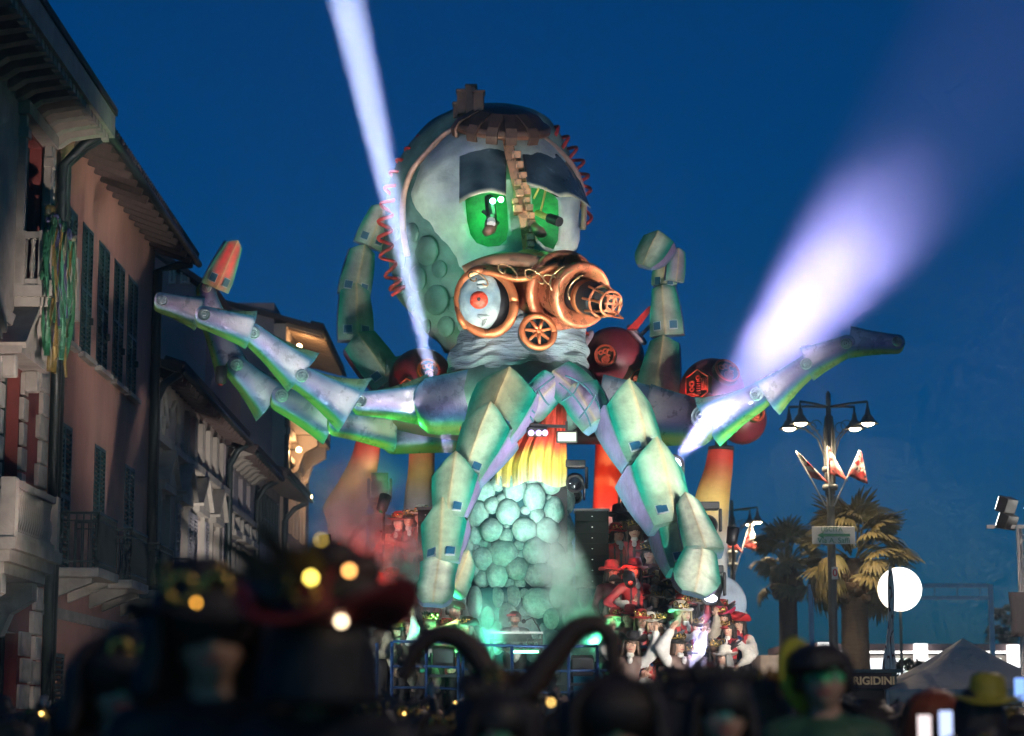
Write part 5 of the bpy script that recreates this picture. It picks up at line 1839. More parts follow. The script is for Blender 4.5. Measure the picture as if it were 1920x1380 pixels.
PAL = {
    'red': dict(waist=(.02, .018, .02), chest=(.42, .02, .025), sleeve=(.55, .51, .44), legs=(.02, .02, .025), skirt=(.30, .02, .02)),
    'redcoat': dict(waist=(.30, .015, .02), chest=(.45, .02, .02), sleeve=(.32, .015, .02), legs=(.02, .02, .02), skirt=(.25, .015, .015)),
    'white': dict(waist=(.10, .06, .04), chest=(.16, .10, .08), sleeve=(.60, .57, .52), legs=(.05, .03, .03), skirt=(.1, .03, .03)),
    'dark': dict(waist=(.02, .02, .02), chest=(.025, .022, .02), sleeve=(.03, .026, .024), legs=(.02, .02, .02), skirt=(.02, .02, .02)),
    'black': dict(waist=(.015, .015, .017), chest=(.016, .016, .018), sleeve=(.014, .014, .016), legs=(.012, .012, .012), skirt=(.02, .02, .02)),
    'brown': dict(waist=(.05, .03, .02), chest=(.07, .04, .025), sleeve=(.30, .25, .18), legs=(.03, .02, .02), skirt=(.08, .03, .02)),
    'maroon': dict(waist=(.06, .01, .012), chest=(.10, .012, .015), sleeve=(.08, .01, .012), legs=(.02, .02, .02), skirt=(.05, .01, .01)),
    'dj': dict(waist=(.45, .45, .43), chest=(.012, .012, .013), sleeve=(.012, .012, .013), legs=(.015, .015, .017), skirt=(.02, .02, .02)),
    'green': dict(waist=(.02, .06, .03), chest=(.03, .10, .05), sleeve=(.03, .08, .04), legs=(.02, .02, .02), skirt=(.02, .05, .03)),
}
MESHC = {}
def person_mesh(pose, pal, puff, skirt, face=None, skin=SK, beard=False):
    key = (pose, pal, puff, skirt, face, skin, beard)
    if key in MESHC:
        return MESHC[key]
    V, tg, F, prims = body_geo(pose, puff, skirt)
    C = dict(PAL[pal]); C.update(neck=skin, head=skin, skin=skin, shoe=(.02, .015, .012))
    g = MB(); g.smooth = True
    for v, t in zip(V, tg):
        c = C[t]
        if t == 'head' and face and v[2] > 1.60 and v[1] < -.02:
            c = face
        if t == 'head' and beard and v[2] < 1.56:
            c = (.05, .035, .03)
        if t in ('chest', 'waist') and pal in ('red', 'redcoat') and v[1] < -.05 and (abs(v[0]) < .028 or abs(abs(v[0]) - .10) < .012):
            c = (.015, .012, .012)
        if pal == 'dj' and t == 'chest' and v[1] < -.05 and abs(v[0]) < .07:
            c = (.45, .45, .43)
        g.v.append(tuple(v)); g.c.append(c)
    g.f = list(F); g.mi = [0] * len(F); g.sm = [True] * len(F)
    # eyes, brows, lips
    for s in (-1, 1):
        g.col = (.55, .52, .48); g.ball((s * .036, -.078, 1.612), (.019, .010, .011), None, 8, 6)
        g.col = (.02, .015, .012); g.ball((s * .036, -.085, 1.612), (.008, .006, .009), None, 6, 5)
        g.col = (.06, .035, .02); caps_mesh(g, (s * .020, -.093, 1.636), .006, (s * .056, -.080, 1.637), .005, 6)
    g.col = (.40, .08, .07); caps_mesh(g, (-.022, -.094, 1.552), .007, (.022, -.094, 1.552), .007, 6)
    # fingers
    g.col = skin
    arms = POSE[pose]
    for s, (el, wr) in zip((1, -1), arms):
        el = Vector((s * el[0], el[1], el[2])); wr = Vector((s * wr[0], wr[1], wr[2]))
        d = (wr - el).normalized()
        side = d.cross(Vector((0, -1, .2)))
        if side.length < .2:
            side = d.cross(Vector((1, 0, 0)))
        side.normalize()
        palm = side.cross(d)
        if palm.y > 0:
            palm = -palm
        b = wr + d * .085
        for k, (o_, L) in enumerate(((-.030, .066), (-.010, .078), (.010, .074), (.029, .058))):
            a0 = b + side * o_
            a1 = a0 + d * L * .5 + palm * .006
            a2 = a1 + d * L * .42 + palm * .022
            g.tube([a0 - d * .02, a0, a1, a2], [.010, .0095, .0085, .006], 6)
        t0 = wr + d * .03 - side * .034
        g.tube([t0, t0 - side * .022 + d * .03 + palm * .008, t0 - side * .022 + d * .062 + palm * .016], [.012, .0105, .007], 6)
    if pal in ('red', 'redcoat', 'white', 'brown'):
        g.col = (.60, .57, .52); g.ball((0, -.055, 1.475), (.055, .035, .05), None, 10, 6)
        g.ball((0, -.135, 1.40), (.04, .03, .06), None, 8, 6)
    me = g.mesh('person', M_body)
    MESHC[key] = me
    return me

# ---- hats and hair: child meshes in the person's own coordinates
M_hat = mat('felt_hat', attr=True, rough=.55, var=.3, scale=10, bump=.3, bscale=30)
M_gold = mat('gold_trim', (.55, .36, .10), rough=.25, metal=.9, var=.3, scale=20)
M_hair = mat('hair', attr=True, rough=.5, var=.45, scale=22, streak=(6, 6, .6), bump=.5, bscale=40, bdist=.01)
M_feather = mat('feather', attr=True, rough=.6, var=.3, scale=20)
M_bead = glow('warm_bead', (1, .62, .16), 8)
HATC = {}
def hat_mesh(kind, col, band):
    key = ('h', kind, col, band)
    if key in HATC:
        return HATC[key]
    g = MB(); g.smooth = True
    g.col = col
    n = 28
    rs = random.Random(hash(kind) % 97 + 3)
    if kind in ('brim', 'cowboy', 'tricorn', 'big'):
        br = {'brim': .19, 'cowboy': .22, 'tricorn': .20, 'big': .30}[kind]
        def rim(r, z, lift):
            out = []
            for k in range(n):
                a = 2 * PI * k / n
                if kind == 'cowboy':
                    zz = z + lift * abs(math.cos(a)) ** 2 - .02 * lift * 10 * abs(math.sin(a))
                elif kind == 'tricorn':
                    zz = z + lift * (.5 + .5 * math.cos(3 * a + PI / 2))
                else:
                    zz = z + lift * .25 * math.sin(2 * a + 1) - .1 * lift
                out.append(Vector((r * math.cos(a), .012 + r * 1.08 * math.sin(a), zz)))
            return out
        z0 = 1.672
        secs = [rim(.095, z0, 0), rim(br * .75, z0, .04), rim(br, z0 + .01, .10), rim(br * .98, z0 + .02, .10), rim(br * .72, z0 + .018, .04), rim(.103, z0 + .02, 0)]
        h = .20 if kind == 'big' else .13
        secs += [[Vector((.102 * math.cos(2 * PI * k / n), .012 + .11 * math.sin(2 * PI * k / n), z0 + .06)) for k in range(n)],
                 [Vector((.088 * math.cos(2 * PI * k / n), .012 + .098 * math.sin(2 * PI * k / n), z0 + h)) for k in range(n)],
                 [Vector((.05 * math.cos(2 * PI * k / n), .012 + .06 * math.sin(2 * PI * k / n), z0 + h + (.0 if kind == 'cowboy' else .02))) for k in range(n)]]
        g.loft(secs)
    elif kind == 'top':
        g.lathe([(.09, 1.672), (.17, 1.668), (.18, 1.68), (.10, 1.69), (.098, 1.76), (.115, 1.90), (.11, 1.91), (.01, 1.905)], Matrix.Translation((0, .012, 0)), n)
    elif kind == 'cap':
        g.lathe([(.108, 1.63), (.112, 1.66), (.10, 1.71), (.06, 1.74), (.01, 1.75)], Matrix.Translation((0, .012, 0)), n)
        g.box((0, -.12, 1.655), (.13, .12, .015))
    elif kind == 'crest':
        g.lathe([(.110, 1.60), (.116, 1.65), (.108, 1.70), (.07, 1.745), (.01, 1.755)], Matrix.Translation((0, .015, 0)), n)
        g.col = band
        for k in range(7):
            a = R(-10 + 40 * k / 6 * 3 - 30)
            g.tube([Vector((-.06 + .02 * k, .02, 1.72)), Vector((-.10 + .035 * k, .03, 1.765)), Vector((-.13 + .043 * k, .05, 1.80 + .02 * math.sin(k)))], [.02, .026, .006], 6)
    elif kind == 'headband':
        g.col = band
        g.lathe([(.108, 1.652), (.110, 1.672), (.107, 1.69)], Matrix.Translation((0, .012, 0)), n, False)
    me = g.mesh('hat', M_hat)
    HATC[key] = me
    return me
def trim_mesh(kind, seedv):
    key = ('t', kind, seedv)
    if key in HATC:
        return HATC[key]
    g = MB(); g.smooth = True
    rs = random.Random(seedv)
    for s in (-1, 1):
        M = Matrix.Translation((s * .045, -.095, 1.735)) @ Matrix.Rotation(PI / 2, 4, 'X')
        g.tube([M @ Vector((.034 * math.cos(a), .034 * math.sin(a), 0)) for a in [2 * PI * i / 12 for i in range(13)]], .011, 6)
    for k in range(5):
        a = rs.uniform(0, 2 * PI)
        r = .10 if kind != 'big' else .12
        c = Vector((r * math.cos(a), .012 + r * math.sin(a), 1.72 + rs.uniform(-.01, .06)))
        q = Vector((math.cos(a), math.sin(a), 0)).to_track_quat('Z', 'Y').to_matrix().to_4x4()
        M = Matrix.Translation(c) @ q
        rr = rs.uniform(.02, .04)
        g.tube([M @ Vector((rr * math.cos(b), rr * math.sin(b), .008)) for b in [2 * PI * i / 10 for i in range(11)]], .007, 5)
    g.lathe([(.104, 1.695), (.108, 1.705), (.104, 1.715)], Matrix.Translation((0, .012, 0)), 24, False)
    me = g.mesh('trim', M_gold)
    HATC[key] = me
    return me
def feather_mesh(col, seedv):
    key = ('f', col, seedv)
    if key in HATC:
        return HATC[key]
    g = MB(); g.col = col
    rs = random.Random(seedv)
    for k in range(6):
        a = rs.uniform(-.5, 2.2)
        L = rs.uniform(.14, .26)
        b = Vector((.08 * math.cos(a), .03 + .06 * math.sin(a), 1.72))
        d = Vector((math.cos(a) * .5, .3, 1)).normalized()
        s = d.cross(Vector((0, 1, .2))).normalized()
        rows = []
        for i in range(7):
            t = i / 6
            p = b + d * L * t + Vector((math.cos(a), .4, -.3)) * (.10 * t * t)
            wd = .028 * math.sin(PI * min(1, t * .9 + .08)) + .002
            rows.append([p - s * wd, p + Vector((0, -.006, 0)), p + s * wd])
        g.sheet(rows, .002, (0, 1, 0))
    me = g.mesh('feathers', M_feather)
    HATC[key] = me
    return me
def hair_mesh(kind, col):
    key = ('r', kind, col)
    if key in HATC:
        return HATC[key]
    g = MB(); g.smooth = True; g.col = col
    rs = random.Random(7)
    zb = {'long': 1.30, 'short': 1.56, 'bob': 1.47, 'wig': 1.45}[kind]
    big = 1.35 if kind == 'wig' else 1.0
    secs = []
    for i in range(10):
        t = i / 9
        z = lerp(1.742 + (.06 if kind == 'wig' else 0), zb, t)
        k = math.sqrt(max(.02, 1 - ((1 - min(1, t * (1.75 - zb) / .12))) ** 2)) * big
        sec = []
        for j in range(19):
            a = R(-38) + R(256) * j / 18
            rr = .114 + (.035 * t if zb < 1.5 else 0) + .010 * math.sin(j * 2.4 + i * .9)
            sec.append(Vector((rr * k * math.cos(a), .02 + rr * 1.05 * k * math.sin(a), z)))
        for j in range(18, -1, -1):
            p = sec[j]
            sec.append(Vector((p.x * .84, .02 + (p.y - .02) * .84, z - (.0 if i else .01))))
        secs.append(sec)
    g.loft(secs)
    g.ball((0, .02, 1.665), (.108 * big, .112 * big, .09 * big), None, 14, 8)
    me = g.mesh('hair', M_hair)
    HATC[key] = me
    return me
bead_g = MB(); bead_g.smooth = True; bead_g.ball((0, 0, 0), .012, None, 6, 5)  # glowing bead standing in for a glint off a hat ornament
bead_me = bead_g.mesh('glint_bead', M_bead)
PCOUNT = [0]
def person(head, rz, pose, pal, hat=None, hair=None, label='', group=None, floor=None, scale=None, puff=1.0, skirt=False, face=None, skin=SK, beard=False,
           trim=False, feather=None, beads=0, lean=0.0):
    """a person whose head centre is at the given world point, feet on the floor height given"""
    fz = 0.0 if floor is None else floor
    s = scale or max(.70, min(1.16, (head.z - fz) / 1.61))
    o = bpy.data.objects.new('person', person_mesh(pose, pal, puff, skirt, face, skin, beard))
    COL.objects.link(o)
    o.location = (head.x, head.y, head.z - 1.61 * s if scale else fz)
    if not scale:
        o.location.z = fz
    o.rotation_euler = (0, lean, rz)
    o.scale = (s, s, s) if not PCOUNT[0] % 3 else (s * 1.03, s * 1.03, s)
    PCOUNT[0] += 1
    tag(o, label, 'person', group, 'thing')
    def ch(name, me):
        c = bpy.data.objects.new(name, me); COL.objects.link(c); c.parent = o
        return c
    if hair:
        ch('hair', hair_mesh(*hair))
    if hat:
        h = ch('hat', hat_mesh(*hat))
        h.rotation_euler = (0, random.uniform(-.03, .03), 0)
        k = PCOUNT[0] % 5
        if trim:
            t = bpy.data.objects.new('trim', trim_mesh(hat[0], k)); COL.objects.link(t); t.parent = h
        if feather:
            t = bpy.data.objects.new('feathers', feather_mesh(feather, k)); COL.objects.link(t); t.parent = h
    rs = random.Random(PCOUNT[0] * 7)
    for i in range(beads):
        b = ch('glint_bead', bead_me)
        a = rs.uniform(-PI, 0)
        b.location = (.17 * math.cos(a), .012 + .17 * math.sin(a), 1.66 + rs.uniform(.0, .14))
        b.scale = (rs.uniform(.5, 1.1),) * 3
    return o
RED, BLK, BRN, PINK, YEL = (.42, .02, .025), (.015, .013, .013), (.07, .035, .02), (.55, .03, .10), (.50, .38, .03)
BLOND, DKH, GREYH = (.42, .30, .14), (.025, .016, .012), (.22, .21, .2)
GS = 'costumed troupe on the float stands'
FEA = (.04, .03, .03)
# ---- troupe on the right stands
def st_(px, py, tier, **k):
    y, z = TR[tier]
    return person(at(px, py, y + k.pop('dy', 0)), floor=z, group=GS, **k)
st_(1159, 1003, 3, rz=.3, pose='relax', pal='redcoat', hat=('brim', RED, RED), hair=('bob', DKH), trim=True, label='performer in red coat and hat beside the speaker stack')
st_(1190, 996, 3, rz=-.1, pose='relax', pal='red', puff=1.5, hat=('crest', BRN, BRN), hair=('long', BRN), trim=True, label='long-haired performer in red vest on the top step')
st_(1165, 972, 3, dy=.5, rz=.1, pose='relax', pal='dark', hat=('brim', BLK, BLK), hair=('short', DKH), label='performer in dark hat at the very back of the right stand')
st_(1206, 1090, 2, rz=-.5, pose='relax', pal='white', puff=1.5, hat=('brim', RED, RED), hair=('short', DKH), trim=True, feather=FEA, label='performer in red hat and puffed pale sleeves on the middle step')
st_(1227, 1125, 2, dy=-.3, rz=.4, pose='hips', pal='dark', hat=('big', BLK, BLK), hair=('long', DKH), trim=True, feather=FEA, label='dark-dressed performer with broad feathered black hat')
st_(1250, 1075, 2, dy=.25, rz=-.3, pose='relax', pal='redcoat', hat=('cap', RED, RED), hair=('long', DKH), label='performer in red standing behind the claw on the stand')
st_(1252, 1108, 2, dy=-.1, rz=.2, pose='one_up', pal='brown', puff=1.4, hat=('tricorn', BRN, BRN), trim=True, hair=('bob', DKH), label='brown-vested performer with tricorn hat below the claw')
st_(1279, 1140, 1, rz=.9, pose='clap', pal='white', puff=1.5, hat=('brim', RED, BLK), hair=('short', DKH), trim=True, feather=FEA, label='performer in profile with red-brimmed hat and white sleeves')
st_(1302, 1122, 2, rz=-.2, pose='relax', pal='dark', hat=('tricorn', BLK, BLK), trim=True, hair=('long', DKH), label='performer in black tricorn by the lit spotlight')
st_(1203, 1166, 1, dy=-.25, rz=-.12, pose='relax', pal='red', puff=1.6, hat=('brim', RED, RED), hair=('long', BLOND), trim=True, feather=FEA, label='blonde woman in red vest, white sleeves and red hat behind the blue rail')
st_(1178, 1158, 1, dy=.2, rz=-.3, pose='relax', pal='maroon', hat=('brim', (.25, .015, .02), RED), hair=('short', DKH), label='performer in maroon looking over the blonde woman\'s shoulder')
st_(1237, 1170, 1, rz=.2, pose='clap', pal='maroon', hat=('crest', BLK, GREYH), hair=('bob', GREYH), trim=True, label='grey-haired performer in maroon between the red hats')
st_(1243, 1252, 0, rz=.1, pose='sit', pal='white', puff=1.6, hat=('brim', (.3, .015, .02), RED), hair=('long', DKH), trim=True, skirt=True, label='laughing dark-haired woman crouching low by the rail')
st_(1303, 1178, 1, dy=-.2, rz=.05, pose='up', pal='brown', puff=1.5, hat=('cap', BRN, BRN), hair=('short', DKH), trim=True, label='performer with both arms raised in the spotlight beam')
st_(1356, 1160, 1, rz=-.3, pose='relax', pal='redcoat', hat=('cowboy', PINK, PINK), hair=('long', DKH), trim=True, feather=FEA, label='performer in bright pink cowboy hat at the corner rail')
st_(1366, 1182, 1, dy=-.3, rz=-.5, pose='hips', pal='red', puff=1.3, hat=('cap', RED, RED), hair=('bob', DKH), trim=True, label='red-capped performer leaning on the corner rail')
st_(1336, 1172, 1, dy=.3, rz=.2, pose='clap', pal='dark', hat=('tricorn', BLK, BRN), hair=('short', DKH), trim=True, label='dark performer with tricorn between the spotlight and pink hat')
st_(1268, 1178, 1, dy=.35, rz=.3, pose='relax', pal='red', puff=1.5, hat=('crest', BRN, BLK), hair=('bob', DKH), trim=True, label='performer in crested brown hat just behind the profile man')
st_(1180, 1088, 2, rz=.2, pose='clap', pal='red', puff=1.4, hat=('cap', RED, RED), hair=('long', DKH), trim=True, label='red-capped performer at the inner end of the middle step')
st_(1218, 1040, 3, dy=-.3, rz=-.2, pose='relax', pal='maroon', hat=('brim', BLK, BLK), hair=('bob', DKH), trim=True, scale=.95, label='performer in maroon partly behind the upper right leg')
st_(1325, 1140, 1, dy=.5, rz=-.2, pose='hips', pal='white', puff=1.4, hat=('brim', BRN, BLK), hair=('bob', GREYH), trim=True, label='pale-sleeved performer behind the corner spotlight')
st_(1385, 1172, 1, dy=.2, rz=-.4, pose='clap', pal='red', puff=1.4, hat=('tricorn', RED, BLK), hair=('long', DKH), label='performer in red tricorn at the outermost end of the stand')
st_(1150, 1075, 2, dy=.3, rz=.3, pose='relax', pal='maroon', hat=('brim', RED, RED), hair=('bob', DKH), label='red-hatted performer half hidden by the speaker stack')
st_(1215, 1225, 0, dy=.1, rz=-.2, pose='clap', pal='redcoat', hat=('cap', RED, RED), hair=('long', BRN), label='brown-haired performer in red below the blonde woman')
st_(1290, 1232, 0, rz=.2, pose='hips', pal='brown', puff=1.3, hat=('brim', BLK, BLK), hair=('bob', DKH), trim=True, label='black-hatted performer low in the downward beam')
st_(1345, 1222, 0, rz=-.2, pose='relax', pal='maroon', hat=('crest', BRN, BLK), hair=('long', DKH), trim=True, label='maroon performer low beside the downward beam')
# ---- left stands
def sl_(px, py, tier, **k):
    y, z = TL[tier]
    return person(at(px, py, y + k.pop('dy', 0)), floor=z, group=GS, **k)
sl_(708, 948, 3, rz=-.3, pose='out', pal='dark', hat=('brim', (.45, .36, .14), BRN), hair=('short', DKH), label='man in yellow straw hat at the upper left')
sl_(765, 976, 2, rz=.2, pose='strum', pal='redcoat', hat=('cap', BLK, BLK), hair=('short', DKH), trim=True, label='red-lit performer in dark cap behind the left claw')
sl_(728, 1004, 2, rz=-.2, pose='desk', pal='maroon', hat=('brim', BRN, BRN), hair=('bob', DKH), label='performer bent over the red drum at the left')
sl_(716, 1098, 1, rz=.4, pose='clap', pal='redcoat', hat=('brim', RED, RED), hair=('bob', DKH), trim=True, label='red-lit performer in red hat on the left stand')
sl_(752, 1128, 1, rz=-.2, pose='relax', pal='redcoat', hat=('crest', RED, RED), hair=('short', DKH), label='crested red performer in the green smoke')
sl_(767, 1174, 0, rz=.35, pose='relax', pal='brown', puff=1.5, hair=('long', (.06, .03, .02)), hat=('brim', (.25, .02, .02), RED), label='long-haired woman with floral sleeves at the left rail')
sl_(852, 1146, 0, dy=.4, rz=.2, pose='relax', pal='white', puff=1.4, hat=('cap', BRN, BRN), hair=('short', DKH), label='small performer in pale cap left of the plinth')
sl_(872, 1180, 0, rz=-.3, pose='clap', pal='white', puff=1.4, hat=('tricorn', BLK, BLK), hair=('bob', GREYH), trim=True, label='pale-shirted performer in tricorn left of the desk')
sl_(795, 1235, 0, dy=-.3, rz=.2, pose='relax', pal='brown', puff=1.2, hat=('brim', RED, BRN), hair=('bob', DKH), label='performer low behind the left wash light')
person(at(965, 1160, 35.1), floor=1.75, rz=.1, pose='desk', pal='dj', hat=('headband', RED, (.45, .03, .03)), hair=('short', DKH), beard=True, label='bearded performer in red headband and dark jacket at the desk')

# the rest of the troupe, closely packed
rs = random.Random(33)
TIERN = ['lowest', 'second', 'third', 'top']
NUMN = ['first', 'second', 'third', 'fourth', 'fifth', 'sixth', 'seventh']
hopt = [(('brim', RED, RED), 'red hat'), (('tricorn', BLK, BLK), 'black tricorn'), (('crest', BRN, BLK), 'brown crested hat'), (('brim', (.55, .5, .42), BLK), 'pale hat'), (('cowboy', RED, RED), 'red cowboy hat'), (('cap', BLK, BLK), 'black cap')]
popt = [('red', 'red vest'), ('white', 'white sleeves'), ('redcoat', 'red coat'), ('brown', 'brown vest'), ('maroon', 'maroon'), ('white', 'pale shirt')]
for t, xs in ((0, (1172, 1195, 1262, 1315, 1368)), (1, (1160, 1222, 1256, 1292, 1318, 1345, 1376)), (2, (1168, 1196, 1222, 1240, 1268, 1286, 1316)), (3, (1146, 1178, 1204, 1230))):
    for i, x in enumerate(xs):
        y, z = TR[t]
        dy = rs.choice((.28, .36, -.22))
        (hat_, hn), (pal, pn) = rs.choice(hopt), rs.choice(popt)
        hd_ = at(x + rs.uniform(-5, 5), 1250, y + dy)
        hd_.z = z + 1.61 * rs.uniform(.92, 1.08)
        person(hd_, floor=z, rz=rs.uniform(-.8, .8), pose=rs.choice(['relax', 'clap', 'hips', 'one_up', 'up', 'sit']), pal=pal, puff=rs.choice((1.0, 1.5, 1.6)), hat=hat_, hair=rs.choice([('long', DKH), ('bob', BRN), ('short', DKH), ('long', BLOND), ('bob', GREYH)]),
               trim=rs.random() < .7, feather=FEA if rs.random() < .35 else None, lean=rs.uniform(-.07, .07), group=GS, label='%s performer from the pillar in the %s right row, %s, %s' % (NUMN[i], TIERN[t], pn, hn))
for t, xs in ((0, (700, 735, 812, 838)), (1, (690, 735, 790, 820)), (2, (742, 795))):
    for i, x in enumerate(xs):
        y, z = TL[t]
        (hat_, hn), (pal, pn) = rs.choice(hopt), rs.choice(popt)
        hd_ = at(x, 1250, y + rs.uniform(-.2, .3))
        hd_.z = z + 1.61 * rs.uniform(.92, 1.06)
        person(hd_, floor=z, rz=rs.uniform(-.6, .8), pose=rs.choice(['relax', 'clap', 'hips', 'one_up', 'strum']), pal=pal, puff=rs.choice((1.0, 1.5)), hat=hat_, hair=rs.choice([('long', DKH), ('bob', BRN), ('short', DKH)]),
               trim=True, lean=rs.uniform(-.06, .06), group=GS, label='%s performer from the houses in the %s left row, %s, %s' % (NUMN[i], TIERN[t], pn, hn))
# ================================================================== right side of the promenade
def text_mesh(txt, size, m, name='lettering', bold=.0):
    cu = bpy.data.curves.new('t', 'FONT')
    cu.body = txt; cu.size = size; cu.extrude = .004; cu.align_x = 'CENTER'; cu.align_y = 'CENTER'
    cu.offset = bold
    o = bpy.data.objects.new('t', cu); COL.objects.link(o)
    dg = bpy.context.evaluated_depsgraph_get()
    me = bpy.data.meshes.new_from_object(o.evaluated_get(dg))
    bpy.data.objects.remove(o)
    me.materials.clear(); me.materials.append(m)
    return me
def letter(root, txt, c, size, m, bold=0.0, sx=1.0):
    "flat lettering facing the camera, set just proud of its board"
    o = obj('lettering', text_mesh(txt, size, m, bold=bold), root)
    o.location = c
    o.rotation_euler = (PI / 2, 0, 0)
    o.scale = (sx, 1, 1)
    if root.type == 'EMPTY':
        o.matrix_parent_inverse = Matrix.Translation(-root.location)
    return o
M_post = mat('grey_green_post', (.13, .14, .13), rough=.5, metal=.3, var=.3, scale=4)
M_white = mat('white_sign', (.72, .72, .68), rough=.5, var=.12)
M_gtext = mat('green_lettering', (.02, .20, .10), rough=.5, var=.05)
M_rtext = mat('red_lettering', (.55, .03, .04), rough=.5, var=.05)
M_lampface = glow('street_lamp_face', (1, .78, .48), 26)

def build_lamp(label):
    "four-armed cast street lamp, local coordinates, 8.4 m tall"
    root = thing('street_lamp', (0, 0, 0), label, 'street lamp', 'four-armed lamps along the promenade')
    g = MB(); g.smooth = True
    g.lathe([(.22, 0), (.22, .5), (.15, .6), (.12, 1.2), (.10, 3.5), (.085, 6.6), (.10, 6.65), (.10, 6.75), (.07, 6.8), (.055, 8.75), (.01, 8.82)], None, 14)
    g.build('post', M_post, root)
    g = MB(); g.smooth = True
    for a in range(4):
        d = Vector((math.cos(R(45 + 90 * a)) * .13, math.sin(R(45 + 90 * a)) * .13, 0))
        g.tube([d * .8 + Vector((0, 0, 6.5)), d + Vector((0, 0, 7.0)), d + Vector((0, 0, 7.9)), d * .6 + Vector((0, 0, 8.25))], .028, 6)
    g.build('cage_bars', M_post, root)
    for z in (6.6, 7.0):
        g = MB(); g.smooth = True
        g.lathe([(.16, z), (.18, z + .06), (.16, z + .12)], None, 14)
        g.build('collar', M_post, root)
    lamps = []
    for (dx, dy) in ((-.68, -.42), (.80, -.42), (-.82, .45), (.64, .45)):
        d = Vector((dx, dy, 0))
        g = MB(); g.smooth = True
        g.tube([Vector((0, 0, 8.46)) + d * .05, Vector((0, 0, 8.50)) + d * .5, Vector((0, 0, 8.52)) + d], .028, 6)
        g.tube([Vector((0, 0, 7.3)) + d * .1, Vector((0, 0, 7.75)) + d * .28, Vector((0, 0, 7.98)) + d * .55, Vector((0, 0, 8.05)) + d * .8, Vector((0, 0, 8.18)) + d * .92], .018, 6)
        g.tube([Vector((0, 0, 8.14)) + d * .45 + Vector((.12 * math.cos(t), 0, -.12 + .12 * math.sin(t))) for t in [i * .45 for i in range(13)]], .012, 5)
        arm = g.build('arm', M_post, root)
        M = Matrix.Translation(Vector((0, 0, 8.02)) + d)
        g = MB(); g.smooth = True
        g.lathe([(.02, .48), (.03, .36), (.05, .32), (.06, .22), (.11, .16), (.14, .10), (.22, .02), (.24, 0), (.20, .01), (.12, .08)], M, 18, False)
        g.build('lamp_shade', M_post, arm)
        g = MB(); g.smooth = True
        g.lathe([(.15, .045), (.13, -.01), (.06, -.045), (.01, -.05)], M, 16, False)
        g.build('bulb', M_lampface, arm)
        lamps.append(Vector((dx, dy, 7.93)))
    for (dx, dy, z) in [(v.x, v.y, v.z) for v in lamps]:
        lamp('street_lamp_light', 'SPOT', (dx, dy, z), 330, (1, .76, .50), root, (dx, dy, 0), 150, .6, .12)
    return root
SL_Y = 49.2
SLX = at(1566, 1340, SL_Y).x
sl = build_lamp('near four-armed street lamp beside the large palm')
sl.location = (SLX, SL_Y, 0)
S2X = at(1378, 1340, 74).x
sl2 = copy_tree(sl); sl2.location = (S2X, 74, 0); sl2['label'] = 'far four-armed street lamp behind the float right corner'
for o in list(sl2.children):
    if o.type == 'LIGHT':
        o.data = o.data.copy()
# unseen lamp added to brighten the houses, then one of the same row
sl3 = copy_tree(sl); sl3.location = (8.0, 24.5, 0); sl3['label'] = 'added unseen four-armed street lamp short of the float'
sl4 = copy_tree(sl); sl4.location = (6.6, 3.0, 0); sl4['label'] = 'four-armed street lamp of the same row beside the viewer'
for o in list(sl2.children) + list(sl3.children) + list(sl4.children) + list(sl.children):
    o.matrix_parent_inverse = Matrix.Identity(4)

for o in sl3.children:
    if o.type == 'LIGHT':
        o.data = o.data.copy(); o.data.energy = 900; o.data.color = (1, .80, .66)
for o in sl4.children:
    if o.type == 'LIGHT':
        o.data = o.data.copy(); o.data.energy = 330; o.data.color = (1, .80, .62)
# flags on the posts
def flag_mat():
    m, n, l, b = _new('carnival_flag_cloth')
    tc = n.new('ShaderNodeTexCoord'); nz = n.new('ShaderNodeTexNoise'); nz.inputs['Scale'].default_value = 7; nz.inputs['Detail'].default_value = 3
    nz2 = n.new('ShaderNodeTexNoise'); nz2.inputs['Scale'].default_value = 11; nz2.inputs['Detail'].default_value = 2
    l.new(tc.outputs['Object'], nz.inputs[0]); l.new(tc.outputs['Object'], nz2.inputs[0])
    at_ = n.new('ShaderNodeAttribute'); at_.attribute_name = 'Col'
    r1 = n.new('ShaderNodeMapRange'); r1.inputs[1].default_value = .52; r1.inputs[2].default_value = .56
    l.new(nz.outputs[0], r1.inputs[0])
    mx = n.new('ShaderNodeMix'); mx.data_type = 'RGBA'; l.new(r1.outputs[0], mx.inputs[0]); l.new(at_.outputs[0], mx.inputs[6]); mx.inputs[7].default_value = (.50, .03, .03, 1)
    r2 = n.new('ShaderNodeMapRange'); r2.inputs[1].default_value = .60; r2.inputs[2].default_value = .63
    l.new(nz2.outputs[0], r2.inputs[0])
    mx2 = n.new('ShaderNodeMix'); mx2.data_type = 'RGBA'; l.new(r2.outputs[0], mx2.inputs[0]); l.new(mx.outputs[2], mx2.inputs[6]); mx2.inputs[7].default_value = (.03, .02, .02, 1)
    l.new(mx2.outputs[2], b.inputs['Base Color']); b.inputs['Roughness'].default_value = .75
    return m
M_flag = flag_mat()
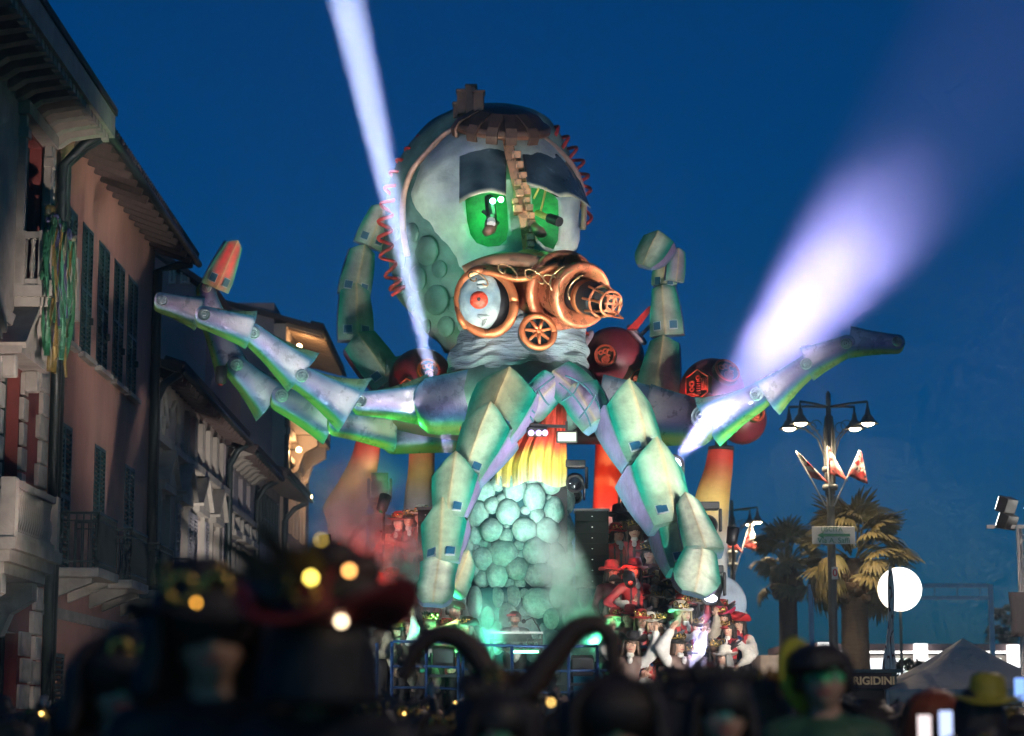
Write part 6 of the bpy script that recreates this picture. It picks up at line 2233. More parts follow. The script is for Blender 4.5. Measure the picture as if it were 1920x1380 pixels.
def flag(base, tip, width, label, ph):
    "cloth hanging from a slanted staff"
    root = thing('carnival_flag', base, label, 'flag', 'red and white carnival flags on the lamp posts')
    g = MB(); g.smooth = True; g.tube([base, tip], .018, 6); g.build('staff', M_white, root)
    g = MB(); g.smooth = True
    rows, cols = [], []
    d = (tip - base)
    out = Vector((width, 0, 0))
    for i in range(9):
        t = i / 8
        a = tip - d * .46 * t
        row, cc = [], []
        for j in range(9):
            s = j / 8
            p = a + out * s * (.12 + .88 * t) + Vector((0, .07 * math.sin(5 * s + ph + t), -.30 * s * abs(width) * (.3 + t)))
            row.append(p); cc.append((.70, .66, .60) if t < .75 else (.55, .12, .1))
        rows.append(row); cols.append(cc)
    g.sheet(rows, .006, (0, 1, 0), cols)
    g.build('cloth', M_flag, root)
def flags_on(X, Y, px, py, s, names):
    c = Vector((X, Y - .12, at(px, py, Y).z))
    for k, (dx, lab) in enumerate(names):
        tip = c + Vector((dx * s, -.1, 1.45 * s * (1 - .12 * abs(dx))))
        flag(c + Vector((dx * .12, 0, 0)), tip, .48 * s, lab, k * 1.7)
flags_on(SLX - .03, SL_Y, 1562, 950, .92, [(-.8, 'left flag on the near lamp post'), (-.05, 'middle flag on the near lamp post'), (.72, 'right flag with black pattern on the near lamp post')])
flags_on(S2X, 74, 1378, 1078, 1.5 * .83, [(-.35, 'left flag on the far lamp post'), (.45, 'right flag on the far lamp post')])

# signs
def board(px0, py0, px1, py1, Y, label, m=None, name='street_sign'):
    a, b = at(px0, py1, Y), at(px1, py0, Y)
    root = thing(name, ((a.x + b.x) / 2, Y, a.z), label, 'sign')
    g = MB(); g.bbox(a.x, b.x, Y, Y + .03, a.z, b.z); g.build('board', m or M_white, root, bevel=.006)
    return root, (a.x + b.x) / 2, (a.z + b.z) / 2, b.x - a.x, b.z - a.z
r_, cx, cz, bw, bh = board(1523, 987, 1603, 1020, 48.95, 'white exit sign with green arrow on the near lamp post')
letter(r_, 'USCITA', (cx - .04, 48.942, cz + bh * .32), .14, M_gtext)
letter(r_, 'Via A. Saffi', (cx, 48.942, cz - bh * .31), .165, M_gtext)
g = MB(); L = bw * .38
g.prism([Vector((cx - L, 48.944, cz)), Vector((cx - L + .14, 48.944, cz - .075)), Vector((cx - L + .14, 48.944, cz - .03)), Vector((cx + L, 48.944, cz - .03)), Vector((cx + L, 48.944, cz + .03)), Vector((cx - L + .14, 48.944, cz + .03)), Vector((cx - L + .14, 48.944, cz + .075))], (0, -.006, 0)); g.build('arrow', M_gtext, r_)
g = MB(); g.bbox(cx - .05, cx + .12, 48.99, 49.1, cz - .1, cz + .1); g.build('clamp', M_post, r_)
r_, cx, cz, bw, bh = board(1560, 1063, 1571, 1086, 49.0, 'small white plate numbered 0 on the near lamp post')
letter(r_, '0', (cx, 48.992, cz), .22, M_rtext, .004)
g = MB(); g.bbox(cx - .03, cx + .05, 49.04, 49.12, cz - .05, cz + .05); g.build('clamp', M_post, r_)
r_, cx, cz, bw, bh = board(1373, 1163, 1392, 1180, 73.7, 'small white plate numbered 19 on the far lamp post')
letter(r_, '19', (cx + .02, 73.692, cz), .34, M_rtext, .006)
r_, cx, cz, bw, bh = board(1371, 1105, 1383, 1127, 73.7, 'small sign with green band on the far lamp post')
g = MB(); g.bbox(cx - bw * .45, cx + bw * .45, 73.69, 73.699, cz - .08, cz + .05); g.build('arrow', M_gtext, r_)
cc = thing('security_camera', at(1393, 1150, 73.6), 'white dome camera on the far lamp post', 'camera')
p = at(1393, 1152, 73.6)
g = MB(); g.smooth = True; g.ball(p, .14, None, 12, 8); g.build('dome', M_white, cc)
g = MB(); g.tube([p + Vector((0, 0, .12)), Vector((S2X + .1, 73.9, p.z + .2))], .04, 6); g.build('bracket', M_white, cc)

# palms: fan leaves on a fibrous trunk
M_frond = mat('palm_frond', (.15, .15, .05), rough=.55, var=.4, scale=5, col2=(.24, .19, .07))
M_thatch = mat('dead_palm_thatch', (.13, .085, .045), rough=.8, var=.4, scale=6)
M_ptrunk = mat('palm_trunk', (.10, .075, .055), rough=.9, var=.45, scale=5, bump=.8, bscale=18, bdist=.04, streak=(1, 1, 5))
def fan_leaf(name, m, droop, seedv, L=1.0):
    "stalk and pleated fan whose blade tips hang; grows along +x"
    g = MB(); rs = random.Random(seedv)
    g.tube([(0, 0, 0), (.3 * L, 0, .06 * L), (.6 * L, 0, .04 * L)], [.022, .018, .012], 5)
    n = 17
    for k in range(n):
        a = R(-88 + 176 * k / (n - 1)) + rs.uniform(-.04, .04)
        ln = L * (.62 - .16 * abs(k / (n - 1) - .5) * 2) * rs.uniform(.85, 1.1)
        d = Vector((math.cos(a), math.sin(a), 0))
        s = Vector((-d.y, d.x, 0))
        rows = []
        for i in range(6):
            t = i / 5
            drop = droop * (max(0, t - .35) ** 1.6) * ln * rs.uniform(.9, 1.1)
            w_ = (.012 + .045 * t * (1 - t) * 4 * .55) * (1 if t < .99 else .1) * L
            p = Vector((.58 * L, 0, .04 * L)) + d * ln * (t * (1 - .25 * droop * t)) + Vector((0, 0, -drop + .02 * (k % 2)))
            rows.append([p - s * w_, p + Vector((0, 0, .012)), p + s * w_])
        g.sheet(rows)
    return g.mesh(name, m)
LEAF = [fan_leaf('frond', M_frond, .9, 1), fan_leaf('frond', M_frond, 1.5, 2), fan_leaf('frond', M_frond, .5, 3)]
DEAD = [fan_leaf('dead_frond', M_thatch, 1.6, 5, .8)]
def palm(px, pyc, Y, rp, wpx, label, nfr=52, seedv=3):
    c = at(px, pyc, Y)
    root = thing('palm_tree', (c.x, Y, 0), label, 'palm tree', 'palms on the promenade')
    rs = random.Random(seedv)
    r = wpx * Y / FPX / 2
    g = MB(); g.smooth = True
    prof = []
    N = 40
    for i in range(N + 1):
        t = i / N
        rr = r * (1.18 - .25 * t + .18 * smoothstep(.85, 1, t)) * (1 + .035 * (i % 2))
        prof.append((rr, t * (c.z - .1)))
    g.lathe(prof, Matrix.Translation((c.x, Y, 0)), 18)
    g.build('trunk', M_ptrunk, root)
    sc = rp * Y / FPX
    for i in range(nfr):
        az = rs.uniform(0, 2 * PI)
        el = R(rs.choice([rs.uniform(35, 80), rs.uniform(-5, 45), rs.uniform(-45, 5)]))
        o = obj('frond', rs.choice(LEAF), root)
        o.matrix_parent_inverse = Matrix.Identity(4)
        o.location = Vector((0, 0, c.z - .12 * sc + .25 * sc * math.sin(el))) + Vector((math.cos(az), math.sin(az), 0)) * .12 * sc
        o.rotation_euler = Euler((rs.uniform(-.4, .4), -el, az), 'XYZ')
        s = sc * rs.uniform(.82, 1.05) / 1.05
        o.scale = (s, s, s)
    for i in range(34):
        az = rs.uniform(0, 2 * PI)
        o = obj('dead_frond', DEAD[0], root)
        o.matrix_parent_inverse = Matrix.Identity(4)
        el = R(rs.uniform(-84, -55))
        o.location = Vector((math.cos(az) * r * .9, math.sin(az) * r * .9, c.z - rs.uniform(.05, .45) * sc))
        o.rotation_euler = Euler((rs.uniform(-.4, .4), -el, az), 'XYZ')
        s = sc * rs.uniform(.45, .7)
        o.scale = (s, s, s)
    return root
palm(1600, 1040, 53, 110, 50, 'large fan palm lit by the street lamp')
palm(1476, 1055, 72, 76, 34, 'smaller dark fan palm behind the lamp post', 46, 9)
palm(1883, 1172, 110, 40, 12, 'tiny far palm near the right edge', 30, 5)

# balloon light
bl_ = thing('balloon_light', (at(1687, 1150, 44.9).x, 44.9, 0), 'glowing white balloon lamp like a full moon', 'lamp')
c = at(1687, 1105, 44.9)
m_, n_, l_, b_ = _new('balloon_skin')
tc = n_.new('ShaderNodeTexCoord'); nz = n_.new('ShaderNodeTexNoise'); nz.inputs['Scale'].default_value = 2.2; nz.inputs['Detail'].default_value = 5
l_.new(tc.outputs['Object'], nz.inputs[0])
cr = n_.new('ShaderNodeMix'); cr.data_type = 'RGBA'; cr.inputs[6].default_value = (1, .80, .52, 1); cr.inputs[7].default_value = (1, .97, .92, 1)
mr = n_.new('ShaderNodeMapRange'); mr.inputs[1].default_value = .35; mr.inputs[2].default_value = .55
l_.new(nz.outputs[0], mr.inputs[0]); l_.new(mr.outputs[0], cr.inputs[0]); l_.new(cr.outputs[2], b_.inputs['Emission Color']); b_.inputs['Emission Strength'].default_value = 3.0
g = MB(); g.smooth = True; g.ball(c, 41 * 44.9 / FPX, None, 40, 28); g.build('balloon', m_, bl_)
g = MB(); g.tube([Vector((c.x, c.y, c.z - .4)), Vector((c.x, c.y, 0))], .03, 8); g.build('pole', M_post, bl_)
# pale blue gantry
M_pblue = mat('pale_blue_paint', (.46, .70, .82), rough=.45, var=.2)
gt = thing('gantry_frame', (at(1688, 1300, 66).x, 66, 0), 'pale blue square gantry framing the balloon lamp', 'gantry')
for x in (1520, 1857):
    p = at(x, 1100, 66)
    g = MB(); g.bbox(p.x - .07, p.x + .07, 65.93, 66.07, 0, p.z + .07); g.build('post', M_pblue, gt, bevel=.01)
for y, t in ((1098, .12), (1121, .10)):
    a, b = at(1520, y, 66), at(1857, y, 66)
    g = MB(); g.bbox(a.x + .072, b.x - .072, 66 - t / 2, 66 + t / 2, a.z - t / 2, a.z + t / 2); g.build('cross_beam', M_pblue, gt)
for k in range(8):
    x = lerp(1540, 1837, k / 7)
    a, b = at(x, 1098, 66), at(x, 1121, 66)
    g = MB(); g.bbox(a.x - .02, a.x + .02, 65.98, 66.02, b.z + .052, a.z - .062); g.build('stay', M_pblue, gt)

# market gazebo
M_tent = mat('tent_canvas', (.50, .46, .42), rough=.8, var=.2, scale=1.5, bump=.3, bscale=6, bdist=.05)
TY = 43.0
pk = at(1805, 1196, TY)
tn = thing('market_gazebo', (pk.x, TY, 0), 'pale peaked market gazebo at the right', 'gazebo')
hw = 1.75; ez = at(1805, 1292, TY - hw).z
g = MB(); g.smooth = True
rows = []
for i in range(9):
    t = i / 8
    k = hw * t
    z = lerp(pk.z, ez, t) - .10 * math.sin(PI * t)
    sec = []
    for (x0, y0, x1, y1) in ((-1, -1, 1, -1), (1, -1, 1, 1), (1, 1, -1, 1), (-1, 1, -1, -1)):
        for j in range(6):
            s = j / 6
            sec.append(Vector((pk.x + k * lerp(x0, x1, s), TY + k * lerp(y0, y1, s), z - .03 * math.sin(PI * s) * t)))
    rows.append(sec)
g.loft(rows, True, False); g.build('canopy', M_tent, tn)
for (x0, y0, x1, y1) in ((-1, -1, 1, -1), (1, -1, 1, 1), (1, 1, -1, 1), (-1, 1, -1, -1)):
    g = MB(); g.smooth = True
    rr = [[Vector((pk.x + hw * lerp(x0, x1, j / 16), TY + hw * lerp(y0, y1, j / 16), ez - h + .015 * math.sin(j * 1.9) * (h > .1))) for j in range(17)] for h in (.0, .12, .28)]
    g.sheet(rr, .008, (-(y1 - y0), (x1 - x0), 0)); g.build('valance', M_tent, tn)
for sx in (-1, 1):
    for sy in (-1, 1):
        g = MB(); g.bbox(pk.x + sx * hw - .03, pk.x + sx * hw + .03, TY + sy * hw - .03, TY + sy * hw + .03, 0, ez - .02); g.build('leg', M_grey, tn)
rs = random.Random(2)
for i in range(12):
    p0 = at(rs.uniform(1700, 1900), rs.uniform(1300, 1316), TY - 1.9)
# stall counter below the gazebo
ct = thing('market_counter', (pk.x, TY - 1.2, 0), 'counter with yellow wares under the gazebo', 'counter')
g = MB(); g.bbox(pk.x - 1.6, pk.x + 1.4, TY - 1.5, TY - .8, 0, 1.0); g.build('counter', mat('dark_green_cloth', (.03, .06, .05), rough=.8), ct)
for i in range(9):
    g = MB(); g.box((pk.x - 1.45 + i * .31, TY - 1.2, 1.09), (.24, .4, .18)); g.build('ware_box', mat('yellow_card', (.45, .36, .08), rough=.6, var=.3) if i % 3 else M_white, ct, bevel=.01)

# sweet stall with its lettered fascia
r_, cx, cz, bw, bh = board(1583, 1262, 1672, 1292, 41.5, 'brown fascia lettered BRIGIDINI above the sweet stall', mat('brown_fascia', (.10, .035, .03), rough=.6), 'fascia_sign')
letter(r_, 'BRIGIDINI', (cx + .05, 41.49, cz), .20, mat('cream_lettering', (.62, .45, .26), rough=.6, emit=(.9, .6, .3), estr=.12), .006)
sw = thing('sweet_stall', (cx, 42.4, 0), 'dark sweet stall under the brown fascia', 'stall')
g = MB(); g.bbox(cx - .5, cx + .6, 41.6, 43.2, 0, cz - .16); g.build('cabin', mat('stall_boards', (.07, .04, .035), rough=.7, var=.4, streak=(8, 1, 1)), sw)
g = MB(); g.bbox(cx - .55, cx + .65, 41.55, 43.3, cz + .16, cz + .22); g.build('roof', M_post, sw)
g = MB(); g.bbox(cx - .46, cx + .56, 41.7, 43.1, cz - .159, cz + .159); g.build('roof_box', M_post, sw)

# lit screen leaning beside the crowd
SY = 34.0
q = [at(1438, 1284, SY), at(1504, 1276, SY), at(1530, 1306, SY), at(1472, 1330, SY)]
sc_ = thing('lit_screen', (q[2].x, SY, 0), 'glaring white lit panel above the crowd at the right', 'screen')
g = MB(); g.prism([p + Vector((0, .02, 0)) for p in q], (0, .05, 0)); g.build('casing', M_black, sc_)
g = MB()
ctr = sum(q, Vector()) / 4
g.prism([ctr + (p - ctr) * .97 for p in q], (0, .012, 0)); g.build('panel', glow('white_screen', (1, .97, 1), 2.2), sc_)
g = MB(); g.bbox(ctr.x - .04, ctr.x + .04, SY + .08, SY + .14, 0, ctr.z); g.build('stand', M_black, sc_)
g = MB(); a = at(1440, 1270, SY); b = at(1506, 1266, SY); g.beam(a, b, .06, .1); g.build('yellow_bar', M_yellow, sc_)

# low lit pavilion
PY = 76.0
def P_(x, y, Y=PY):
    return at(x, y, Y)
pv = thing('lit_pavilion', (P_(1690, 1300).x, PY, 0), 'long low pavilion with glaring white lit panels', 'pavilion')
a, b = P_(1430, 1340), P_(1905, 1212)
M_pw = mat('pavilion_wall', (.55, .48, .44), rough=.7, var=.2)
g = MB(); g.bbox(a.x, b.x, PY + .3, PY + 5, 0, P_(1600, 1228).z); g.build('wall', M_pw, pv)
g = MB(); g.bbox(a.x + .8, b.x + .3, PY - .4, PY + 5.2, P_(1600, 1221).z, P_(1600, 1208).z); g.build('roof_fascia', mat('pink_grey_fascia', (.34, .24, .24), rough=.7), pv)
M_neon = glow('white_tube', (1, .97, .92), 3.2)
M_box = glow('white_lightbox', (1, .98, .97), 2.2)
g = MB(); p, q_ = P_(1478, 1225), P_(1895, 1221); g.bbox(p.x, q_.x, PY - .1, PY - .02, p.z, q_.z); g.build('light_tube', M_neon, pv)
for x0, x1, y0, y1 in ((1530, 1561, 1206, 1234), (1709, 1732, 1208, 1240), (1883, 1903, 1210, 1252)):
    g = MB(); p, q_ = P_(x0, y1), P_(x1, y0); g.bbox(p.x, q_.x, PY - .7, PY - .45, p.z, q_.z); g.build('light_box', M_box, pv)
    g = MB(); g.bbox((p.x + q_.x) / 2 - .12, (p.x + q_.x) / 2 + .12, PY - .65, PY - .5, 0, p.z); g.build('column', M_pw, pv)
m_, n_, l_, b_ = _new('lit_shop_window')
tc = n_.new('ShaderNodeTexCoord'); vz = n_.new('ShaderNodeTexVoronoi'); vz.inputs['Scale'].default_value = .9
l_.new(tc.outputs['Object'], vz.inputs[0])
hs = n_.new('ShaderNodeHueSaturation'); hs.inputs['Saturation'].default_value = .9; hs.inputs['Value'].default_value = 1.0
l_.new(vz.outputs['Color'], hs.inputs['Color'])
mx = n_.new('ShaderNodeMix'); mx.data_type = 'RGBA'; mx.inputs[0].default_value = .72; mx.inputs[7].default_value = (1, .97, .93, 1)
l_.new(hs.outputs[0], mx.inputs[6]); l_.new(mx.outputs[2], b_.inputs['Emission Color']); b_.inputs['Emission Strength'].default_value = 1.5
for x0, x1 in ((1565, 1625), (1632, 1704), (1738, 1800), (1806, 1880), (1484, 1528)):
    g = MB(); p, q_ = P_(x0, 1276), P_(x1, 1234); g.bbox(p.x, q_.x, PY + .2, PY + .29, p.z, q_.z); g.build('shop_window', m_, pv)
g = MB(); p, q_ = P_(1485, 1262), P_(1492, 1222); g.bbox(p.x, q_.x, PY - .6, PY - .5, p.z, q_.z); g.build('light_box', M_box, pv)
# shrubs in front of the pavilion
M_leaf = mat('dark_shrub_leaf', (.03, .045, .02), rough=.6, var=.4)
def shrub(px, py, Y, rp, label):
    c = at(px, py, Y); r = rp * Y / FPX
    root = thing('shrub', (c.x, Y, 0), label, 'shrub')
    g = MB(); rs = random.Random(px)
    for i in range(420):
        d = Vector((rs.gauss(0, 1), rs.gauss(0, 1), rs.gauss(0, 1))).normalized() * r * rs.uniform(.4, 1) ** .5
        p = c + Vector((d.x * 1.3, d.y, d.z * .8))
        a, b = Vector((rs.uniform(-1, 1), rs.uniform(-1, 1), rs.uniform(-1, 1))) * .09, Vector((rs.uniform(-1, 1), rs.uniform(-1, 1), rs.uniform(-1, 1))) * .05
        i0 = [g.av(p - a), g.av(p + b), g.av(p + a), g.av(p - b)]
        g.af(i0)
    g.build('foliage', M_leaf, root)
    g = MB(); g.tube([(c.x, Y, 0), (c.x, Y, c.z)], .06, 6); g.build('stem', M_ptrunk, root)
shrub(1700, 1262, 55, 34, 'dark shrub in front of the lit pavilion')
shrub(1735, 1268, 57, 26, 'second smaller shrub beside the gazebo')
# draped feather banner
bn = thing('feather_banner', (at(1676, 1300, 43.6).x, 43.6, 0), 'tall limp white banner with red scrollwork before the balloon lamp', 'banner')
p0, p1 = at(1666, 1058, 43.6), at(1678, 1340, 43.6)
g = MB(); g.smooth = True; g.tube([Vector((p1.x, 43.6, 0)), Vector((p1.x, 43.6, p0.z - .1)), at(1672, 1052, 43.6), at(1660, 1066, 43.6)], .013, 8); g.build('pole', M_post, bn)
m_, n_, l_, b_ = _new('banner_cloth')
tc = n_.new('ShaderNodeTexCoord'); wv = n_.new('ShaderNodeTexWave'); wv.inputs['Scale'].default_value = 2.2; wv.inputs['Distortion'].default_value = 9; wv.inputs['Detail'].default_value = 1.0
l_.new(tc.outputs['Object'], wv.inputs[0])
mr = n_.new('ShaderNodeMapRange'); mr.inputs[1].default_value = .90; mr.inputs[2].default_value = .95; l_.new(wv.outputs[1], mr.inputs[0])
mx = n_.new('ShaderNodeMix'); mx.data_type = 'RGBA'; mx.inputs[6].default_value = (.78, .72, .70, 1); mx.inputs[7].default_value = (.20, .05, .05, 1)
l_.new(mr.outputs[0], mx.inputs[0]); l_.new(mx.outputs[2], b_.inputs['Base Color']); b_.inputs['Roughness'].default_value = .8
g = MB(); g.smooth = True
rows = []
for i in range(24):
    t = i / 23
    y = lerp(1062, 1285, t)
    cxp = 1669 + 2 * math.sin(t * 5)
    w_ = lerp(3, 13, t ** 1.2) + 2 * math.sin(t * 9)
    rows.append([at(cxp - w_ + 2 * w_ * j / 12, y + (4 if j % 2 else 0) * (t > .97), 43.55 + .05 * math.sin(j * 1.3 + t * 4)) for j in range(13)])
g.sheet(rows, .008, (0, 1, 0)); g.build('cloth', m_, bn)
# lighting tower at the right edge
TWX, TWY = at(1921, 1100, 31.0).x, 31.0
tw = thing('lighting_tower', (TWX, TWY, 0), 'slim lighting tower with floodlights at the right edge', 'lighting tower')
zt = at(1905, 985, TWY).z
for dx, dy in ((-.09, -.09), (.09, -.09), (0, .1)):
    g = MB(); g.tube([(TWX + dx, TWY + dy, 0), (TWX + dx, TWY + dy, zt)], .022, 6); g.build('mast_tube', M_grey, tw)
g = MB()
k = int(zt / .22)
pts3 = [(-.09, -.09), (.09, -.09), (0, .1)]
for i in range(k):
    z = i * .22
    for j in range(3):
        a, b = pts3[j], pts3[(j + 1) % 3]
        g.tube([(TWX + a[0], TWY + a[1], z), (TWX + b[0], TWY + b[1], z + .22)], .009, 4)
g.build('lattice', M_grey, tw)
FLOODS = []
for i, (dx, z) in enumerate(((-.2, zt + .05), (.2, zt + .05), (-.2, zt + .28), (.2, zt + .28))):
    g = MB()
    d = (Vector((0, 37, 8)) - Vector((TWX + dx, TWY, z))).normalized()
    Mq = d.to_track_quat('Z', 'Y').to_matrix()
    c = Vector((TWX + dx, TWY, z))
    g.box(c, (.30, .20, .14), Mq, 1.15); fo = g.build('floodlight', M_black, tw, bevel=.01)
    g = MB(); g.box(c + Mq @ Vector((0, 0, .086)), (.28, .18, .01), Mq); g.build('flood_glass', glow('flood_glass', (1, .97, .9), 6), fo)
    FLOODS.append(c + d * .16)
g = MB(); g.beam((TWX - .5, TWY, zt - .02), (TWX + .5, TWY, zt - .02), .05); g.build('cross_bar', M_grey, tw)
# dark banner on the tower
g = MB(); g.smooth = True
rr = [[at(x + 3 * math.sin(y * .05), y, 30.7 + .03 * math.sin(x * .3)) for x in (1893, 1899, 1905, 1912, 1920, 1930)] for y in range(1110, 1205, 12)]
g.sheet(rr, .008, (0, 1, 0))
tag(g.build('dark_flag', mat('dark_flag_cloth', (.03, .02, .025), rough=.8)), 'dark flag hanging on the right-hand lighting tower', 'flag')
# ================================================================== crowd in the street
GC = 'people in the blurred foreground crowd'
SK2, SK3 = (.42, .24, .17), (.55, .36, .27)
def cr_(px, py, Y, **k):
    return person(at(px, py, Y), floor=0.0, group=GC, **k)
# the two large costumed figures at the left, close to the lens
a = cr_(398, 1198, 6.6, rz=.15, pose='relax', pal='black', hat=('brim', BLK, BLK), hair=('wig', DKH), trim=True, label='large blurred figure in a dark round hat, face towards the lens')
b = person(at(606, 1220, 6.2), floor=0, rz=2.7, pose='relax', pal='black', hat=('cowboy', (.16, .012, .012), RED), hair=('bob', (.008, .006, .005)), trim=True, feather=(.07, .05, .03), group=GC, label='largest blurred figure with dark red curled hat and gold ornaments')
for (px, py, Y, col, s, nm) in ((583, 1083, 6.0, (1, .75, .12), 2.4, 'glint_bead'), (655, 1070, 6.0, (1, .45, .12), 2.0, 'glint_bead'), (640, 1165, 6.0, (.9, .7, .45), 2.2, 'glint_bead'), (368, 1130, 6.3, (1, .45, .06), 1.2, 'glint_bead'), (602, 1012, 6.0, (.6, .4, .06), 1.0, 'glint_bead')):  # glowing beads set where the gold ornaments glint
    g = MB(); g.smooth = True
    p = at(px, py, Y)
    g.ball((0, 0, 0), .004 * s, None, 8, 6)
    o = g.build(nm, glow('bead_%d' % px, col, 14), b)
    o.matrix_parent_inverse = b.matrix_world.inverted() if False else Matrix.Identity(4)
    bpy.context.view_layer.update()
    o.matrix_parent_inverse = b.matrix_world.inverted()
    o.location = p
for (dx, dz, r_, cl) in ((-.10, 1.80, .06, BRN), (-.03, 1.83, .07, (.05, .03, .02)), (.07, 1.82, .06, (.09, .05, .03)), (.12, 1.76, .05, (.12, .1, .1)), (.0, 1.76, .09, (.03, .02, .02)), (-.08, 1.75, .08, (.02, .02, .02))):
    g = MB(); g.smooth = True; g.col = cl
    g.ball((dx, .02, dz), (r_ * 1.1, r_, r_ * .8), None, 12, 8)
    o = g.build('headdress_puff', M_hat, b); o.matrix_parent_inverse = Matrix.Identity(4)
# named figures further on
cr_(225, 1292, 8.0, rz=.2, pose='relax', pal='black', hat=('brim', BLK, BLK), hair=('wig', DKH), face=(.05, .35, .16), trim=True, label='dark-hatted figure with green face at the lower left')
hn_ = cr_(955, 1350, 8.6, rz=PI, pose='relax', pal='black', hat=('crest', BLK, BRN), hair=('bob', DKH), trim=True, beads=1, label='figure with great curved horns on the headdress in front of the desk')
M_horn = mat('dark_brown_horn', (.075, .04, .025), rough=.5, var=.4, scale=20, bump=.5, bscale=40)
bpy.context.view_layer.update()
for pts in ([(935, 1300), (905, 1245), (862, 1198), (815, 1192), (776, 1225), (756, 1275)], [(985, 1300), (1030, 1240), (1078, 1182), (1120, 1172), (1146, 1205), (1150, 1270)]):
    g = MB(); g.smooth = True
    P = along(pts, 22)
    g.tube([at(q.x, q.y, 8.55) for q in P], [(.058 - .030 * i / 22) * (1 + .06 * (i % 2)) for i in range(23)], 10)
    o = g.build('horn', M_horn, hn_)
    o.matrix_parent_inverse = hn_.matrix_world.inverted()
cr_(925, 1380, 7.5, rz=.4, pose='relax', pal='black', hair=('bob', DKH), hat=('crest', BLK, BLK), face=(.04, .35, .18), label='green-faced figure at the bottom edge below the desk')  # green light on the face put into its skin colour
cr_(1155, 1372, 7.2, rz=.0, pose='relax', pal='black', hair=('wig', DKH), hat=('crest', BLK, BLK), face=(.05, .40, .18), label='green-browed face looking out at the bottom centre right')  # green light on the brow coloured into the skin
cr_(1352, 1340, 8.2, rz=.1, pose='relax', pal='green', hair=('bob', DKH), hat=('crest', BLK, BLK), face=(.05, .30, .25), label='figure in crested black hat with green and blue face')
f7 = cr_(1546, 1272, 10.0, rz=-.15, pose='relax', pal='green', hair=('short', DKH), hat=('cap', BLK, (.04, .07, .03)), face=(.06, .50, .20), label='face coloured green for stage light, in dark cap beside the lit panel')  # green highlight on the face is part of its colour
g = MB(); g.smooth = True; g.lathe([(.01, 0), (.15, .0), (.16, .012), (.12, .02), (.01, .02)], Matrix.Translation((-.10, .10, 1.62)) @ Matrix.Rotation(R(80), 4, 'Y') @ Matrix.Rotation(R(30), 4, 'X'), 24)
o = g.build('yellow_disc', mat('yellow_felt', (.42, .40, .03), rough=.7), f7); o.matrix_parent_inverse = Matrix.Identity(4)
cr_(1412, 1336, 10.5, rz=2.8, pose='relax', pal='maroon', hair=('wig', BRN), hat=('crest', BRN, (.3, .15, .03)), trim=True, beads=2, label='figure in maroon with feathered brown hat left of the lit panel')
cr_(1838, 1335, 12.5, rz=2.6, pose='relax', pal='dark', hair=('bob', DKH), hat=('brim', YEL, YEL), label='figure under a wide yellow hat near the gazebo')
cr_(1752, 1352, 13, rz=PI, pose='phone', pal='dark', hair=('wig', (.45, .08, .015)), label='figure in orange-red wig holding up a phone')
cr_(1455, 1330, 14, rz=2.7, pose='relax', pal='dark', hair=('short', DKH), hat=('cap', YEL, YEL), label='figure in yellow cap below the lit panel')
cr_(1275, 1330, 12, rz=3.3, pose='relax', pal='dark', hair=('wig', DKH), hat=('brim', BRN, BRN), trim=True, beads=4, label='figure in brown hat strung with small warm glint beads')
# phones held up
M_phone = mat('phone_case', (.02, .02, .02), rough=.4)
for px, py, Y, col, lab in ((1733, 1366, 11.6, (.9, .75, .75), 'small lit phone held low near the orange wig'), (1773, 1358, 11.6, (.55, .65, 1), 'bluish lit phone beside the orange wig'), (1912, 1292, 14.0, (.25, .45, 1), 'lit blue phone held high at the right edge')):
    c = at(px, py, Y)
    ph = thing('phone', c, lab, 'phone')
    g = MB(); g.box(c, (.075, .009, .15)); g.build('body', M_phone, ph, bevel=.003)
    g = MB(); g.box(c + Vector((0, -.006, 0)), (.066, .003, .135)); g.build('display', glow('display_%d' % px, col, 1.6), ph)
# the rest of the crowd
rs = random.Random(21)
pals = ['black', 'black', 'dark', 'dark', 'maroon', 'brown', 'green', 'black']
hats = [('brim', BLK, BLK), ('crest', BRN, BLK), ('tricorn', BLK, BLK), ('cap', BLK, BLK), ('cowboy', BRN, BRN), ('crest', BLK, (.25, .14, .03)), ('cap', (.12, .01, .012), BLK), ('brim', BRN, BRN)]
hairs = [('bob', DKH), ('wig', DKH), ('long', BRN), ('short', DKH), ('wig', (.10, .05, .02))]
poses = ['relax', 'relax', 'hips', 'one_up', 'phone', 'clap', 'up']
HATN = ['black brimmed hat', 'brown crested hat', 'black tricorn', 'black cap', 'brown cowboy hat', 'gold-crested black hat', 'maroon cap', 'brown brimmed hat']
ORD = ['one', 'two', 'three', 'four', 'five', 'six', 'seven', 'eight', 'nine', 'ten', 'eleven', 'twelve', 'thirteen', 'fourteen', 'fifteen', 'sixteen', 'seventeen', 'eighteen', 'nineteen', 'twenty', 'twenty-one', 'twenty-two', 'twenty-three', 'twenty-four', 'twenty-five', 'twenty-six']
ROWN = ['nearest', 'second', 'third', 'fourth', 'farthest']
n = 0
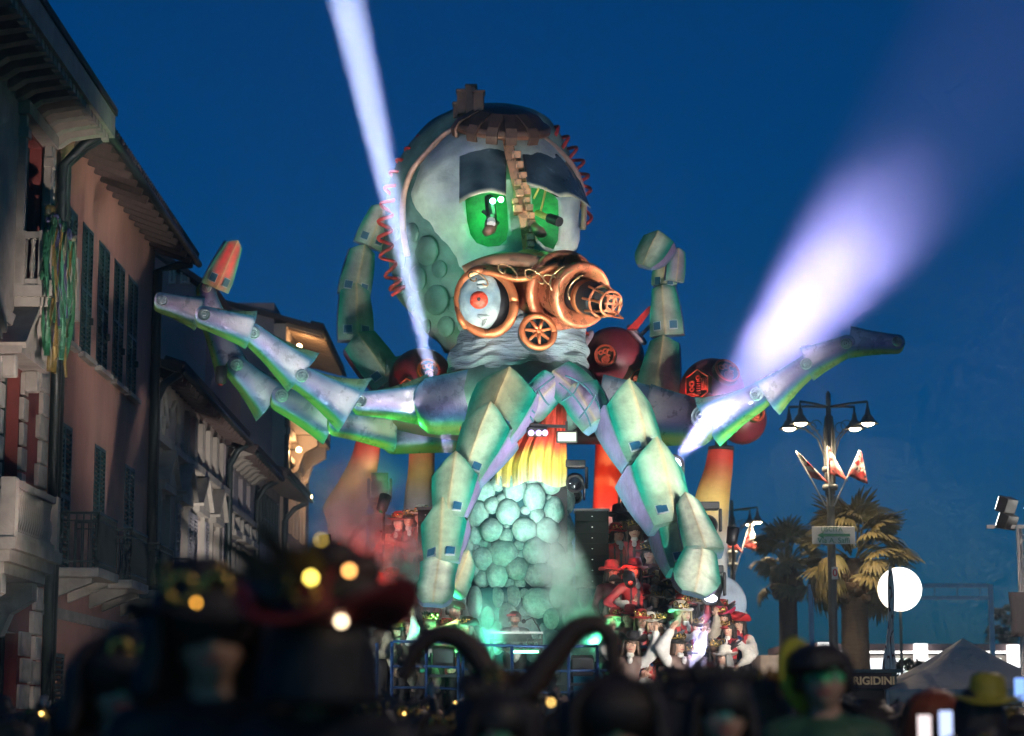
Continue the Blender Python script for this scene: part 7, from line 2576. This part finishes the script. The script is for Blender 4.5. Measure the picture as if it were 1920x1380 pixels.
for row, (Y, cnt) in enumerate(((11, 7), (14, 17), (17, 26), (21, 24), (26, 20))):
    for i in range(cnt):
        px = lerp(-20, 1940, (i + .5) / cnt) + rs.uniform(-38, 38)
        y = Y + rs.uniform(-1.2, 1.2)
        zc = rs.uniform(1.30, 1.44) if Y < 13 else rs.uniform(1.42, 1.60)
        head = at(px, 1350, y); head.z = zc
        if Y == 11 and (840 < px < 1210 or 300 < px < 760):
            continue
        pose = rs.choice(poses[:3]) if y < 16 else rs.choice(poses)
        pal, hat_, hair_ = rs.choice(pals), rs.choice(hats) if rs.random() < .78 else None, rs.choice(hairs)
        faces = rs.random() < .55 and Y < 20
        paint = rs.choice([None, None, (.05, .38, .16), (.45, .42, .4), (.06, .2, .4)]) if faces else None
        lab = '%s in %s, %s, %s from left in %s row' % ('marcher facing us' if faces else 'onlooker', pal, HATN[hats.index(hat_)] if hat_ else 'bareheaded', ORD[i], ROWN[row])
        person(head, floor=0, rz=(0 if faces else PI) + rs.uniform(-.6, .6), pose=pose, pal=pal, face=paint, skin=rs.choice((SK, SK2, SK3)), hat=hat_, hair=hair_, trim=rs.random() < .8,
               feather=FEA if rs.random() < .3 else None, beads=rs.choice([0, 0, 0, 0, 1, 1]), group='people filling the dark street crowd', label=lab)
        n += 1
# ================================================================== stage light, air and smoke
# floodlights on the tower and their fellows low at the foot of the float
for i, p in enumerate(FLOODS[:2]):
    lamp('flood_lamp', 'SPOT', p, 2200, (1, .96, .88), tw, (.2, 37, 7.6), 34, .5, .2)
def ground_flood(x, y, z, aim, energy, col, ang, label):
    root = thing('ground_flood', (x, y, 0), label, 'floodlight', 'floodlights before the float')
    c = Vector((x, y, z)); d = (Vector(aim) - c).normalized()
    Mq = d.to_track_quat('Z', 'Y').to_matrix()
    g = MB(); g.box(c, (.40, .28, .16), Mq, 1.15); g.build('housing', M_black, root, bevel=.01)
    g = MB(); g.box(c + Mq @ Vector((0, 0, .086)), (.38, .26, .01), Mq); g.build('glass', glow('flood_glass', (1, .97, .9), 6), root)
    for s in (-1, 1):
        g = MB(); g.tube([c + Vector((s * .24, 0, 0)), Vector((x + s * .24, y, 0))], .02, 6); g.build('leg', M_black, root)
    lamp('flood_lamp', 'SPOT', c + d * .14, energy, col, root, aim, ang, .5, .18)
ground_flood(-6.4, 25.5, 2.5, (-.7, 37, 6.4), 4300, (.86, 1, .97), 44, 'floodlight on tall legs by the houses')
ground_flood(6.7, 25.5, 2.5, (.8, 37, 6.2), 6000, (1, .96, .92), 44, 'floodlight on tall legs by the promenade')
ground_flood(.7, 31.0, .7, (.2, 37.3, 9.3), 3600, (.94, 1, .96), 40, 'floodlight on short legs before the middle of the float')
ground_flood(-.2, 30.4, .8, (0, 36.8, 4.2), 420, (.50, 1, .86), 34, 'floodlight on short legs lighting the stone pillar')
ground_flood(-1.6, 24.0, .9, (-7.5, 46.0, 7.5), 8200, (1, .82, .76), 60, 'added unseen floodlight brightening the house fronts')  # made-up lamp, added only to brighten the house fronts
ground_flood(-4.3, 46.5, .8, (-7.5, 62.0, 6.5), 4800, (1, .88, .83), 66, 'added unseen floodlight brightening the farther houses')  # second made-up lamp, put in to lighten the far houses
# green in the eye windows
lamp('eye_lamp', 'POINT', at(912, 400, 37.3), 9, (.05, 1, .25), octo, radius=.08)
lamp('eye_lamp', 'POINT', at(1026, 395, 37.35), 4, (.05, 1, .25), octo, radius=.08)
lamp('cheek_lamp', 'SPOT', at(880, 470, 36.6), 30, (.05, 1, .35), octo, at(845, 500, 38), 110, .8, .1)
# red wash on the left stand and on the pods
def par(px, py, Y, aim, e, col, ang, label, pole=None):
    c = at(px, py, Y); d = (Vector(aim) - c).normalized()
    root = thing('par_can', c, label, 'stage light', 'small par cans')
    M = Matrix.Translation(c) @ d.to_track_quat('Z', 'Y').to_matrix().to_4x4()
    g = MB(); g.smooth = True; g.lathe([(.04, -.2), (.09, -.16), (.10, .1), (.085, .1), (.08, -.05)], M, 16, False); g.build('can', M_black, root)
    g = MB(); g.lathe([(.083, .04), (.01, .05)], M, 16, False); g.build('gel', glow('gel_%d%d%d' % tuple(int(9 * k) for k in col), col, 8), root)
    if pole is not None:
        g = MB(); g.tube([c, Vector((c.x, c.y, pole))], .025, 6); g.build('pole', M_black, root)
    lamp('par_lamp', 'SPOT', c + d * .12, e, col, root, aim, ang, .6, .08)
par(660, 1140, 34.4, at(740, 1020, 37), 1000, (1, .06, .04), 60, 'par can throwing red on the left stand')
par(1215, 905, 37.6, at(1150, 690, 38.4), 200, (1, .05, .05), 70, 'par can throwing red up on the large sphere')
par(1100, 1000, 37.6, at(1142, 880, 39), 160, (1, .06, .04), 60, 'par can throwing red on the column behind the speakers')
par(1245, 860, 36.9, at(1330, 740, 37.3), 120, (1, .05, .05), 80, 'par can throwing red on the far right spheres')
par(1180, 1085, 34.6, at(1160, 1010, 36.1), 60, (1, .08, .06), 60, 'par can throwing red on the top step')
par(905, 1245, 34.0, at(880, 1120, 35.6), 800, (.12, 1, .6), 80, 'par can throwing teal up the plinth smoke')
par(1135, 1245, 34.0, at(1090, 1100, 35.4), 380, (.10, 1, .5), 60, 'par can throwing green into the smoke jet')
par(790, 1240, 33.9, at(775, 1110, 35.0), 800, (.10, 1, .5), 70, 'par can throwing green under the left claw')
par(1225, 1240, 33.9, at(1400, 760, 35.6), 130, (.10, 1, .5), 40, 'par can throwing green under the right arm')
par(610, 1015, 36.4, at(575, 770, 36.4), 330, (.06, 1, .22), 58, 'par can on a pole throwing green up at the left arms', 3.2)
par(720, 940, 36.6, at(760, 800, 37.2), 160, (.06, 1, .22), 90, 'par can on a pole throwing green under the left shoulder', 3.2)
par(1374, 1000, 35.8, at(1400, 780, 35.4), 200, (.06, 1, .30), 85, 'par can on a pole throwing green under the right arm bolts', 2.2)
par(415, 700, 36.2, at(425, 500, 36.6), 60, (1, .06, .05), 60, 'par can clipped to the left arm throwing red on its tip')
par(880, 1240, 33.9, at(640, 800, 36.3), 1500, (.08, 1, .30), 44, 'par can throwing green under the left arms')
# beams
BC = (.47, .45, 1.0)
beam(852, 890, 37.4, at(640, -60, 34.6), 4.8, 5500000, (.62, .64, 1), 'moving head throwing the tall white beam past the head', .35)
beam(1258, 878, 35.4, at(1705, 330, 28.0), 17, 125000, (.50, .43, 1), 'moving head throwing the wide violet beam to the upper right', 1.0, falloff=None)
beam(1248, 1012, 35.6, at(1120, 1100, 34.6), 4, 30000, BC, 'moving head throwing a short beam down behind the right leg', .3, s=.7)
beam(1335, 1105, 34.2, at(1290, 1310, 33.0), 8, 40000, BC, 'lit moving head at the right corner beaming downward', .3)
beam(1294, 1100, 34.9, at(1290, 1250, 34.4), 5, 30000, BC, 'small moving head under the right claw', .3, s=.6)
BEAMS.append(lamp('beam_lamp', 'SPOT', at(712, 890, 38.6), 90000, (.6, .62, 1), None, at(711, 300, 38.4), 2.5, .3, .08))

# smoke: soft-edged drifting bodies lit by the lamps around them
def smoke(c, radii, dens, label, axis=None, scale=2.2, thr=.42, col=(.9, .95, .95), aniso=.2, seedv=0.0, edge=.75, rng=.28):
    me = MB(); me.smooth = True
    me.ball((0, 0, 0), 1.0, None, 24, 16)
    m = bpy.data.materials.new('smoke_%d' % int(seedv * 10)); m.use_nodes = True
    n = m.node_tree.nodes; n.clear(); l = m.node_tree.links
    o = n.new('ShaderNodeOutputMaterial'); v = n.new('ShaderNodeVolumePrincipled')
    v.inputs['Color'].default_value = (*col, 1); v.inputs['Anisotropy'].default_value = aniso
    tc = n.new('ShaderNodeTexCoord')
    ln = n.new('ShaderNodeVectorMath'); ln.operation = 'LENGTH'; l.new(tc.outputs['Object'], ln.inputs[0])
    mr = n.new('ShaderNodeMapRange'); mr.interpolation_type = 'SMOOTHSTEP'
    mr.inputs[1].default_value = 1.0; mr.inputs[2].default_value = 1 - edge; l.new(ln.outputs['Value'], mr.inputs[0])
    mp = n.new('ShaderNodeMapping'); mp.inputs['Location'].default_value = (seedv, seedv * 2, 0); l.new(tc.outputs['Object'], mp.inputs[0])
    mp.inputs['Scale'].default_value = tuple(r / min(radii) for r in radii)
    nz = n.new('ShaderNodeTexNoise'); nz.inputs['Scale'].default_value = scale; nz.inputs['Detail'].default_value = 6; nz.inputs['Roughness'].default_value = .68; nz.inputs['Distortion'].default_value = .6
    l.new(mp.outputs[0], nz.inputs[0])
    m2 = n.new('ShaderNodeMapRange'); m2.inputs[1].default_value = thr; m2.inputs[2].default_value = thr + rng; l.new(nz.outputs[0], m2.inputs[0])
    mu = n.new('ShaderNodeMath'); mu.operation = 'MULTIPLY'; l.new(mr.outputs[0], mu.inputs[0]); l.new(m2.outputs[0], mu.inputs[1])
    mk = n.new('ShaderNodeMath'); mk.operation = 'MULTIPLY'; l.new(mu.outputs[0], mk.inputs[0]); mk.inputs[1].default_value = dens
    l.new(mk.outputs[0], v.inputs['Density']); l.new(v.outputs[0], o.inputs['Volume'])
    ob = me.build('smoke', m)
    ob.location = c; ob.scale = radii
    if axis is not None:
        ob.rotation_euler = Vector(axis).to_track_quat('Z', 'Y').to_euler()
    return tag(ob, label, 'smoke', None, 'stuff')
smoke(at(1062, 1090, 35.3), (.75, .5, 1.25), 4.0, 'teal smoke jet rising past the right of the stone pillar', (-.35, 0, 1), 1.6, .36, seedv=1.0)
smoke(at(1110, 1190, 34.8), (.5, .45, .6), 4.0, 'green-lit smoke low beside the wash light', None, 1.8, .36, seedv=2.0)
smoke(at(770, 1110, 35.0), (.9, .6, .85), 4.0, 'green smoke under the left claw', None, 1.8, .38, seedv=3.0)
smoke(at(880, 1170, 34.7), (1.5, .5, .6), 3.0, 'teal smoke along the foot of the plinth', None, 2.0, .40, seedv=6.0)
smoke(at(730, 1040, 36.2), (1.3, .6, .9), 2.6, 'smoke drifting over the left stand', None, 1.8, .40, seedv=7.0)
smoke(at(655, 960, 37.5), (1.3, .9, 1.3), 2.0, 'grey smoke drifting round the left column', None, 1.5, .38, seedv=4.0)
smoke(at(1325, 790, 34.3), (.55, .55, 1.5), .03, 'thin smoke at the foot of the wide violet beam', at(1705, 330, 28.0) - at(1258, 878, 35.4), 1.5, .3, seedv=8.0, edge=1.0)
smoke(at(1308, 1205, 33.6), (.5, .45, 1.1), .30, 'thin smoke catching the downward beam at the right corner', None, 2.0, .2, seedv=9.0, edge=.8, rng=.4)
smoke(at(1195, 1052, 35.2), (.65, .4, .5), .25, 'thin smoke catching the short beam beside the speakers', None, 2.0, .2, seedv=10.0, edge=.8, rng=.4)
smoke(at(1560, 520, 30.6), (2.0, 2.0, 3.4), .10, 'thin smoke catching the wide violet beam', at(1705, 330, 28.0) - at(1258, 878, 35.4), 3.2, .24, seedv=5.0, edge=1.0, rng=.5)

# the air: one even haze
hz = MB(); hz.bbox(-60, 60, -6, 150, -1, 34)
hm = bpy.data.materials.new('haze_air'); hm.use_nodes = True
n_ = hm.node_tree.nodes; n_.clear()
ho = n_.new('ShaderNodeOutputMaterial'); hv = n_.new('ShaderNodeVolumePrincipled')
hv.inputs['Color'].default_value = (.85, .96, 1, 1); hv.inputs['Density'].default_value = .0015; hv.inputs['Anisotropy'].default_value = .25
hm.node_tree.links.new(hv.outputs[0], ho.inputs['Volume'])
tag(hz.build('haze', hm), None, None, None, 'stuff')
